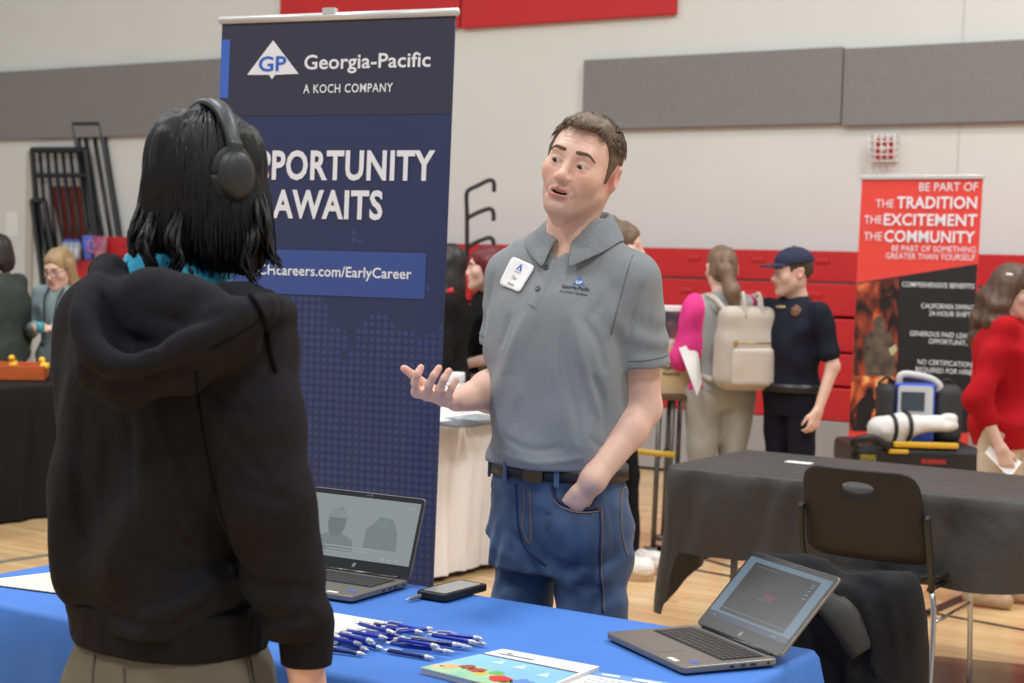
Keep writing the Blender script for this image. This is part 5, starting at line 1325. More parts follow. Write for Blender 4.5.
# V opening at the neck
po.s(lambda p: np.maximum(np.abs(p[:, 0]-.012-.25*(p[:, 2]-1.53))-.50*(p[:, 2]-1.512), p[:, 1]-.0)*.8, .003); po.s(cap((.016, .0, 1.60), (.018, -.02, 1.545), .060, .045), .006)
def phit(px, py):
    h = hit(po, iMM @ EYE, iMM.to_3x3() @ ray(px, py), 3.0); return None if h is None else Vector(h)
creases(po, [([(566, 322), (562, 350), (567, 380), (575, 410), (578, 440)], .0075, .011), ([(577, 325), (583, 360), (591, 390), (600, 418)], -.007, .012), ([(586, 322), (598, 342), (606, 370)], .013, .010),
    ([(594, 378), (603, 400), (603, 430)], .008, .010), ([(524, 318), (513, 345), (504, 372)], -.006, .012), ([(509, 318), (501, 345)], .008, .010), ([(534, 330), (526, 355), (522, 385)], .004, .012),
    ([(500, 374), (525, 376), (550, 374)], .0022, .004), ([(504, 438), (530, 450), (562, 448)], .005, .009), ([(498, 452), (535, 463), (582, 458)], -.005, .008), ([(592, 440), (606, 452), (612, 462)], .006, .008),
    ([(641, 288), (633, 318), (629, 345)], .007, .009), ([(652, 295), (649, 325), (646, 350)], .004, .008), ([(493, 275), (488, 305), (485, 330)], .006, .008), ([(604, 262), (592, 282), (576, 306)], .004, .012),
    ([(612, 285), (600, 305), (590, 318)], .006, .010), ([(620, 300), (611, 320), (604, 340)], -.005, .010), ([(520, 400), (515, 425)], .004, .010)], phit)
POLO = mat('heather_grey_knit', (140, 144, 147), .85, noise=(480, .22), bump=(300, .25, .0012))
polo = sdf_obj('polo_shirt', po, (-.36, -.24, 1.0), (.38, .24, 1.64), .0052, POLO, man, sm=1)
def phit(px, py):
    h = hit(po, iMM @ EYE, iMM.to_3x3() @ ray(px, py), 3.0); return None if h is None else Vector(h)
# collar: stand + folded leaf
def collar():
    n = 46; vs = []; fs = []; prof = 7
    c0 = Vector((.024, .012, 1.598))
    for i in range(n+1):
        t_ = i/n; a = math.radians(15)+t_*math.radians(330)          # from the left front round the back to the right front
        fr = abs(t_-.5)*2; sx, sy = math.sin(a), -math.cos(a)
        rx, ry = .074, .070
        base = c0+Vector((sx*rx*.98, sy*ry, -.012-.072*fr**4)); 
        top = c0+Vector((sx*rx*.93, sy*ry*.95+.004, .036-.074*fr**2.4))
        fall = .056+.006*fr**3; outr = .030+.020*fr
        pts = [base, base.lerp(top, .6), top, top+Vector((sx*.010, sy*.010, .001)), top+Vector((sx*outr*.6, sy*outr*.6, -fall*.40)), top+Vector((sx*outr*.9, sy*outr*.9, -fall*.75)), top+Vector((sx*outr*1.08, sy*outr*1.08, -fall-.004))]
        for p in pts: vs.append(p)
    for i in range(n):
        for k in range(prof-1): fs.append((i*prof+k, (i+1)*prof+k, (i+1)*prof+k+1, i*prof+k+1))
    # keep the outer leaf above the shirt
    out = []
    for k, v in enumerate(vs):
        if k % prof >= 4:
            for _ in range(14):
                d_ = float(po(np.array([v]))[0])
                if d_ < .004: v = v+Vector(grad(po, v))*(.0045-d_)*.7
        out.append(v)
    q = MB(); q.add(out, fs); return q.build('collar', mat('collar_knit', (134, 138, 141), .85, noise=(170, .2), bump=(300, .25, .0012)), man, world=False, solid=.0035, sub=1)
collar()
# placket with buttons
def strip(path, w, m, name, out, n=4, thick=.0015):
    ps = []
    for p in catmull([Vector((*q, 0)) for q in path], n):
        h = phit(p.x, p.y)
        if h: ps.append((h, Vector(grad(po, h))))
    vs = []; fs = []
    for i, (h, g) in enumerate(ps):
        tt = (ps[min(i+1, len(ps)-1)][0]-ps[max(i-1, 0)][0]).normalized(); sd = tt.cross(g).normalized()
        for k in (-1, -.5, 0, .5, 1):
            p = Vector(snap(po, h+sd*w*k)); p += Vector(grad(po, p))*(out if abs(k) < 1 else out*.1); vs.append(p)
    for i in range(len(ps)-1):
        for k in range(4): fs.append((i*5+k, i*5+k+1, (i+1)*5+k+1, (i+1)*5+k))
    q = MB(); q.add(vs, fs); return q.build(name, m, man, world=False)
strip([(552, 259), (547, 270), (541, 285), (535, 301), (532, 306)], .015, POLO, 'placket', .0028)
def on_shirt(px, py, up=(0, 0, 1)):
    h = phit(px, py); g = Vector(grad(po, h, .02)); u = Vector(up).cross(g).normalized()
    return frame(h, u, g.cross(u))
for px, py in ((547, 268), (538.5, 289)):
    M = on_shirt(px, py); q = MB(M); q.lathe([(.0066, .002), (.007, .0045), (.0055, .0062), (.004, .0055)], 18); q.build('button', mat('grey_button', (82, 86, 92), .35), man, world=False)
# name tag and chest logo (texts follow the cloth)
NT = mat('tag_white', (240, 240, 238), .45); INK_ = mat('tag_ink', (92, 92, 98), .6); LB = mat('logo_blue', (46, 100, 196), .5); THREAD = mat('dark_thread', (34, 36, 44), .7)
h = phit(518, 277); rt = CR; 
# the tag's axes from its image corners
pa, pb, pc = phit(515.5, 258), phit(538, 268), phit(499, 284)
u_ = (pb-pa).normalized(); v_ = (pa-pc).normalized(); hm = (phit(538, 268)+pc)/2
wT, hT = (pb-pa).length, (pa-pc).length
MT_ = frame((pb+pc)/2+Vector(grad(po, hm, .02))*.004, u_, v_)
if (MT_.to_3x3().col[2]).dot(Vector(grad(po, hm, .02))) < 0: MT_ = frame((pb+pc)/2, -u_, v_)
def tagpt(i, j):
    x, y = 2*i-1, 2*j-1; e = 9; k = max(abs(x), abs(y))/max((abs(x)**e+abs(y)**e)**(1/e), 1e-6) if max(abs(x), abs(y)) > 0 else 1
    return (x*k*wT*.51, y*k*hT*.5, 0)
def gradv(f, V, e=.012):
    g = np.stack([f(V+np.eye(3)[i]*e)-f(V-np.eye(3)[i]*e) for i in range(3)], 1); return g/np.maximum(np.linalg.norm(g, axis=1), 1e-9)[:, None]
def conform(q, lift):
    V = np.array(q.v, dtype=float)
    for _ in range(6): V = V-gradv(po, V, .004)*po(V)[:, None]*.8
    V = V+gradv(po, V)*lift; q.v = [tuple(v) for v in V]
q = MB(MT_); q.grid(tagpt, 14, 14); conform(q, .004); q.build('name_tag', NT, man, world=False, solid=.0016)
q = MB(MT_); z = .0042
q.add([(-.009, .012, z), (.009, .012, z), (.0, .030, z)], [(0, 1, 2)]); conform(q, .0056); q.build('tag_logo', LB, man, world=False, smooth=False)
q = MB(MT_); q.add([(-.0035, .0125, z+.0004), (.0035, .0125, z+.0004), (.0, .020, z+.0004)], [(0, 1, 2)]); conform(q, .0062); q.build('tag_logo', NT, man, world=False, smooth=False)
q = MB(MT_); text_on(q, Matrix.Identity(4), 'Georgia-Pacific', 0, .006, .022, .0028, .01, align='C', lift=z); text_on(q, Matrix.Identity(4), 'Dan', 0, -.012, .016, .0085, 0, align='C', lift=z); text_on(q, Matrix.Identity(4), 'Jensen', 0, -.029, .024, .0085, 0, align='C', lift=z)
conform(q, .0058); q.build('tag_text', INK_, man, world=False, smooth=False)
pl, pr = phit(561.5, 288), phit(589.5, 291.5); g_ = Vector(grad(po, (pl+pr)/2, .03)); MLg = frame(pl, pr-pl, g_.cross(pr-pl)); wl = (pr-pl).length
q = MB(MLg); text_on(q, Matrix.Identity(4), 'Georgia-Pacific', 0, 0, wl, .0095, .02); text_on(q, Matrix.Identity(4), 'Port Hudson Operations', -.002, -.012, wl*.97, .0068, .008); conform(q, .0013); q.build('chest_lettering', THREAD, man, world=False, smooth=False)
q = MB(MLg); q.add([(wl*.36, .0125, 0), (wl*.80, .0125, 0), (wl*.58, .034, 0)], [(0, 1, 2)]); conform(q, .0013); q.build('chest_logo', LB, man, world=False, smooth=False)
q = MB(MLg); text_on(q, Matrix.Identity(4), 'GP', wl*.58, .0145, .015, .008, .02, align='C'); conform(q, .0020); q.build('chest_logo_letters', NT, man, world=False, smooth=False)
# sleeve hem lines
for (slv, T, ax_) in SLV:
    o_ = T-ax_*.022; sd = ax_.orthogonal().normalized(); s2 = ax_.cross(sd); ps = []
    for k in range(37):
        d_ = sd*math.cos(2*PI*k/36)+s2*math.sin(2*PI*k/36); h = hit(slv, o_+d_*.14, -d_, 0, .2)
        if h is not None: ps.append(Vector(h)+d_*.0006)
    q = MB(); q.tube(ps, .0013, 5, upv=ax_); q.build('sleeve_hem', mat('hem_thread', (104, 107, 112), .8), man, world=False)
sps = [(phit(x, y)) for x, y in ((633, 255), (628, 270), (622, 292), (616, 315), (611, 335))]
q = MB(); q.tube([v+Vector(grad(po, v))*.0006 for v in catmull(sps, 5)], .0014, 5); q.build('sleeve_seam', mat('hem_thread', (104, 107, 112), .8), man, world=False)
# --- body: head, neck, torso, arms, hands in one surface
bodyF = Fd()
def furrow(p): return .0007*np.cos(p[:, 2]*2*PI/.0095+12*p[:, 0]**2*80)*np.exp(-((p[:, 2]-.058)/.013)**2)*np.clip((-.05-p[:, 1])/.02, 0, 1)*np.clip((.045-np.abs(p[:, 0]))/.015, 0, 1)
MHn = Matrix.Translation(HO) @ (RH_ @ Matrix.Scale(1/1.03, 4)); hf = xf(head_field(.0030).d(furrow), MHn, 1.03)
bodyF.u(stack([(.93, 0, .01, .13, .09), (1.1, 0, .0, .14, .10), (1.3, 0, 0, .15, .10), (1.43, 0, .01, .145, .085), (1.49, 0, .012, .11, .07), (1.53, .01, .012, .06, .05)], 2.2), 0)
bodyF.u(cap((.005, .02, 1.48), tuple(MH @ Vector((0, .022, -.045))), .060, .052), .03)
for s in (-1, 1): bodyF.u(cap(tuple(MH @ Vector((s*.055, .03, -.04))), (s*.022+.004, -.045, 1.515), .014, .012), .03)
bodyF.u(ell(tuple(MH @ Vector((0, -.045, -.125))), (.013, .014, .018)), .03)
bodyF.u(cap((.10, .012, 1.49), shl, .04, .05), .03).u(cap((-.10, .012, 1.49), shr, .04, .05), .03)
bodyF.u(cap(shl, ell_, .052, .044), .03)
fa = Vector(ell_).lerp(Vector(wrl), .30)
bodyF.u(cap(ell_, fa, .041, .045), .02).u(cap(fa, wrl, .045, .029), .02)
bodyF.u(cap(wrl, kn_, .028, .025), .02).u(cap(kn_, jb2, .023, .014), .02)
th_ = jhit(566, 503, .004); bodyF.u(cap(jhit(577, 490, .022), th_, .015, .012), .012)
bodyF.u(cap(shr, elr, .050, .044), .03); fb = Vector(elr).lerp(Vector(wrr), .35)
bodyF.u(cap(elr, fb, .045, .047), .03).u(cap(fb, wrr, .047, .0270), .03)
HP = lambda l: [L(*q) for q in l]
ch = dict(index=[(417, 392, 3.60), (415, 383, 3.57), (417.5, 374, 3.555), (421, 367.5, 3.56)], middle=[(427, 395, 3.585), (429, 385, 3.55), (434, 375.5, 3.535), (439, 368, 3.54)],
          ring=[(438, 398, 3.575), (439.5, 389, 3.54), (444, 379, 3.525), (449, 371, 3.53)], pinky=[(449, 402, 3.575), (449, 394.5, 3.545), (452, 387, 3.535), (456.5, 380, 3.54)])
for k, q_ in ch.items():
    b_ = HP(q_); bodyF.u(cap(wrr, b_[0], .0165, .0140), .012)
for k, q_ in ch.items():
    b_ = HP(q_); r0 = .0100 if k != 'pinky' else .0088; hand_chain(bodyF, b_, r0, r0*.84, .004)
tb = HP([(442, 399, 3.66), (430, 389, 3.645), (415, 376.5, 3.62), (404, 368.5, 3.60)])
bodyF.u(cap(tb[0], tb[1], .0165, .0140), .012); hand_chain(bodyF, tb[1:], .0122, .0092, .006)
Zs = 1.555
hb = Fd(); hb.u(hf, 0); hb.u(cap((.005, .02, 1.48), tuple(MH @ Vector((0, .022, -.045))), .060, .052), .03)
for s in (-1, 1): hb.u(cap(tuple(MH @ Vector((s*.055, .03, -.04))), (s*.022+.004, -.045, 1.515), .014, .012), .03)
hb.u(ell(tuple(MH @ Vector((0, -.045, -.125))), (.013, .014, .018)), .03)
hb.u(stack([(1.43, 0, .01, .145, .085), (1.49, 0, .012, .11, .07), (1.53, .01, .012, .06, .05)], 2.2), .03)
vh, qh = sdf_mesh(hb, (-.13, -.20, 1.47), (.22, .14, 1.88), .0024)
low = Fd(); low.u(bodyF, 0); low.i(half((0, 0, 1.50), (0, 0, 1)))
vb_, qb_ = sdf_mesh(low, (-.36, -.52, .85), (.36, .22, 1.56), .0042)
hb2v, hb2q = vh, qh
vh = relax(vh, qh, 1); vb_ = relax(vb_, qb_, 1)
iH = np.array(MH.inverted())
hl_ = vh@iH[:3, :3].T+iH[:3, 3]
colh = face_tone(hl_, SKIN, lips=(196, 124, 114), stubble=.5, stub_c=(176, 144, 132))
colb = np.tile(c3(SKIN), (len(vb_), 1)); rr_ = c3((222, 158, 138))
for tips in [HP(q_)[-1] for q_ in ch.values()]+[tb[-1], tb[1], kn_]:
    w_ = np.clip(.55*np.exp(-(np.linalg.norm(vb_-np.array(tips), axis=1)/.018)**2), 0, 1)[:, None]; colb = colb*(1-w_)+rr_*w_
mesh_obj('body', np.concatenate([vh, vb_]), np.concatenate([qh, qb_+len(vh)]), SKIN_ATTR, man, world=False, colors=np.concatenate([colh, colb]))
for s in (-1, 1): eye_obj(man, MH, s, (-.30, -1, -.22))
HBR = mat('short_brown_hair', (112, 92, 74), .6, noise=(60, .35), stretch=(1, 1, .25), bump=(180, .5, .002))
brows(man, MH, mat('eyebrow_brown', (100, 80, 66), .8), .0295, .0185, .0325, .0042)
q = MB(MH); q.prism(rrect(.022, .004, .0015, cx=0, cy=0), 0, .003, M=Matrix.Translation((0, -.083, -.0630)) @ Matrix.Rotation(PI/2, 4, 'X')); q.build('teeth', mat('teeth', (224, 214, 200), .3), man, world=False, smooth=False)
def zline(y, ax):
    z = np.interp(y, [-.10, -.082, -.066, -.052, -.040, -.032, -.024, -.010, -.002, .010, .026, .036, .05, .08, .12], [.090, .088, .084, .078, .066, .042, -.022, -.024, .006, .032, .034, -.002, -.035, -.062, -.066])
    return z+.010*np.clip((ax-.022)/.02, 0, 1)*np.clip((-.045-y)/.02, 0, 1)
hr_ = Fd(); hr_.u(ell((0, .013, .036), (.0825, .1030, .0920)), 0).u(ell((0, -.046, .084), (.05, .042, .028)), .03)
hr_.d(lambda p: -.0026*vn(p, (90, 34, 34), 2)-.002*vn(p, (28, 24, 24), 5)-.0014*vn(p, (190, 60, 60), 8)+.0005)
for s in (-1, 1): hr_.u(cap((s*.0725, -.014, .03), (s*.0700, -.016, -.016), .0085, .0045), .012)
hr_.i(lambda p: (zline(p[:, 1], np.abs(p[:, 0]))-p[:, 2])*.6+.0025*vn(p, (120, 120, 30), 3), .004)
v, q_ = sdf_mesh(hr_, (-.1, -.12, -.09), (.1, .135, .145), .0022); v = relax(v, q_, 1)
A = np.array(MH); mesh_obj('hair', v@A[:3, :3].T+A[:3, 3], q_, HBR, man, world=False)
def short_lock(rg):
    a = rg.uniform(-PI, PI); t_ = rg.uniform(.05, 1)**.6*1.25
    d_ = Vector((math.sin(t_)*math.sin(a)*.0825, math.sin(t_)*-math.cos(a)*.103, math.cos(t_)*.092)); p = Vector((0, .013, .036))+d_
    while ((p.x/.052)**2+((p.y+.046)/.044)**2+((p.z-.084)/.030)**2) < 1: p = p+d_.normalized()*.001
    if p.z < float(zline(np.array([p.y]), np.array([abs(p.x)]))[0])+.006: return None
    n_ = d_.normalized(); fw = Vector((rg.uniform(-.5, .3), -1, rg.uniform(-.2, .4))); fw = (fw-n_*fw.dot(n_)).normalized()
    if p.y > .03 or abs(p.x) > .06: fw = Vector((0, .3, -1)); fw = (fw-n_*fw.dot(n_)).normalized()
    l = rg.uniform(.016, .028); return [p-n_*.004, p+n_*.0012+fw*l*.35, p+n_*.0018+fw*l*.7, p-n_*.0008+fw*l]
locks('hair_strands', short_lock, 2200, HBR, man, MH, .0012, seed=5)
# ------------------------------------------------------------------ the student seen from behind: black hoodie, headphones
SY = 2.67; SX = P(176, 400, SY).x; TS = math.radians(146)
stu = thing('person', 'person with shoulder-length black hair and black hoodie seen from behind', 'person', (SX, SY, 0), TS)
MS = WM[stu]; iMS = MS.inverted()
def S_(px, py, d): return tuple(iMS @ P(px, py, d))
fwS, rtS = Vector((.55, .83, 0)), Vector((.83, -.55, 0))
HC = S_(210, 184, 2.68)
HA = math.degrees(math.atan2(.8, -.6))            # facing (.8,.6): sin=.8, cos=-.6
MHs = Matrix.Translation(HC) @ Matrix.Rotation(math.radians(HA)-TS, 4, 'Z') @ Matrix.Rotation(math.radians(6), 4, 'X')
# --- body
SK2 = (224, 178, 156)
sb = Fd(); sb.u(xf(head_field(.001, .5), MHs), 0); sb.u(cap((0, .02, 1.36), tuple(MHs @ Vector((0, .02, -.06))), .058, .052), .03)
sb.u(stack([(.80, 0, 0, .14, .10), (1.0, 0, 0, .13, .095), (1.2, 0, 0, .14, .10), (1.34, 0, .01, .14, .08), (1.41, 0, .02, .08, .06)], 2.2), .03)
shR, shL = S_(243, 345, 2.56), (.175, .0, 1.37)
elR, wrR = S_(266, 500, 2.50), S_(305, 664, 2.56)
elL, wrL = (.235, -.06, 1.10), (.14, -.25, .95)
sb.u(cap((-.08, .01, 1.36), shR, .05, .05), .03).u(cap((.08, .01, 1.36), shL, .05, .05), .03)
sb.u(cap(shR, elR, .045, .04), .02).u(cap(elR, wrR, .04, .027), .02).u(cap(shL, elL, .045, .04), .02).u(cap(elL, wrL, .04, .027), .02)
R3 = iMS.to_3x3()
hand(sb, wrR, R3 @ Vector((.16, .10, -1)), R3 @ Vector((.93, -.35, 0)), R3 @ Vector((.55, .80, .0)), curl=.75, thumb_out=.3)
hand(sb, wrL, (-.3, -1, -.1), (.2, 0, 1), (-1, .2, 0), curl=.5)
sb.u(cap((.09, 0, .84), (.10, -.01, .46), .07, .05), .03).u(cap((-.09, 0, .84), (-.10, -.01, .46), .07, .05), .03).u(cap((.10, -.01, .46), (.10, .03, .07), .048, .034), .02).u(cap((-.10, -.01, .46), (-.10, .03, .07), .048, .034), .02)
def tone_s(v):
    a = np.array(MHs.inverted()); c = face_tone(v@a[:3, :3].T+a[:3, 3], SK2)
    w = np.clip(.5*np.exp(-(np.linalg.norm(v-np.array(wrR)-np.array(R3 @ Vector((.02, .0, -.09))), axis=1)/.05)**2), 0, 1)[:, None]
    return c*(1-w)+c3((220, 150, 132))*w
lo, hi = bbox([HC, wrR, wrL, (0.2, 0, .06), (-.2, 0, .06)], .28); lo[2] = .02
sdf_obj('body', sb, lo, hi, .0052, SKIN_ATTR, stu, colors=tone_s)
for s in (-1, 1): eye_obj(stu, MHs, s, (0, -1, 0))
# --- khaki trousers and shoes
KH = mat('khaki_twill', (104, 98, 82), .85, noise=(9, .14), bump=(320, .3, .0015))
pf = Fd(); pf.u(stack([(.66, -.01, .01, .195, .145), (.74, -.01, .012, .196, .147), (.80, -.01, .012, .190, .143), (.84, -.008, .01, .174, .136), (.87, -.004, .01, .156, .124), (.93, 0, 0, .12, .09)], 2.3), 0)
for s in (-1, 1): pf.u(cap((s*.085, .01, .70), (s*.11, -.01, .45), .102, .098), .02).u(cap((s*.11, -.01, .45), (s*.115, .02, .07), .098, .095), .03)
pf.d(lambda p: .006*vn(p, (8, 8, 10), 2)+.004*vn(p, (20, 20, 14), 4)); pf.i(half((0, 0, .03), (0, 0, -1)))
sdf_obj('trousers', pf, (-.3, -.22, .0), (.3, .24, 1.0), .0095, KH, stu)
def shit(fld, px, py): 
    h = hit(fld, iMS @ EYE, R3 @ ray(px, py), 2.0); return None if h is None else Vector(h)
def sline(fld, pts, r, m, name, out=.001, n=5):
    ps = [];
    for p in catmull([Vector((*q, 0)) for q in pts], n):
        h = shit(fld, p.x, p.y)
        if h: ps.append(h+Vector(grad(fld, h))*out)
    if len(ps) > 2: q = MB(); q.tube(ps, r, 6); return q.build(name, m, stu, world=False)
KS = mat('khaki_seam', (84, 78, 64), .85)
sline(pf, [(246, 630), (249, 650), (252, 668), (256, 690)], .0022, KS, 'side_seam'); sline(pf, [(242, 632), (245, 650), (248, 668), (252, 690)], .0010, KS, 'side_stitch')
sline(pf, [(124, 668), (125, 690)], .002, KS, 'pocket_seam'); sline(pf, [(95, 655), (93, 675), (92, 695)], .002, KS, 'pocket_seam')
for s in (-1, 1):
    f = Fd().u(cap((s*.115, .05, .05), (s*.13, -.14, .042), .048, .044), 0).i(half((0, 0, 0), (0, 0, -1))); sdf_obj('shoe', f, (s*.12-.09, -.22, -.01), (s*.12+.09, .14, .14), .012, mat('black_shoe', (36, 35, 36), .5), stu)
# --- hoodie
HOOD = mat('black_fleece', (31, 30, 33), .95, spec=.2, noise=(60, .2), bump=(420, .35, .0012))
ho = Fd()
ho.u(stack([(.88, .0, .01, .168, .138), (.92, .0, .01, .180, .146), (.96, .003, .01, .190, .153), (1.02, .006, .012, .198, .157), (1.12, .01, .012, .206, .158), (1.25, .018, .01, .214, .150), (1.33, .014, .012, .205, .135), (1.40, .0, .015, .15, .11), (1.44, 0, .01, .09, .08)], 2.3), 0)
aR = Vector(shR); bR = Vector(elR); cR = Vector(wrR)
ho.u(cap((-.10, .012, 1.365), aR, .07, .078), .05).u(cap((.10, .012, 1.365), shL, .07, .078), .05)
sv = Fd(); sv.u(cap(aR, aR.lerp(bR, .55), .076, .078), 0).u(cap(aR.lerp(bR, .5), bR, .078, .074), .03).u(cap(bR, bR.lerp(cR, .6), .073, .060), .03).u(cap(bR.lerp(cR, .55), cR+Vector((0, 0, .05)), .058, .046), .02)
sv.d(lambda p: .008*np.sin(52*p[:, 2]+16*p[:, 0]+10*p[:, 1]+2.5*vn(p, (6, 6, 5), 1))*np.exp(-((p[:, 2]-.93)/.05)**2)+.006*vn(p, (12, 12, 8), 5)).i(half(cR+Vector((0, 0, .045)), (0, 0, -1)))
ho.u(cap(shL, elL, .082, .072), .03).u(cap(elL, tuple(Vector(elL).lerp(Vector(wrL), .9)), .072, .05), .03)
def h_folds(p):
    x, y, z = p[:, 0], p[:, 1], p[:, 2]; arm = np.exp(-((x+.24)/.09)**2)
    d = .010*np.sin(38*z+14*x+10*y+3*vn(p, (5, 5, 5), 1))*np.exp(-((z-.91)/.055)**2)*(.5+arm)
    d += .007*np.sin(30*(z+1.1*x)+3*vn(p, (5, 5, 5), 4))*np.exp(-((z-1.02)/.09)**2)*np.clip((.1-x)/.15, 0, 1)
    d += .007*np.sin(34*x+6*z+3*vn(p, (4, 4, 3), 7))*np.exp(-((z-1.12)/.2)**2)*np.clip(y/.1, 0, 1)
    d += .009*vn(p, (7, 7, 5), 3)+.004*vn(p, (17, 17, 12), 5)
    return d
ho.d(lambda p: 1.6*h_folds(p)); ho.u(sv, .02)
# waist ribbing and cuffs pull in
ho.i(half((0, 0, .890), (0, 0, -1)))
# hood lying on the back: a soft bag with a rolled rim
rim = [S_(108, 272, 2.58), S_(88, 296, 2.47), S_(84, 326, 2.415), S_(98, 354, 2.39), S_(134, 366, 2.38), S_(180, 348, 2.375), S_(226, 324, 2.39), S_(262, 309, 2.45), S_(280, 314, 2.55)]
rc_ = catmull([Vector(p) for p in rim], 3)
hd_ = Fd()
for i in range(len(rc_)-1): hd_.u(cap(rc_[i], rc_[i+1], .021, .021), .010 if i else 0)
low_ = [S_(94, 310, 2.50), S_(104, 368, 2.455), S_(126, 386, 2.445), S_(184, 370, 2.44), S_(240, 340, 2.46)]
for a, b in zip(low_[:-1], low_[1:]): hd_.u(cap(a, b, .032, .032), .035)
hd_.u(ell(S_(165, 322, 2.475), (.15, .05, .085)), .03)
nk = [S_(110, 274, 2.60), S_(130, 292, 2.545), S_(165, 299, 2.52), S_(210, 297, 2.53), S_(246, 293, 2.58), S_(270, 304, 2.68)]
nc = catmull([Vector(p) for p in nk], 3)
for i in range(len(nc)-1): hd_.u(cap(nc[i], nc[i+1], .019, .019), .014)
hd_.u(cap(S_(276, 316, 2.56), (-.10, -.09, 1.345), .026, .026), .03).u(cap(S_(108, 272, 2.6), (.10, -.08, 1.36), .026, .03), .03)
hd_.d(lambda p: .006*vn(p, (11, 11, 11), 6)+.003*vn(p, (30, 30, 20), 8))
ho.u(hd_, .014)
# open neck
ho.s(cap((0, .0, 1.40), (0, -.01, 1.60), .070, .095), .008)
def hhit(px, py):
    h = hit(ho, iMS @ EYE, iMS.to_3x3() @ ray(px, py), 2.0); return None if h is None else Vector(h)
creases(ho, [([(128, 415), (130, 460), (133, 520)], .007, .012), ([(150, 425), (157, 475), (174, 530), (202, 562)], .008, .012), ([(165, 408), (186, 470), (212, 535)], .006, .014), ([(170, 470), (182, 520), (200, 545)], -.006, .014), ([(140, 560), (182, 574), (222, 556)], .008, .010),
    ([(150, 640), (196, 615), (236, 588)], .010, .012), ([(140, 618), (185, 600), (228, 572)], -.007, .012), ([(98, 600), (128, 622), (168, 632)], .007, .010), ([(214, 420), (240, 448), (264, 478)], .007, .012), ([(228, 470), (255, 492), (290, 500)], .006, .012),
    ([(232, 558), (262, 584), (304, 588)], .011, .010), ([(236, 580), (266, 603), (308, 604)], -.009, .010), ([(242, 602), (272, 622), (314, 618)], .011, .009), ([(205, 376), (224, 402), (250, 415)], .006, .012), ([(82, 415), (78, 480), (90, 560)], .007, .014), ([(100, 430), (98, 500), (112, 580)], -.005, .014),
    ([(104, 300), (120, 335), (160, 345)], .008, .010), ([(150, 315), (190, 322), (225, 310)], .006, .012)], hhit)
lo, hi = bbox([shR, shL, elR, elL, wrR, wrL, (0, .3, 1.5), (0, -.2, .8)], .12); lo[2] = .72; hi[2] = 1.56
sdf_obj('hoodie', ho, lo, hi, .0058, HOOD, stu)
RIB = mat('black_ribbing', (26, 25, 28), .9, spec=.2, noise=(60, .2), bump=(300, .5, .002), stretch=(1, 1, .05))
# ribbed hem band and right cuff
hs = stack([(.852, -.006, .01, .171, .135), (.866, -.006, .01, .175, .138), (.896, -.004, .01, .178, .142), (.928, .0, .01, .182, .148)], 2.3)
hf_ = Fd().u(hs, 0).d(lambda p: .0008*np.sin(np.arctan2(p[:, 1], p[:, 0])*170)).i(half((0, 0, .930), (0, 0, 1)))
sdf_obj('hem_band', hf_, (-.25, -.2, .835), (.25, .22, .96), .005, RIB, stu)
cf = Fd().u(cap(cR+Vector((0, 0, .065)), cR+Vector((.0, -.004, -.004)), .047, .041), 0).i(half(cR+Vector((0, 0, -.002)), (0, 0, -1)))
cf.s(cap(cR+Vector((0, 0, .01)), cR-Vector((0, 0, .03)), .0295, .031), .002)
sdf_obj('cuff', cf, tuple(cR-Vector((.09, .09, .04))), tuple(cR+Vector((.09, .09, .16))), .0045, RIB, stu)
# seams and drawstring
HS_ = mat('hoodie_seam', (16, 16, 18), .9, spec=.1)
sline(ho, [(196, 372), (198, 395), (203, 430), (213, 480), (226, 530), (238, 575)], .0022, HS_, 'sleeve_seam', .000)
sline(ho, [(211, 349), (238, 335), (262, 318)], .0022, HS_, 'shoulder_seam', .0)
sline(ho, [(250, 296), (262, 316), (268, 340), (272, 362), (276, 372)], .0042, HS_, 'drawstring', .003)
# turquoise printed shirt collar
TQ = mat('turquoise_print', (52, 172, 206), .75, rgb2=(24, 32, 40), noise=(26, 1))
rmp = [n for n in TQ.node_tree.nodes if n.type == 'VALTORGB'][0]; rmp.color_ramp.elements[0].position = .56; rmp.color_ramp.elements[1].position = .575
cl = Fd().u(stack([(1.30, 0, .01, .10, .09), (1.40, 0, .01, .100, .098), (1.45, 0, .008, .096, .098), (1.50, 0, .004, .080, .086)], 2.1), 0).s(cap((0, 0, 1.42), (0, 0, 1.56), .064, .070), .004)
cl.d(lambda p: .003*vn(p, (20, 20, 20), 2))
sdf_obj('shirt_collar', cl, (-.14, -.12, 1.32), (.14, .14, 1.52), .005, TQ, stu)
# --- hair: cap mass plus many hanging locks
BH = mat('black_hair', (17, 15, 16), .5, spec=.3, noise=(80, .3), stretch=(1, 1, .06), bump=(140, .5, .003))
cx = lambda px, z: tuple(iMS @ P(px, 256-(z-1.5)*598, 2.68))
rowsH = [(1.474, 203, .085, .07), (1.49, 203, .104, .090), (1.525, 203, .114, .102), (1.575, 204, .112, .106), (1.63, 207, .098, .106), (1.68, 210, .084, .098), (1.712, 208, .070, .083), (1.735, 207, .042, .05), (1.744, 207, .015, .02)]
st = stack([(z, *(cx(px, z)[:2]), rx, ry) for z, px, rx, ry in rowsH], 2.05)
rotH = math.radians(HA)-TS
def st_rot(p): return st(p)
hh = Fd(); hh.u(st_rot, 0); hh.u(xf(ell((0, .012, .036), (.084, .104, .091)), MHs), .02)
hh.d(lambda p: .004-.010*vn(p, (26, 26, 4), 3)-.005*vn(p, (60, 60, 6), 5)-.003*vn(p, (110, 110, 9), 8))
faceM = MHs
hh.s(xf(ell((0, -.10, -.05), (.058, .075, .11)), MHs), .01)
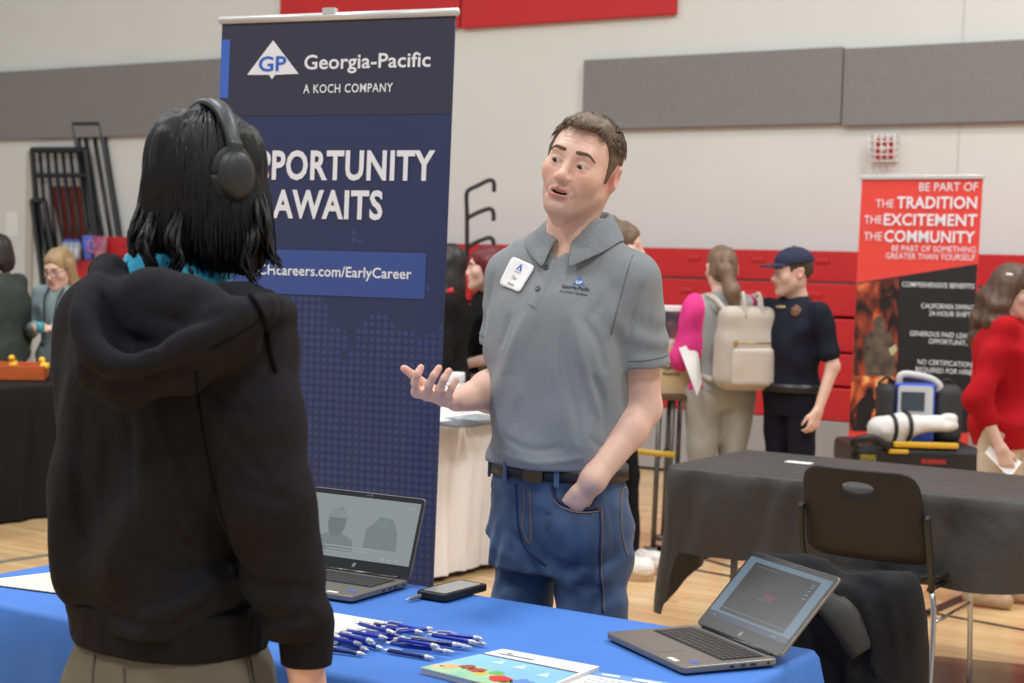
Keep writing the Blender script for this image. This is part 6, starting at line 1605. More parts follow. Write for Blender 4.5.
hh.s(cap(tuple(MHs @ Vector((0, -.03, -.28))), tuple(MHs @ Vector((0, -.05, -.1))), .055, .05), .02)
lo, hi = bbox([HC], .19); lo[2] = 1.40; hi[2] = 1.78
sdf_obj('hair', hh, lo, hi, .0042, BH, stu)
iH2 = MHs.inverted()
zR = [r[0] for r in rowsH]; rxR = [r[2] for r in rowsH]; ryR = [r[3] for r in rowsH]
def long_lock(rg):
    a = rg.uniform(-PI, PI)
    if abs(a) < .75: return None                       # face stays open (front = -y of the head)
    Rz_ = Matrix.Rotation(rotH, 3, 'Z'); d_ = Rz_ @ Vector((math.sin(a), -math.cos(a), 0))
    z0 = rg.uniform(1.66, 1.745); z1 = rg.uniform(1.462, 1.515) if math.sin(a*1.0) < .3 else rg.uniform(1.445, 1.51); pts = []; n = 13; w0 = rg.uniform(-.12, .12); curl_ = rg.uniform(-.02, .035); ph = rg.uniform(0, 6)
    for i in range(n):
        t_ = i/(n-1); z = z0+(z1-z0)*t_; da = Matrix.Rotation(w0*t_+.05*math.sin(5*t_+ph), 3, 'Z') @ d_
        c_ = Vector(cx(np.interp(z, [1.43, 1.75], [203, 209]), z)); o_ = Vector((c_.x, c_.y, z)); r_ = 1/math.hypot(da.x/np.interp(z, zR, rxR), da.y/np.interp(z, zR, ryR))
        r_ += .001+.006*rg.random()*0+curl_*max(0, t_-.6)**1.5*2
        pts.append(o_+da*r_)
    return pts
locks('hair_locks', long_lock, 950, BH, stu, None, .0030, seed=11)
def flick(px0, py0, px1, py1, px2, py2, d, sd):
    rg = random.Random(sd); q = MB()
    for k in range(30):
        j = lambda s: rg.uniform(-s, s)
        q.tube(catmull([S_(px0+(14 if px0 < 200 else -8)+j(5), py0-rg.uniform(20, 50), d+.06), S_(px0+j(7), py0+j(3), d+j(.02)), S_(px1+j(6), py1+j(4), d+j(.025)), S_(px2+j(6), py2+j(6), d+j(.03))], 4), list(np.interp(np.linspace(0, 1, 13), [0, .3, .6, 1], [.0004, .0035, .003, .0006])), 5)
    q.build('hair_locks', BH, stu, world=False)
flick(262, 215, 266, 245, 277, 266, 2.62, 1); flick(252, 235, 246, 262, 256, 282, 2.60, 2); flick(145, 240, 152, 265, 150, 290, 2.57, 3); flick(172, 240, 178, 262, 166, 284, 2.55, 6); flick(138, 225, 134, 248, 140, 268, 2.62, 8)
# --- headphones (a thing of their own, worn on the head)
HPM = mat('headphone_black', (38, 40, 42), .5); HPG = mat('headphone_grey', (50, 53, 55), .45)
MW = MS @ MHs
hpz = thing('headphones', "black over-ear headphones on the black-haired person's head", 'headphones', MW.translation)
# band: arc over the crown in the head's xz plane
ar_ = []; fl_ = []
BW = MW @ Matrix.Translation((0, .006, 0)) @ Matrix.Rotation(math.radians(-6), 4, 'X')
arc = [(.104*math.cos(a)*(1.0), 0, .018+.116*math.sin(a)) for a in [math.radians(4+172*i/36) for i in range(37)]]
vs = []; fs = []
for i, p in enumerate(arc):
    t_ = i/36; w_ = .011+.006*math.sin(PI*t_); p = Vector(p); n_ = Vector((p.x/.104**2, 0, (p.z-.018)/.116**2)).normalized(); th = .004+.002*math.sin(PI*t_)
    for (dy, dn) in ((-w_, -th*.6), (-w_*.8, th), (0, th*1.25), (w_*.8, th), (w_, -th*.6), (0, -th)): vs.append(p+Vector((0, dy, 0))+n_*dn)
for i in range(36):
    for k in range(6): fs.append((i*6+k, i*6+(k+1) % 6, (i+1)*6+(k+1) % 6, (i+1)*6+k))
fs += [tuple(range(6)), tuple(range(36*6+5, 36*6-1, -1))]
q = MB(BW); q.add(vs, fs); q.build('headband', HPG, hpz)
for s in (-1, 1):
    f = Fd().u(xf(ell((s*.100, 0, .010), (.016, .033, .043)), Matrix.Rotation(0, 4, 'X')), 0).u(ell((s*.110, 0, .010), (.014, .029, .039)), .006)
    v, q_ = sdf_mesh(f, (s*.1-.04, -.045, -.05), (s*.1+.04, .045, .065), .0028); v = relax(v, q_, 1); A = np.array(BW)
    mesh_obj('ear_cup', v@A[:3, :3].T+A[:3, 3], q_, HPM, hpz)
    q = MB(BW); q.tube([(s*.095+0, .031*math.cos(a), .010+.041*math.sin(a)) for a in [2*PI*k/28 for k in range(29)]], .009, 8); q.build('ear_cushion', mat('cushion_black', (24, 24, 25), .6), hpz)
    q = MB(BW); q.box((s*.104-.006, -.011, .03), (s*.104+.006, .011, .066)); q.build('slider', HPG, hpz, smooth=False, bevel=.004)
q = MB(BW); q.add([(-.108, -.004, .062), (-.108, .004, .062), (-.1065, .004, .071), (-.1065, -.004, .071)], [(0, 1, 2, 3)]); q.build('band_mark', mat('band_mark_grey', (92, 96, 98), .5), hpz, smooth=False)
# ------------------------------------------------------------------ people in the background
def human(label, px, d, th, H, skin, top, pants, sleeve='long', girth=1.0, head=(0, 0, 0), arms=None, hs=1.0, shoe=None, fem=1, topname='sweater', hem=.50, legs=((0, 0), (0, 0)), h=.0085, collar=0, loose=1.0, hipw=1.0, stub=0, vneck=None):
    X = P(px, 300, d).x; t = thing('person', label, 'person', (X, d, 0), math.radians(th)); k = H/1.75
    MHd = Matrix.Translation((0, -.02*k, H-.125*hs)) @ Matrix.Rotation(math.radians(head[0]), 4, 'Z') @ Matrix.Rotation(math.radians(head[1]), 4, 'X') @ Matrix.Rotation(math.radians(head[2]), 4, 'Y')
    g = girth; sw = (.165 if fem else .185)*k*(.5+.5*g); zs = .805*H
    J = dict(shl=(sw, .01, zs), shr=(-sw, .01, zs), ell=(sw+.05, .02, .625*H), elr=(-sw-.05, .02, .625*H), wrl=(sw+.06, -.03, .475*H), wrr=(-sw-.06, -.03, .475*H))
    J.update(arms or {})
    hd = {s: (J.get('hd'+s) or tuple(Vector(J['wr'+s])-Vector(J['el'+s]))) for s in 'lr'}
    F = Fd(); F.u(xf(head_field(.001, fem), MHd, hs), 0)
    F.u(cap((0, .02, zs+.02), tuple(MHd @ Vector((0, .02, -.06))), .055*k, .050*k), .03)
    tor = lambda o, gg: stack([(.47*H, 0, .01, (.13*k*hipw+o)*gg, (.09*k+o)*gg), (.53*H, 0, .01, (.165*k*hipw+o)*gg, (.115*k+o)*gg), (.61*H, 0, 0, (.135*k+o)*gg, (.10*k+o)*gg), (.72*H, 0, 0, (.155*k+o)*gg, (.115*k+o)*gg), (.79*H, 0, .01, (.15*k+o)*gg, (.09*k+o)*gg), (.835*H, 0, .015, .085*k+o, .06*k+o), (.86*H, 0, .015, .055*k, .05*k)], 2.2)
    F.u(tor(-.01, g), .03)
    hip = {s: ((.085 if s == 'l' else -.085)*k*hipw, .01, .50*H) for s in 'lr'}
    foot = {s: ((.095 if s == 'l' else -.095)*k+legs[i][0], .03+legs[i][1], .05) for i, s in enumerate('lr')}
    knee = {s: tuple((Vector(hip[s])+Vector(foot[s]))/2+Vector((0, -.02, .02))) for s in 'lr'}
    for s in 'lr':
        F.u(cap((J['sh'+s][0]*.6, .01, zs), J['sh'+s], .045*k, .043*k), .03)
        F.u(cap(J['sh'+s], J['el'+s], .043*k, .036*k), .02).u(cap(J['el'+s], J['wr'+s], .037*k, .025*k), .02)
        F.u(cap(hip[s], knee[s], .066*k*min(1, loose), .046*k*min(1, loose)), .03).u(cap(knee[s], foot[s], .046*k*min(1, loose), .033*k), .02)
        dv = Vector(hd[s]).normalized(); sd = Vector((-1 if s == 'l' else 1, 0, 0)); sd = (Vector((0, -1, 0))+sd*.2); sd = (sd-dv*sd.dot(dv)).normalized(); up = dv.cross(sd)*(1 if s == 'l' else -1)
        if up.x*(1 if s == 'l' else -1) < 0: up = -up
        hand(F, J['wr'+s], dv, up, sd, curl=.8, sc=.92*k)
    A = np.array(MHd.inverted())
    tone = lambda v: face_tone((v@A[:3, :3].T+A[:3, 3])/hs, skin, blush=.3, stubble=stub)
    lo, hi = bbox([J[q] for q in J if not q.startswith('hd')]+[foot['l'], foot['r'], (0, 0, H-.1)], .16); lo[2] = .0
    sdf_obj('body', F, lo, hi, h*.8, SKIN_ATTR, t, colors=tone)
    # trousers
    Q = Fd(); Q.u(tor(.012*loose, g), 0).i(half((0, 0, .60*H), (0, 0, 1)))
    for s in 'lr': Q.u(cap(hip[s], knee[s], .086*k*loose*hipw, .062*k*loose), .025).u(cap(knee[s], (foot[s][0], foot[s][1], .085), .062*k*loose, .050*k*loose), .02)
    Q.i(half((0, 0, .60*H), (0, 0, 1))).i(half((0, 0, .045), (0, 0, -1))); Q.d(lambda p: .007*vn(p, (8, 8, 9), 3)+.003*vn(p, (20, 20, 16), 4))
    sdf_obj('trousers', Q, (-.36, -.36, 0), (.36, .36, .64*H), h, pants, t)
    # upper garment
    T = Fd(); T.u(tor(.02*loose, g), 0); T.u(lambda p: np.full(len(p), 9.), 0)
    for s in 'lr':
        e = Vector(J['el'+s]); w_ = Vector(J['wr'+s]); sh = Vector(J['sh'+s])
        T.u(cap((J['sh'+s][0]*.6, .01, zs), J['sh'+s], .055*k, .055*k*loose), .03)
        if sleeve == 'short': T.u(cap(sh, sh.lerp(e, .72), .056*k*loose, .060*k*loose), .02)
        else:
            en = e.lerp(w_, .95 if sleeve == 'long' else .42)
            T.u(cap(sh, e, .060*k*loose, .054*k*loose), .03).u(cap(e, en, .054*k*loose, .044*k*loose), .02)
    T.d(lambda p: .006*np.sin(28*p[:, 2]+10*p[:, 0]+3*vn(p, (5, 5, 5), 2))*(np.abs(p[:, 0]) > .1*k)+.008*vn(p, (9, 9, 7), 5)+.003*vn(p, (22, 22, 16), 6))
    T.i(half((0, 0, hem*H), (0, 0, -1)))
    T.s(cap((0, -.01, .86*H), (0, -.02, .95*H), .055*k, .085*k), .01)
    if vneck: T.s(vneck, .006)
    lo, hi = bbox([J[q] for q in J if not q.startswith('hd')]+[(0, 0, .9*H), (0, 0, hem*H)], .12)
    tn = top if isinstance(top, bpy.types.Material) else top[0]
    v, q_ = sdf_mesh(T, lo, hi, h); v = relax(v, q_, 1)
    fm = None; ms = tn
    if not isinstance(top, bpy.types.Material):       # contrasting sleeves
        ms = list(top); c_ = v[q_].mean(1); fm = (np.abs(c_[:, 0]) > sw*.93).astype(int).tolist()
    mesh_obj(topname, v, q_, ms, t, world=False, fmat=fm)
    if shoe:
        for s in 'lr':
            x, y, _ = foot[s]; f = Fd().u(cap((x, y+.02, .05), (x*1.08, y-.15*k, .04), .045*k, .042*k), 0).u(sph((x, y+.0, .09), .05*k), .02).i(half((0, 0, 0), (0, 0, -1)))
            sdf_obj('shoe', f, (x-.1, y-.25, -.01), (x+.1, y+.12, .17), .011, shoe, t)
    return t, MHd, J, T, F
def hair_obj(t, MHd, hs, f, m, lo=(-.16, -.16, -.42), hi=(.16, .2, .17), h=.0065, streak=(40, 40, 6)):
    f.d(lambda p: -.006*vn(p, streak, 3)-.003*vn(p, tuple(2.2*s for s in streak), 5))
    v, q_ = sdf_mesh(f, lo, hi, h); v = relax(v, q_, 1); A = np.array(MHd); mesh_obj('hair', (v*hs)@A[:3, :3].T+A[:3, 3], q_, m, t, world=False)
def hair_long(length=.24, wid=1.0, part=1):
    f = Fd(); f.u(ell((0, .014, .038), (.084, .104, .096)), 0)
    for s in (-1, 1):
        f.u(cap((s*.068, .015, .03), (s*.085*wid, .02, -length*.6), .032, .036), .03).u(cap((s*.085*wid, .02, -length*.6), (s*.075*wid, -.01, -length), .036, .02), .03)
    f.u(ell((0, .062, -length*.45), (.088*wid, .05, length*.6)), .04)
    f.s(ell((0, -.105, -.03), (.060, .066, .098)), .012); return f
def face_bits(t, MHd, hs, gaze, bm):
    for s in (-1, 1): eye_obj(t, MHd @ Matrix.Scale(hs, 4), s, gaze)
    brows(t, MHd @ Matrix.Scale(hs, 4), bm)
def glasses(t, MHd, hs, m):
    for s in (-1, 1):
        q = MB(MHd @ Matrix.Scale(hs, 4)); q.tube([(s*.033+.024*math.cos(a), -.104+.012*abs(math.cos(a))*(1 if s*math.cos(a) > 0 else 0), -.004+.020*math.sin(a)) for a in [2*PI*k/24 for k in range(25)]], .0022, 6); q.build('glasses_rim', m, t, world=False)
        q = MB(MHd @ Matrix.Scale(hs, 4)); q.tube([(s*.057, -.094, .004), (s*.078, -.03, .010), (s*.082, .02, .004)], .002, 6); q.build('glasses_arm', m, t, world=False)
    q = MB(MHd @ Matrix.Scale(hs, 4)); q.tube([(-.010, -.107, 0), (0, -.110, .003), (.010, -.107, 0)], .002, 6); q.build('glasses_bridge', m, t, world=False)
FAIR = (226, 184, 164)
# ---- firefighter in a navy uniform and cap
NVY = mat('navy_uniform', (26, 28, 40), .8, spec=.2, bump=(200, .2, .002)); NVP = mat('navy_trousers', (24, 25, 35), .85, spec=.2)
BLKS = mat('black_shoe', (36, 35, 36), .5)
t, MHd, J, T, F = human('person in a navy uniform and cap standing before the red bleachers', 794, 8.3, -52, 1.625, FAIR, NVY, NVP, 'short', fem=0, head=(-30, 4, 0), shoe=BLKS, topname='uniform_shirt', hem=.545, loose=1.05, stub=.3,
    arms=dict(ell=(.235, .05, 1.03), wrl=(.215, -.03, .80), hdl=(-.1, -.3, -1), elr=(-.19, .08, 1.03), wrr=(-.10, .17, .84)))
BRH = mat('dark_brown_hair', (70, 54, 44), .6)
f = Fd().u(ell((0, .013, .034), (.080, .1, .092)), 0).i(lambda p: (np.interp(p[:, 1], [-.1, -.05, -.03, -.015, .0, .012, .03, .05, .1], [.09, .06, .01, -.01, .02, .034, .03, -.03, -.055])-p[:, 2])*.6, .003)
hair_obj(t, MHd, 1, f, BRH, streak=(60, 60, 20)); face_bits(t, MHd, 1, (0, -1, -.1), BRH)
f = Fd().u(ell((0, .012, .052), (.088, .107, .084)), 0).i(half((0, 0, .044), (0, .12, -1))).s(ell((0, .012, .03), (.08, .1, .08)), .003)
f.u(lambda p: np.maximum(np.abs(p[:, 2]-(.048+.10*(p[:, 1]+.09)*.6-6*p[:, 0]**2*.35))-.004, np.maximum(np.hypot(p[:, 0]/.075, (p[:, 1]+.09)/.085)-1, p[:, 1]+.06)*.07), .006).u(sph((0, .012, .137), .006), .004)
v, q_ = sdf_mesh(f, (-.12, -.2, -.02), (.12, .14, .16), .005); v = relax(v, q_, 1); A = np.array(MHd); mesh_obj('cap', v@A[:3, :3].T+A[:3, 3], q_, mat('navy_cap', (30, 36, 62), .8), t, world=False)
M0 = WM[t]; iM = M0.inverted()
def surf(T_, iM_, px, py): 
    h = hit(T_, iM_ @ EYE, iM_.to_3x3() @ ray(px, py), 5, 14); return None if h is None else Vector(h)
h = surf(T, iM, 796, 311)
if h:
    g = Vector(grad(T, h, .02)); q = MB(frame(h, Vector((0, 0, 1)).cross(g), g.cross(Vector((0, 0, 1)).cross(g)))); q.prism([(.028*math.cos(a), .033*math.sin(a)) for a in [2*PI*k/16 for k in range(16)]], .0, .004); q.build('chest_emblem', mat('emblem_red_gold', (150, 96, 70), .6, rgb2=(60, 40, 44), noise=(60, 1)), t, world=False)
h = surf(T, iM, 781, 307)
if h:
    g = Vector(grad(T, h, .02)); q = MB(frame(h, Vector((0, 0, 1)).cross(g), g.cross(Vector((0, 0, 1)).cross(g)))); q.box((-.03, -.007, 0), (.03, .007, .004)); q.build('name_strip', mat('strip_gold', (176, 150, 110), .5), t, world=False)
bs2 = stack([(.535*1.615, 0, .005, .158, .118), (.57*1.615, 0, .003, .150, .113)], 2.2)
q = MB(); vs = []; fs = []
for i in range(48):
    a = 2*PI*i/48; d_ = Vector((math.sin(a), -math.cos(a), 0))
    for (z, off) in ((.885, .02), (.885, .026), (.93, .026), (.93, .02)): vs.append(d_*0+Vector((0, 0, z))+Vector(((.154+off)*math.sin(a), .004-(.116+off)*math.cos(a), 0)))
for i in range(48):
    j = (i+1) % 48
    for k in range(4): fs.append((i*4+k, j*4+k, j*4+(k+1) % 4, i*4+(k+1) % 4))
q.add(vs, fs); q.build('belt', mat('black_leather', (30, 27, 26), .4), t, world=False)
# ---- girl with the beige backpack
GSW = mat('grey_sweat_fabric', (170, 168, 160), .9, bump=(160, .3, .003)); GSV = mat('grey_vest_fabric', (158, 160, 158), .9, bump=(160, .3, .003)); PNK = mat('hot_pink_knit', (222, 50, 130), .8)
t, MHd, J, T, F = human('person in grey sweats with pink sleeves, seen from behind with a ponytail', 722, 8.5, 200, 1.63, FAIR, (GSV, PNK), GSW, 'long', fem=1, girth=1.06, head=(-14, 8, 0), shoe=mat('white_shoe', (226, 222, 216), .6), topname='hooded_top', hem=.53, loose=1.22, hipw=1.12,
    arms=dict(ell=(.225, -.01, 1.03), wrl=(.08, -.22, .98), elr=(-.25, -.02, 1.03), wrr=(-.10, -.22, 1.0)))
HGB = mat('light_brown_hair', (124, 98, 74), .55, noise=(30, .3), stretch=(1, 1, .1))
f = Fd().u(ell((0, .014, .036), (.083, .104, .094)), 0).u(ell((0, .05, -.02), (.072, .055, .055)), .03).s(ell((0, -.105, -.035), (.062, .07, .10)), .012)
f.u(cap((0, .10, .015), (.01, .135, -.02), .026, .034), .02).u(cap((.01, .135, -.02), (-.02, .155, -.14), .036, .042), .03).u(cap((-.02, .155, -.14), (-.055, .15, -.25), .042, .012), .03)
hair_obj(t, MHd, 1, f, HGB, hi=(.16, .24, .17)); face_bits(t, MHd, 1, (0, -1, -.2), HGB)
q = MB(MHd); q.tube([(.0+.028*math.cos(a), .112+.006*math.sin(a), .008+.028*math.sin(a)) for a in [2*PI*k/20 for k in range(21)]], .007, 8); q.build('hair_tie', mat('hair_tie_brown', (70, 52, 44), .7), t, world=False)
f = Fd()                                                       # hood lying on the shoulders
for a, b in (((.11, .01, 1.335), (.075, .10, 1.31)), ((.075, .10, 1.31), (0, .13, 1.28)), ((0, .13, 1.28), (-.075, .10, 1.31)), ((-.075, .10, 1.31), (-.11, .01, 1.335))): f.u(cap(a, b, .036, .04), .02)
f.d(lambda p: .006*vn(p, (14, 14, 14), 3)); sdf_obj('hood', f, (-.18, -.06, 1.2), (.18, .2, 1.42), .009, GSV, t)
MG = WM[t]
bp = thing('backpack', 'beige backpack on the back of the person in grey sweats', 'backpack', MG @ Vector((-.045, .20, .92))); BGE = mat('beige_pack_fabric', (190, 178, 164), .75, bump=(90, .2, .003)); BGP = mat('beige_pocket_fabric', (200, 188, 174), .75)
def into(f, name, lo, hi, h, m, par, M): 
    v, q_ = sdf_mesh(f, lo, hi, h); v = relax(v, q_, 1); A = np.array(M); return mesh_obj(name, v@A[:3, :3].T+A[:3, 3], q_, m, par)
MGb = MG @ Matrix.Translation((-.03, .0, -.01))
f = Fd().u(bx((0, .235, 1.115), (.158, .075, .215), .06), 0).u(bx((0, .225, 1.06), (.165, .085, .15), .07), .04).d(lambda p: .004*vn(p, (12, 12, 12), 2))
into(f, 'pack_body', (-.2, .12, .86), (.2, .34, 1.36), .009, BGE, bp, MGb)
f = Fd().u(bx((0, .312, 1.02), (.125, .022, .10), .022), 0).d(lambda p: .003*vn(p, (14, 14, 14), 2)); into(f, 'front_pocket', (-.15, .26, .88), (.15, .35, 1.15), .007, BGP, bp, MGb)
q = MB(MGb); q.tube([(-.11, .318, 1.145), (.11, .318, 1.145)], .0045, 6); q.build('zipper', mat('gold_zip', (196, 164, 96), .35, metal=.5), bp)
q = MB(MGb); q.box((.10, .318, 1.13), (.118, .328, 1.155)); q.build('zip_pull', mat('gold_zip', (196, 164, 96), .35, metal=.5), bp, smooth=False)
for s in (-1, 1):
    q = MB(MGb); q.tube(catmull([(s*.05, .30, 1.27), (s*.05, .285, 1.36), (s*.045, .26, 1.40), (s*.04, .24, 1.38)], 4), .010, 6); q.build('carry_handle', BGE, bp)
    q = MB(MGb); q.tube(catmull([(s*.10, .18, 1.30), (s*.13, .12, 1.36), (s*.14, .02, 1.375), (s*.145, -.09, 1.30), (s*.16, -.13, 1.15), (s*.19, -.04, 1.0), (s*.15, .16, .94)], 5), .016, 6); q.build('shoulder_strap', BGE, bp)
pw = thing('paper_sheet', 'folded white paper held by the person with pink sleeves', 'paper', P(692, 372, 8.32)); q = MB()
a, b, c, d = P(679, 348, 8.35), P(697, 342, 8.40), P(702, 383, 8.35), P(697, 396, 8.3); k_ = Vector((0, .004, 0))
q.add([a, b, c, d, a+k_, b+k_, c+k_, d+k_], [(0, 1, 2, 3), (7, 6, 5, 4), (0, 4, 5, 1), (1, 5, 6, 2), (2, 6, 7, 3), (3, 7, 4, 0)]); q.build('page', PW, pw, smooth=False)
# ---- woman in the red sweater at the right edge
RED = mat('red_fleece', (178, 20, 30), .95, spec=.2, bump=(180, .5, .004)); TAN = mat('tan_trousers', (206, 188, 164), .8)
t, MHd, J, T, F = human('person in a red sweater with wavy brown hair at the right edge', 1010, 7.3, 68, 1.565, FAIR, RED, TAN, 'elbow', fem=1, girth=1.22, head=(-8, 6, 0), shoe=mat('tan_boot', (186, 156, 124), .9, noise=(30, .2)), topname='sweater', hem=.47, loose=1.18, hipw=1.08,
    arms=dict(elr=(-.245, .10, .96), wrr=(-.235, -.01, .745), hdr=(.05, -.35, -1)), legs=((0, -.04), (0, .06)))
BWV = mat('wavy_brown_hair', (92, 66, 50), .55, noise=(30, .3), stretch=(1, 1, .12)); f = hair_long(.26, 1.35); f.u(cap((0, .10, -.05), (.0, .13, -.24), .07, .05), .03); f.d(lambda p: .010*np.sin(p[:, 2]*60+vn(p, (20, 20, 10), 4)*3)*np.clip((-p[:, 2])/.1, 0, 1))
hair_obj(t, MHd, 1.0, f, BWV, hi=(.18, .24, .17)); face_bits(t, MHd, 1, (0, -1, 0), BWV); glasses(t, MHd, 1, mat('dark_glasses', (48, 34, 36), .3))
q = MB(MHd); q.box((-.086, .0, .07), (-.078, .03, .085)); q.build('hair_clip', mat('pearl_clip', (232, 222, 218), .4), t, world=False)
# fleece cuffs of the boots
for sx, ly in ((1, -.04), (-1, .06)):
    q = MB(); q.tube([(sx*.085+.058*math.cos(a), .035+ly+.058*math.sin(a), .16) for a in [2*PI*k/18 for k in range(19)]], .022, 8)
    q.build('boot_cuff', mat('cream_fleece', (222, 206, 184), .95, bump=(90, .8, .01)), t, world=False)
WR = WM[t] @ Vector(J['wrr']); pc = P(996, 458, 7.12); pp = thing('paper_sheet', 'white paper in the hand of the person in the red sweater', 'paper', pc); q = MB()
a, b, c, d = P(985, 453, 7.1), P(990, 446, 7.12), P(1022, 462, 7.08), P(1010, 478, 7.05)
q.add([a, b, c, d, a+k_, b+k_, c+k_, d+k_], [(0, 1, 2, 3), (7, 6, 5, 4), (0, 4, 5, 1), (1, 5, 6, 2), (2, 6, 7, 3), (3, 7, 4, 0)]); q.build('page', mat('paper_white', (238, 237, 233), .7), pp, smooth=False)
# ---- red-haired and dark-haired people between the banner and the man
BLT = mat('black_knit', (24, 23, 25), .85, spec=.15); BPT = mat('black_trousers', (24, 24, 26), .85, spec=.15)
t, MHd, J, T, F = human("person with bright red hair in profile, left of the man's sleeve", 488, 8.9, -74, 1.60, (232, 190, 172), BLT, mat('grey_trousers', (150, 146, 140), .85), 'short', fem=1, head=(-10, 0, 0), shoe=BLKS, topname='shirt', hem=.56,
    arms=dict(ell=(.20, .02, 1.0), wrl=(.10, -.23, .93)))
RHR = mat('bright_red_hair', (112, 18, 32), .5, noise=(30, .35), stretch=(1, 1, .1)); hair_obj(t, MHd, 1, hair_long(.30, 1.05), RHR); face_bits(t, MHd, 1, (0, -1, 0), mat('dark_brow', (70, 40, 36), .7))
t, MHd, J, T, F = human('person with long black hair beside the navy banner, half hidden by it', 448, 8.55, -100, 1.60, (226, 186, 166), BLT, BPT, 'long', fem=1, head=(0, 0, 0), shoe=BLKS, topname='jacket', hem=.5)
DHR = mat('dark_hair', (34, 27, 27), .5, noise=(30, .3), stretch=(1, 1, .1)); hair_obj(t, MHd, 1, hair_long(.24, 1.05), DHR); face_bits(t, MHd, 1, (0, -1, 0), DHR)
q = MB(); q.tube(catmull([(.10, .05, 1.36), (.12, -.07, 1.30), (.10, -.145, 1.15), (.09, -.16, .9)], 5), .016, 6, flat=1); q.tube(catmull([(-.10, .05, 1.36), (-.12, -.07, 1.30), (-.10, -.145, 1.15), (-.09, -.16, .9)], 5), .016, 6); q.build('red_scarf', mat('red_scarf', (206, 44, 52), .8), t, world=False)
# ---- person behind the man: hair above his shoulder, black leggings and white slippers beside his leg
t, MHd, J, T, F = human("person hidden behind the grey-shirted man, black leggings and fluffy white shoes", 617, 7.8, 70, 1.725, FAIR, mat('grey_long_top', (120, 120, 122), .85), BPT, 'long', fem=1, girth=.8, head=(0, 0, 0), topname='top', hem=.5, loose=.95, legs=((0, -.11), (0, -.06)),
    arms=dict(ell=(.17, .06, 1.09), wrl=(.15, .08, .86), elr=(-.17, .06, 1.09), wrr=(-.15, .08, .86)))
f = Fd().u(ell((0, .014, .036), (.084, .104, .096)), 0).u(sph((0, .06, .115), .04), .02).s(ell((0, -.105, -.035), (.062, .07, .10)), .012); hair_obj(t, MHd, 1, f, mat('tawny_hair', (112, 90, 66), .6, noise=(30, .3)))
FLU = mat('fluffy_white', (236, 230, 222), .95, bump=(60, .9, .012)); SOL = mat('tan_sole', (188, 156, 120), .7)
for sx, ly in ((1, -.11), (-1, -.06)):
    x = sx*.095; f = Fd().u(cap((x, .05+ly, .07), (x, -.15+ly, .062), .052, .05), 0).d(lambda p: .006*vn(p, (50, 50, 50), 2)).i(half((0, 0, .03), (0, 0, -1))); sdf_obj('slipper', f, (x-.09, -.26, 0), (x+.09, .16, .14), .009, FLU, t)
    q = MB(); q.prism([(x+.05*math.cos(a)*(1), -.05+ly+.145*math.sin(a)) for a in [2*PI*k/24 for k in range(24)]], .002, .04); q.build('slipper_sole', SOL, t, world=False, smooth=False)
# ---- two people at the left edge
TEAL = mat('pale_teal_hoodie', (132, 148, 150), .9); JN = mat('blue_trousers', (60, 76, 104), .85)
t, MHd, J, T, F = human('person with long blonde hair and glasses in a pale grey hoodie', 60, 10.3, -8, 1.525, (232, 190, 170), TEAL, JN, 'long', fem=1, girth=.92, head=(-14, 16, 0), hs=1.06, shoe=BLKS, topname='hoodie', hem=.5, loose=1.05,
    arms=dict(ell=(.20, .0, .98), wrl=(.06, -.22, 1.02), elr=(-.20, .0, .98), wrr=(-.07, -.22, 1.03), hdl=(-1, -.3, .1), hdr=(1, -.3, .1)))
BLD = mat('blonde_hair', (168, 138, 98), .5, noise=(30, .3), stretch=(1, 1, .1)); hair_obj(t, MHd, 1.06, hair_long(.34, 1.0), BLD, lo=(-.16, -.2, -.5)); face_bits(t, MHd, 1.06, (0, -1, -.4), BLD); glasses(t, MHd, 1.06, mat('dark_glasses', (48, 34, 36), .3))
for s in (-1, 1):
    q = MB(); q.tube(catmull([(s*.05, -.06, 1.27), (s*.045, -.135, 1.2), (s*.035, -.155, 1.1), (s*.035, -.15, .98)], 4), .007, 6); q.build('drawstring', mat('dark_cord', (40, 46, 54), .8), t, world=False)
tt_ = thing('tumbler', 'small teal object held by the person with long blonde hair', 'cup', WM[t] @ Vector((0, -.29, 1.0))); tt_['category'] = 'cup'; tt_.name = 'cup'
MB(WM[t] @ Matrix.Translation((0, -.29, .99))).lathe([(.022, 0), (.028, .07)], 14).build('cup_body', mat('teal_plastic', (60, 150, 160), .4), tt_)
GRN_ = mat('dark_green_hoodie', (56, 64, 58), .9)
t, MHd, J, T, F = human('person in a dark green hoodie cut off by the left edge', -2, 10.1, -115, 1.60, FAIR, GRN_, BPT, 'long', fem=1, girth=1.25, head=(0, 15, 0), shoe=BLKS, topname='hoodie', hem=.48, loose=1.15)
f = Fd().u(ell((0, .014, .036), (.084, .104, .096)), 0).u(ell((0, .05, -.04), (.082, .06, .09)), .03).s(ell((0, -.105, -.035), (.062, .07, .10)), .012); hair_obj(t, MHd, 1, f, DHR); face_bits(t, MHd, 1, (0, -1, 0), DHR)
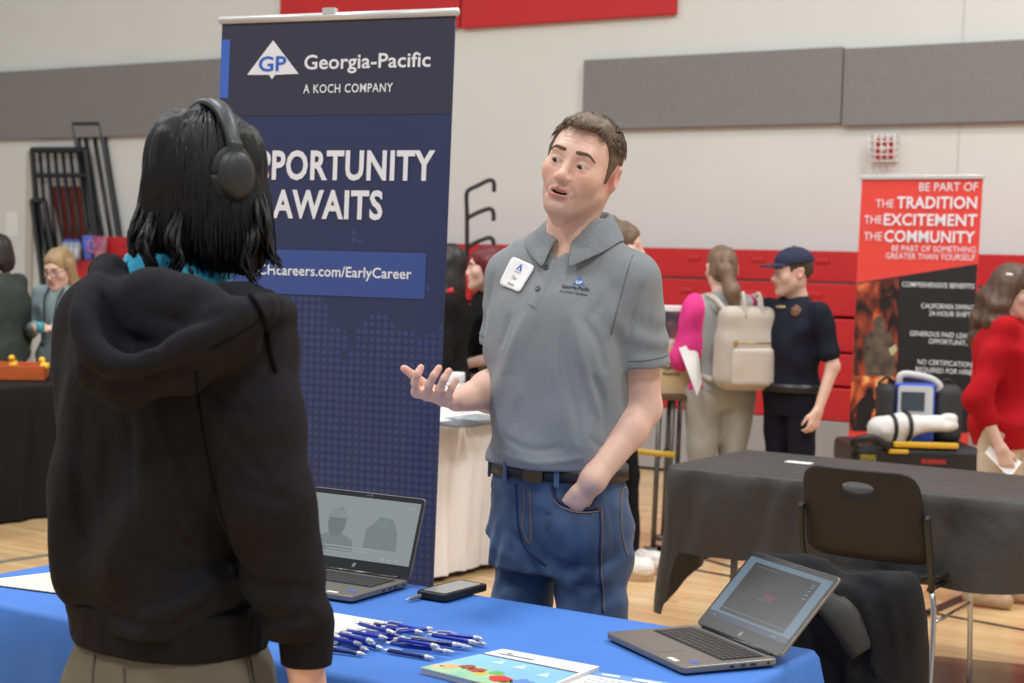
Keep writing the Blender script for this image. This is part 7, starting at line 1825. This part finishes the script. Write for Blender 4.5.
# ------------------------------------------------------------------ sub-parts: hang each detail on the part it belongs to
SUBS = {
    'laptop': {'screen_lid': ('bezel', 'display', 'webcam', 'lid_logo', 'screen_'), 'base': ('keyboard_well', 'keys', 'touchpad', 'sticker', 'ports')},
    'banner_stand': {'banner_sheet': ('header_panel', 'blue_tab', 'web_address_strip', 'lettering', 'logo_', 'black_panel', 'fire_photo', 'printed_', 'lower_red_panel')},
    'alarm_strobe': {'alarm_body': ('strobe_lens',)},
    'heart_monitor': {'monitor_case': ('front_face', 'display', 'keys', 'shock_key')},
    'monitor': {'screen_case': ('display',)},
    'cardboard_box': {'box_body': ('lettering',)},
    'booklet': {'cover': ('cover_',)}, 'leaflet': {'page': ('heading_', 'body_text')},
    'backpack': {'front_pocket': ('zip_pull',)},
    'stretcher': {'bed_frame': ('label_plate', 'red_label')},
    'headphones': {'ear_cup': ('ear_cushion',), 'headband': ('band_mark', 'slider')},
    'jacket': {'jacket_body': ('lapel',)},
    'phone': {'phone_case': ('phone_screen',)},
    'person': {'polo_shirt': ('collar', 'placket', 'button', 'name_tag', 'tag_', 'chest_l', 'sleeve_'), 'jeans': ('pocket_', 'side_', 'fly_', 'back_pocket', 'rivet', 'belt_loop'), 'belt': ('buckle',),
               'hoodie': ('hem_band', 'cuff', 'drawstring', 'sleeve_', 'shoulder_seam'), 'trousers': ('side_', 'pocket_'), 'uniform_shirt': ('chest_emblem', 'name_strip'), 'hooded_top': ('hood',),
               'hair': ('hair_',), 'slipper': ('slipper_sole',), 'shoe': ('boot_cuff',)},
}
bpy.context.view_layer.update()
def centre(o):
    b = [Vector(c) for c in o.bound_box]; return sum(b, Vector())/8
base_name = lambda o: o.name.split('.')[0]
for root in [o for o in bpy.data.objects if o.parent is None and o.type == 'EMPTY']:
    rule = SUBS.get(base_name(root))
    if not rule: continue
    ch = kids(root)
    for host, pre in rule.items():
        hosts = [c for c in ch if base_name(c) == host]
        if not hosts: continue
        for c in ch:
            n = base_name(c)
            if c in hosts or c.parent is not root or n in rule: continue
            if any(n == p_ or (p_.endswith('_') and n.startswith(p_)) or (p_ in ('chest_l', 'back_pocket') and n.startswith(p_)) for p_ in pre):
                c.parent = min(hosts, key=lambda h_: (centre(h_)-centre(c)).length)
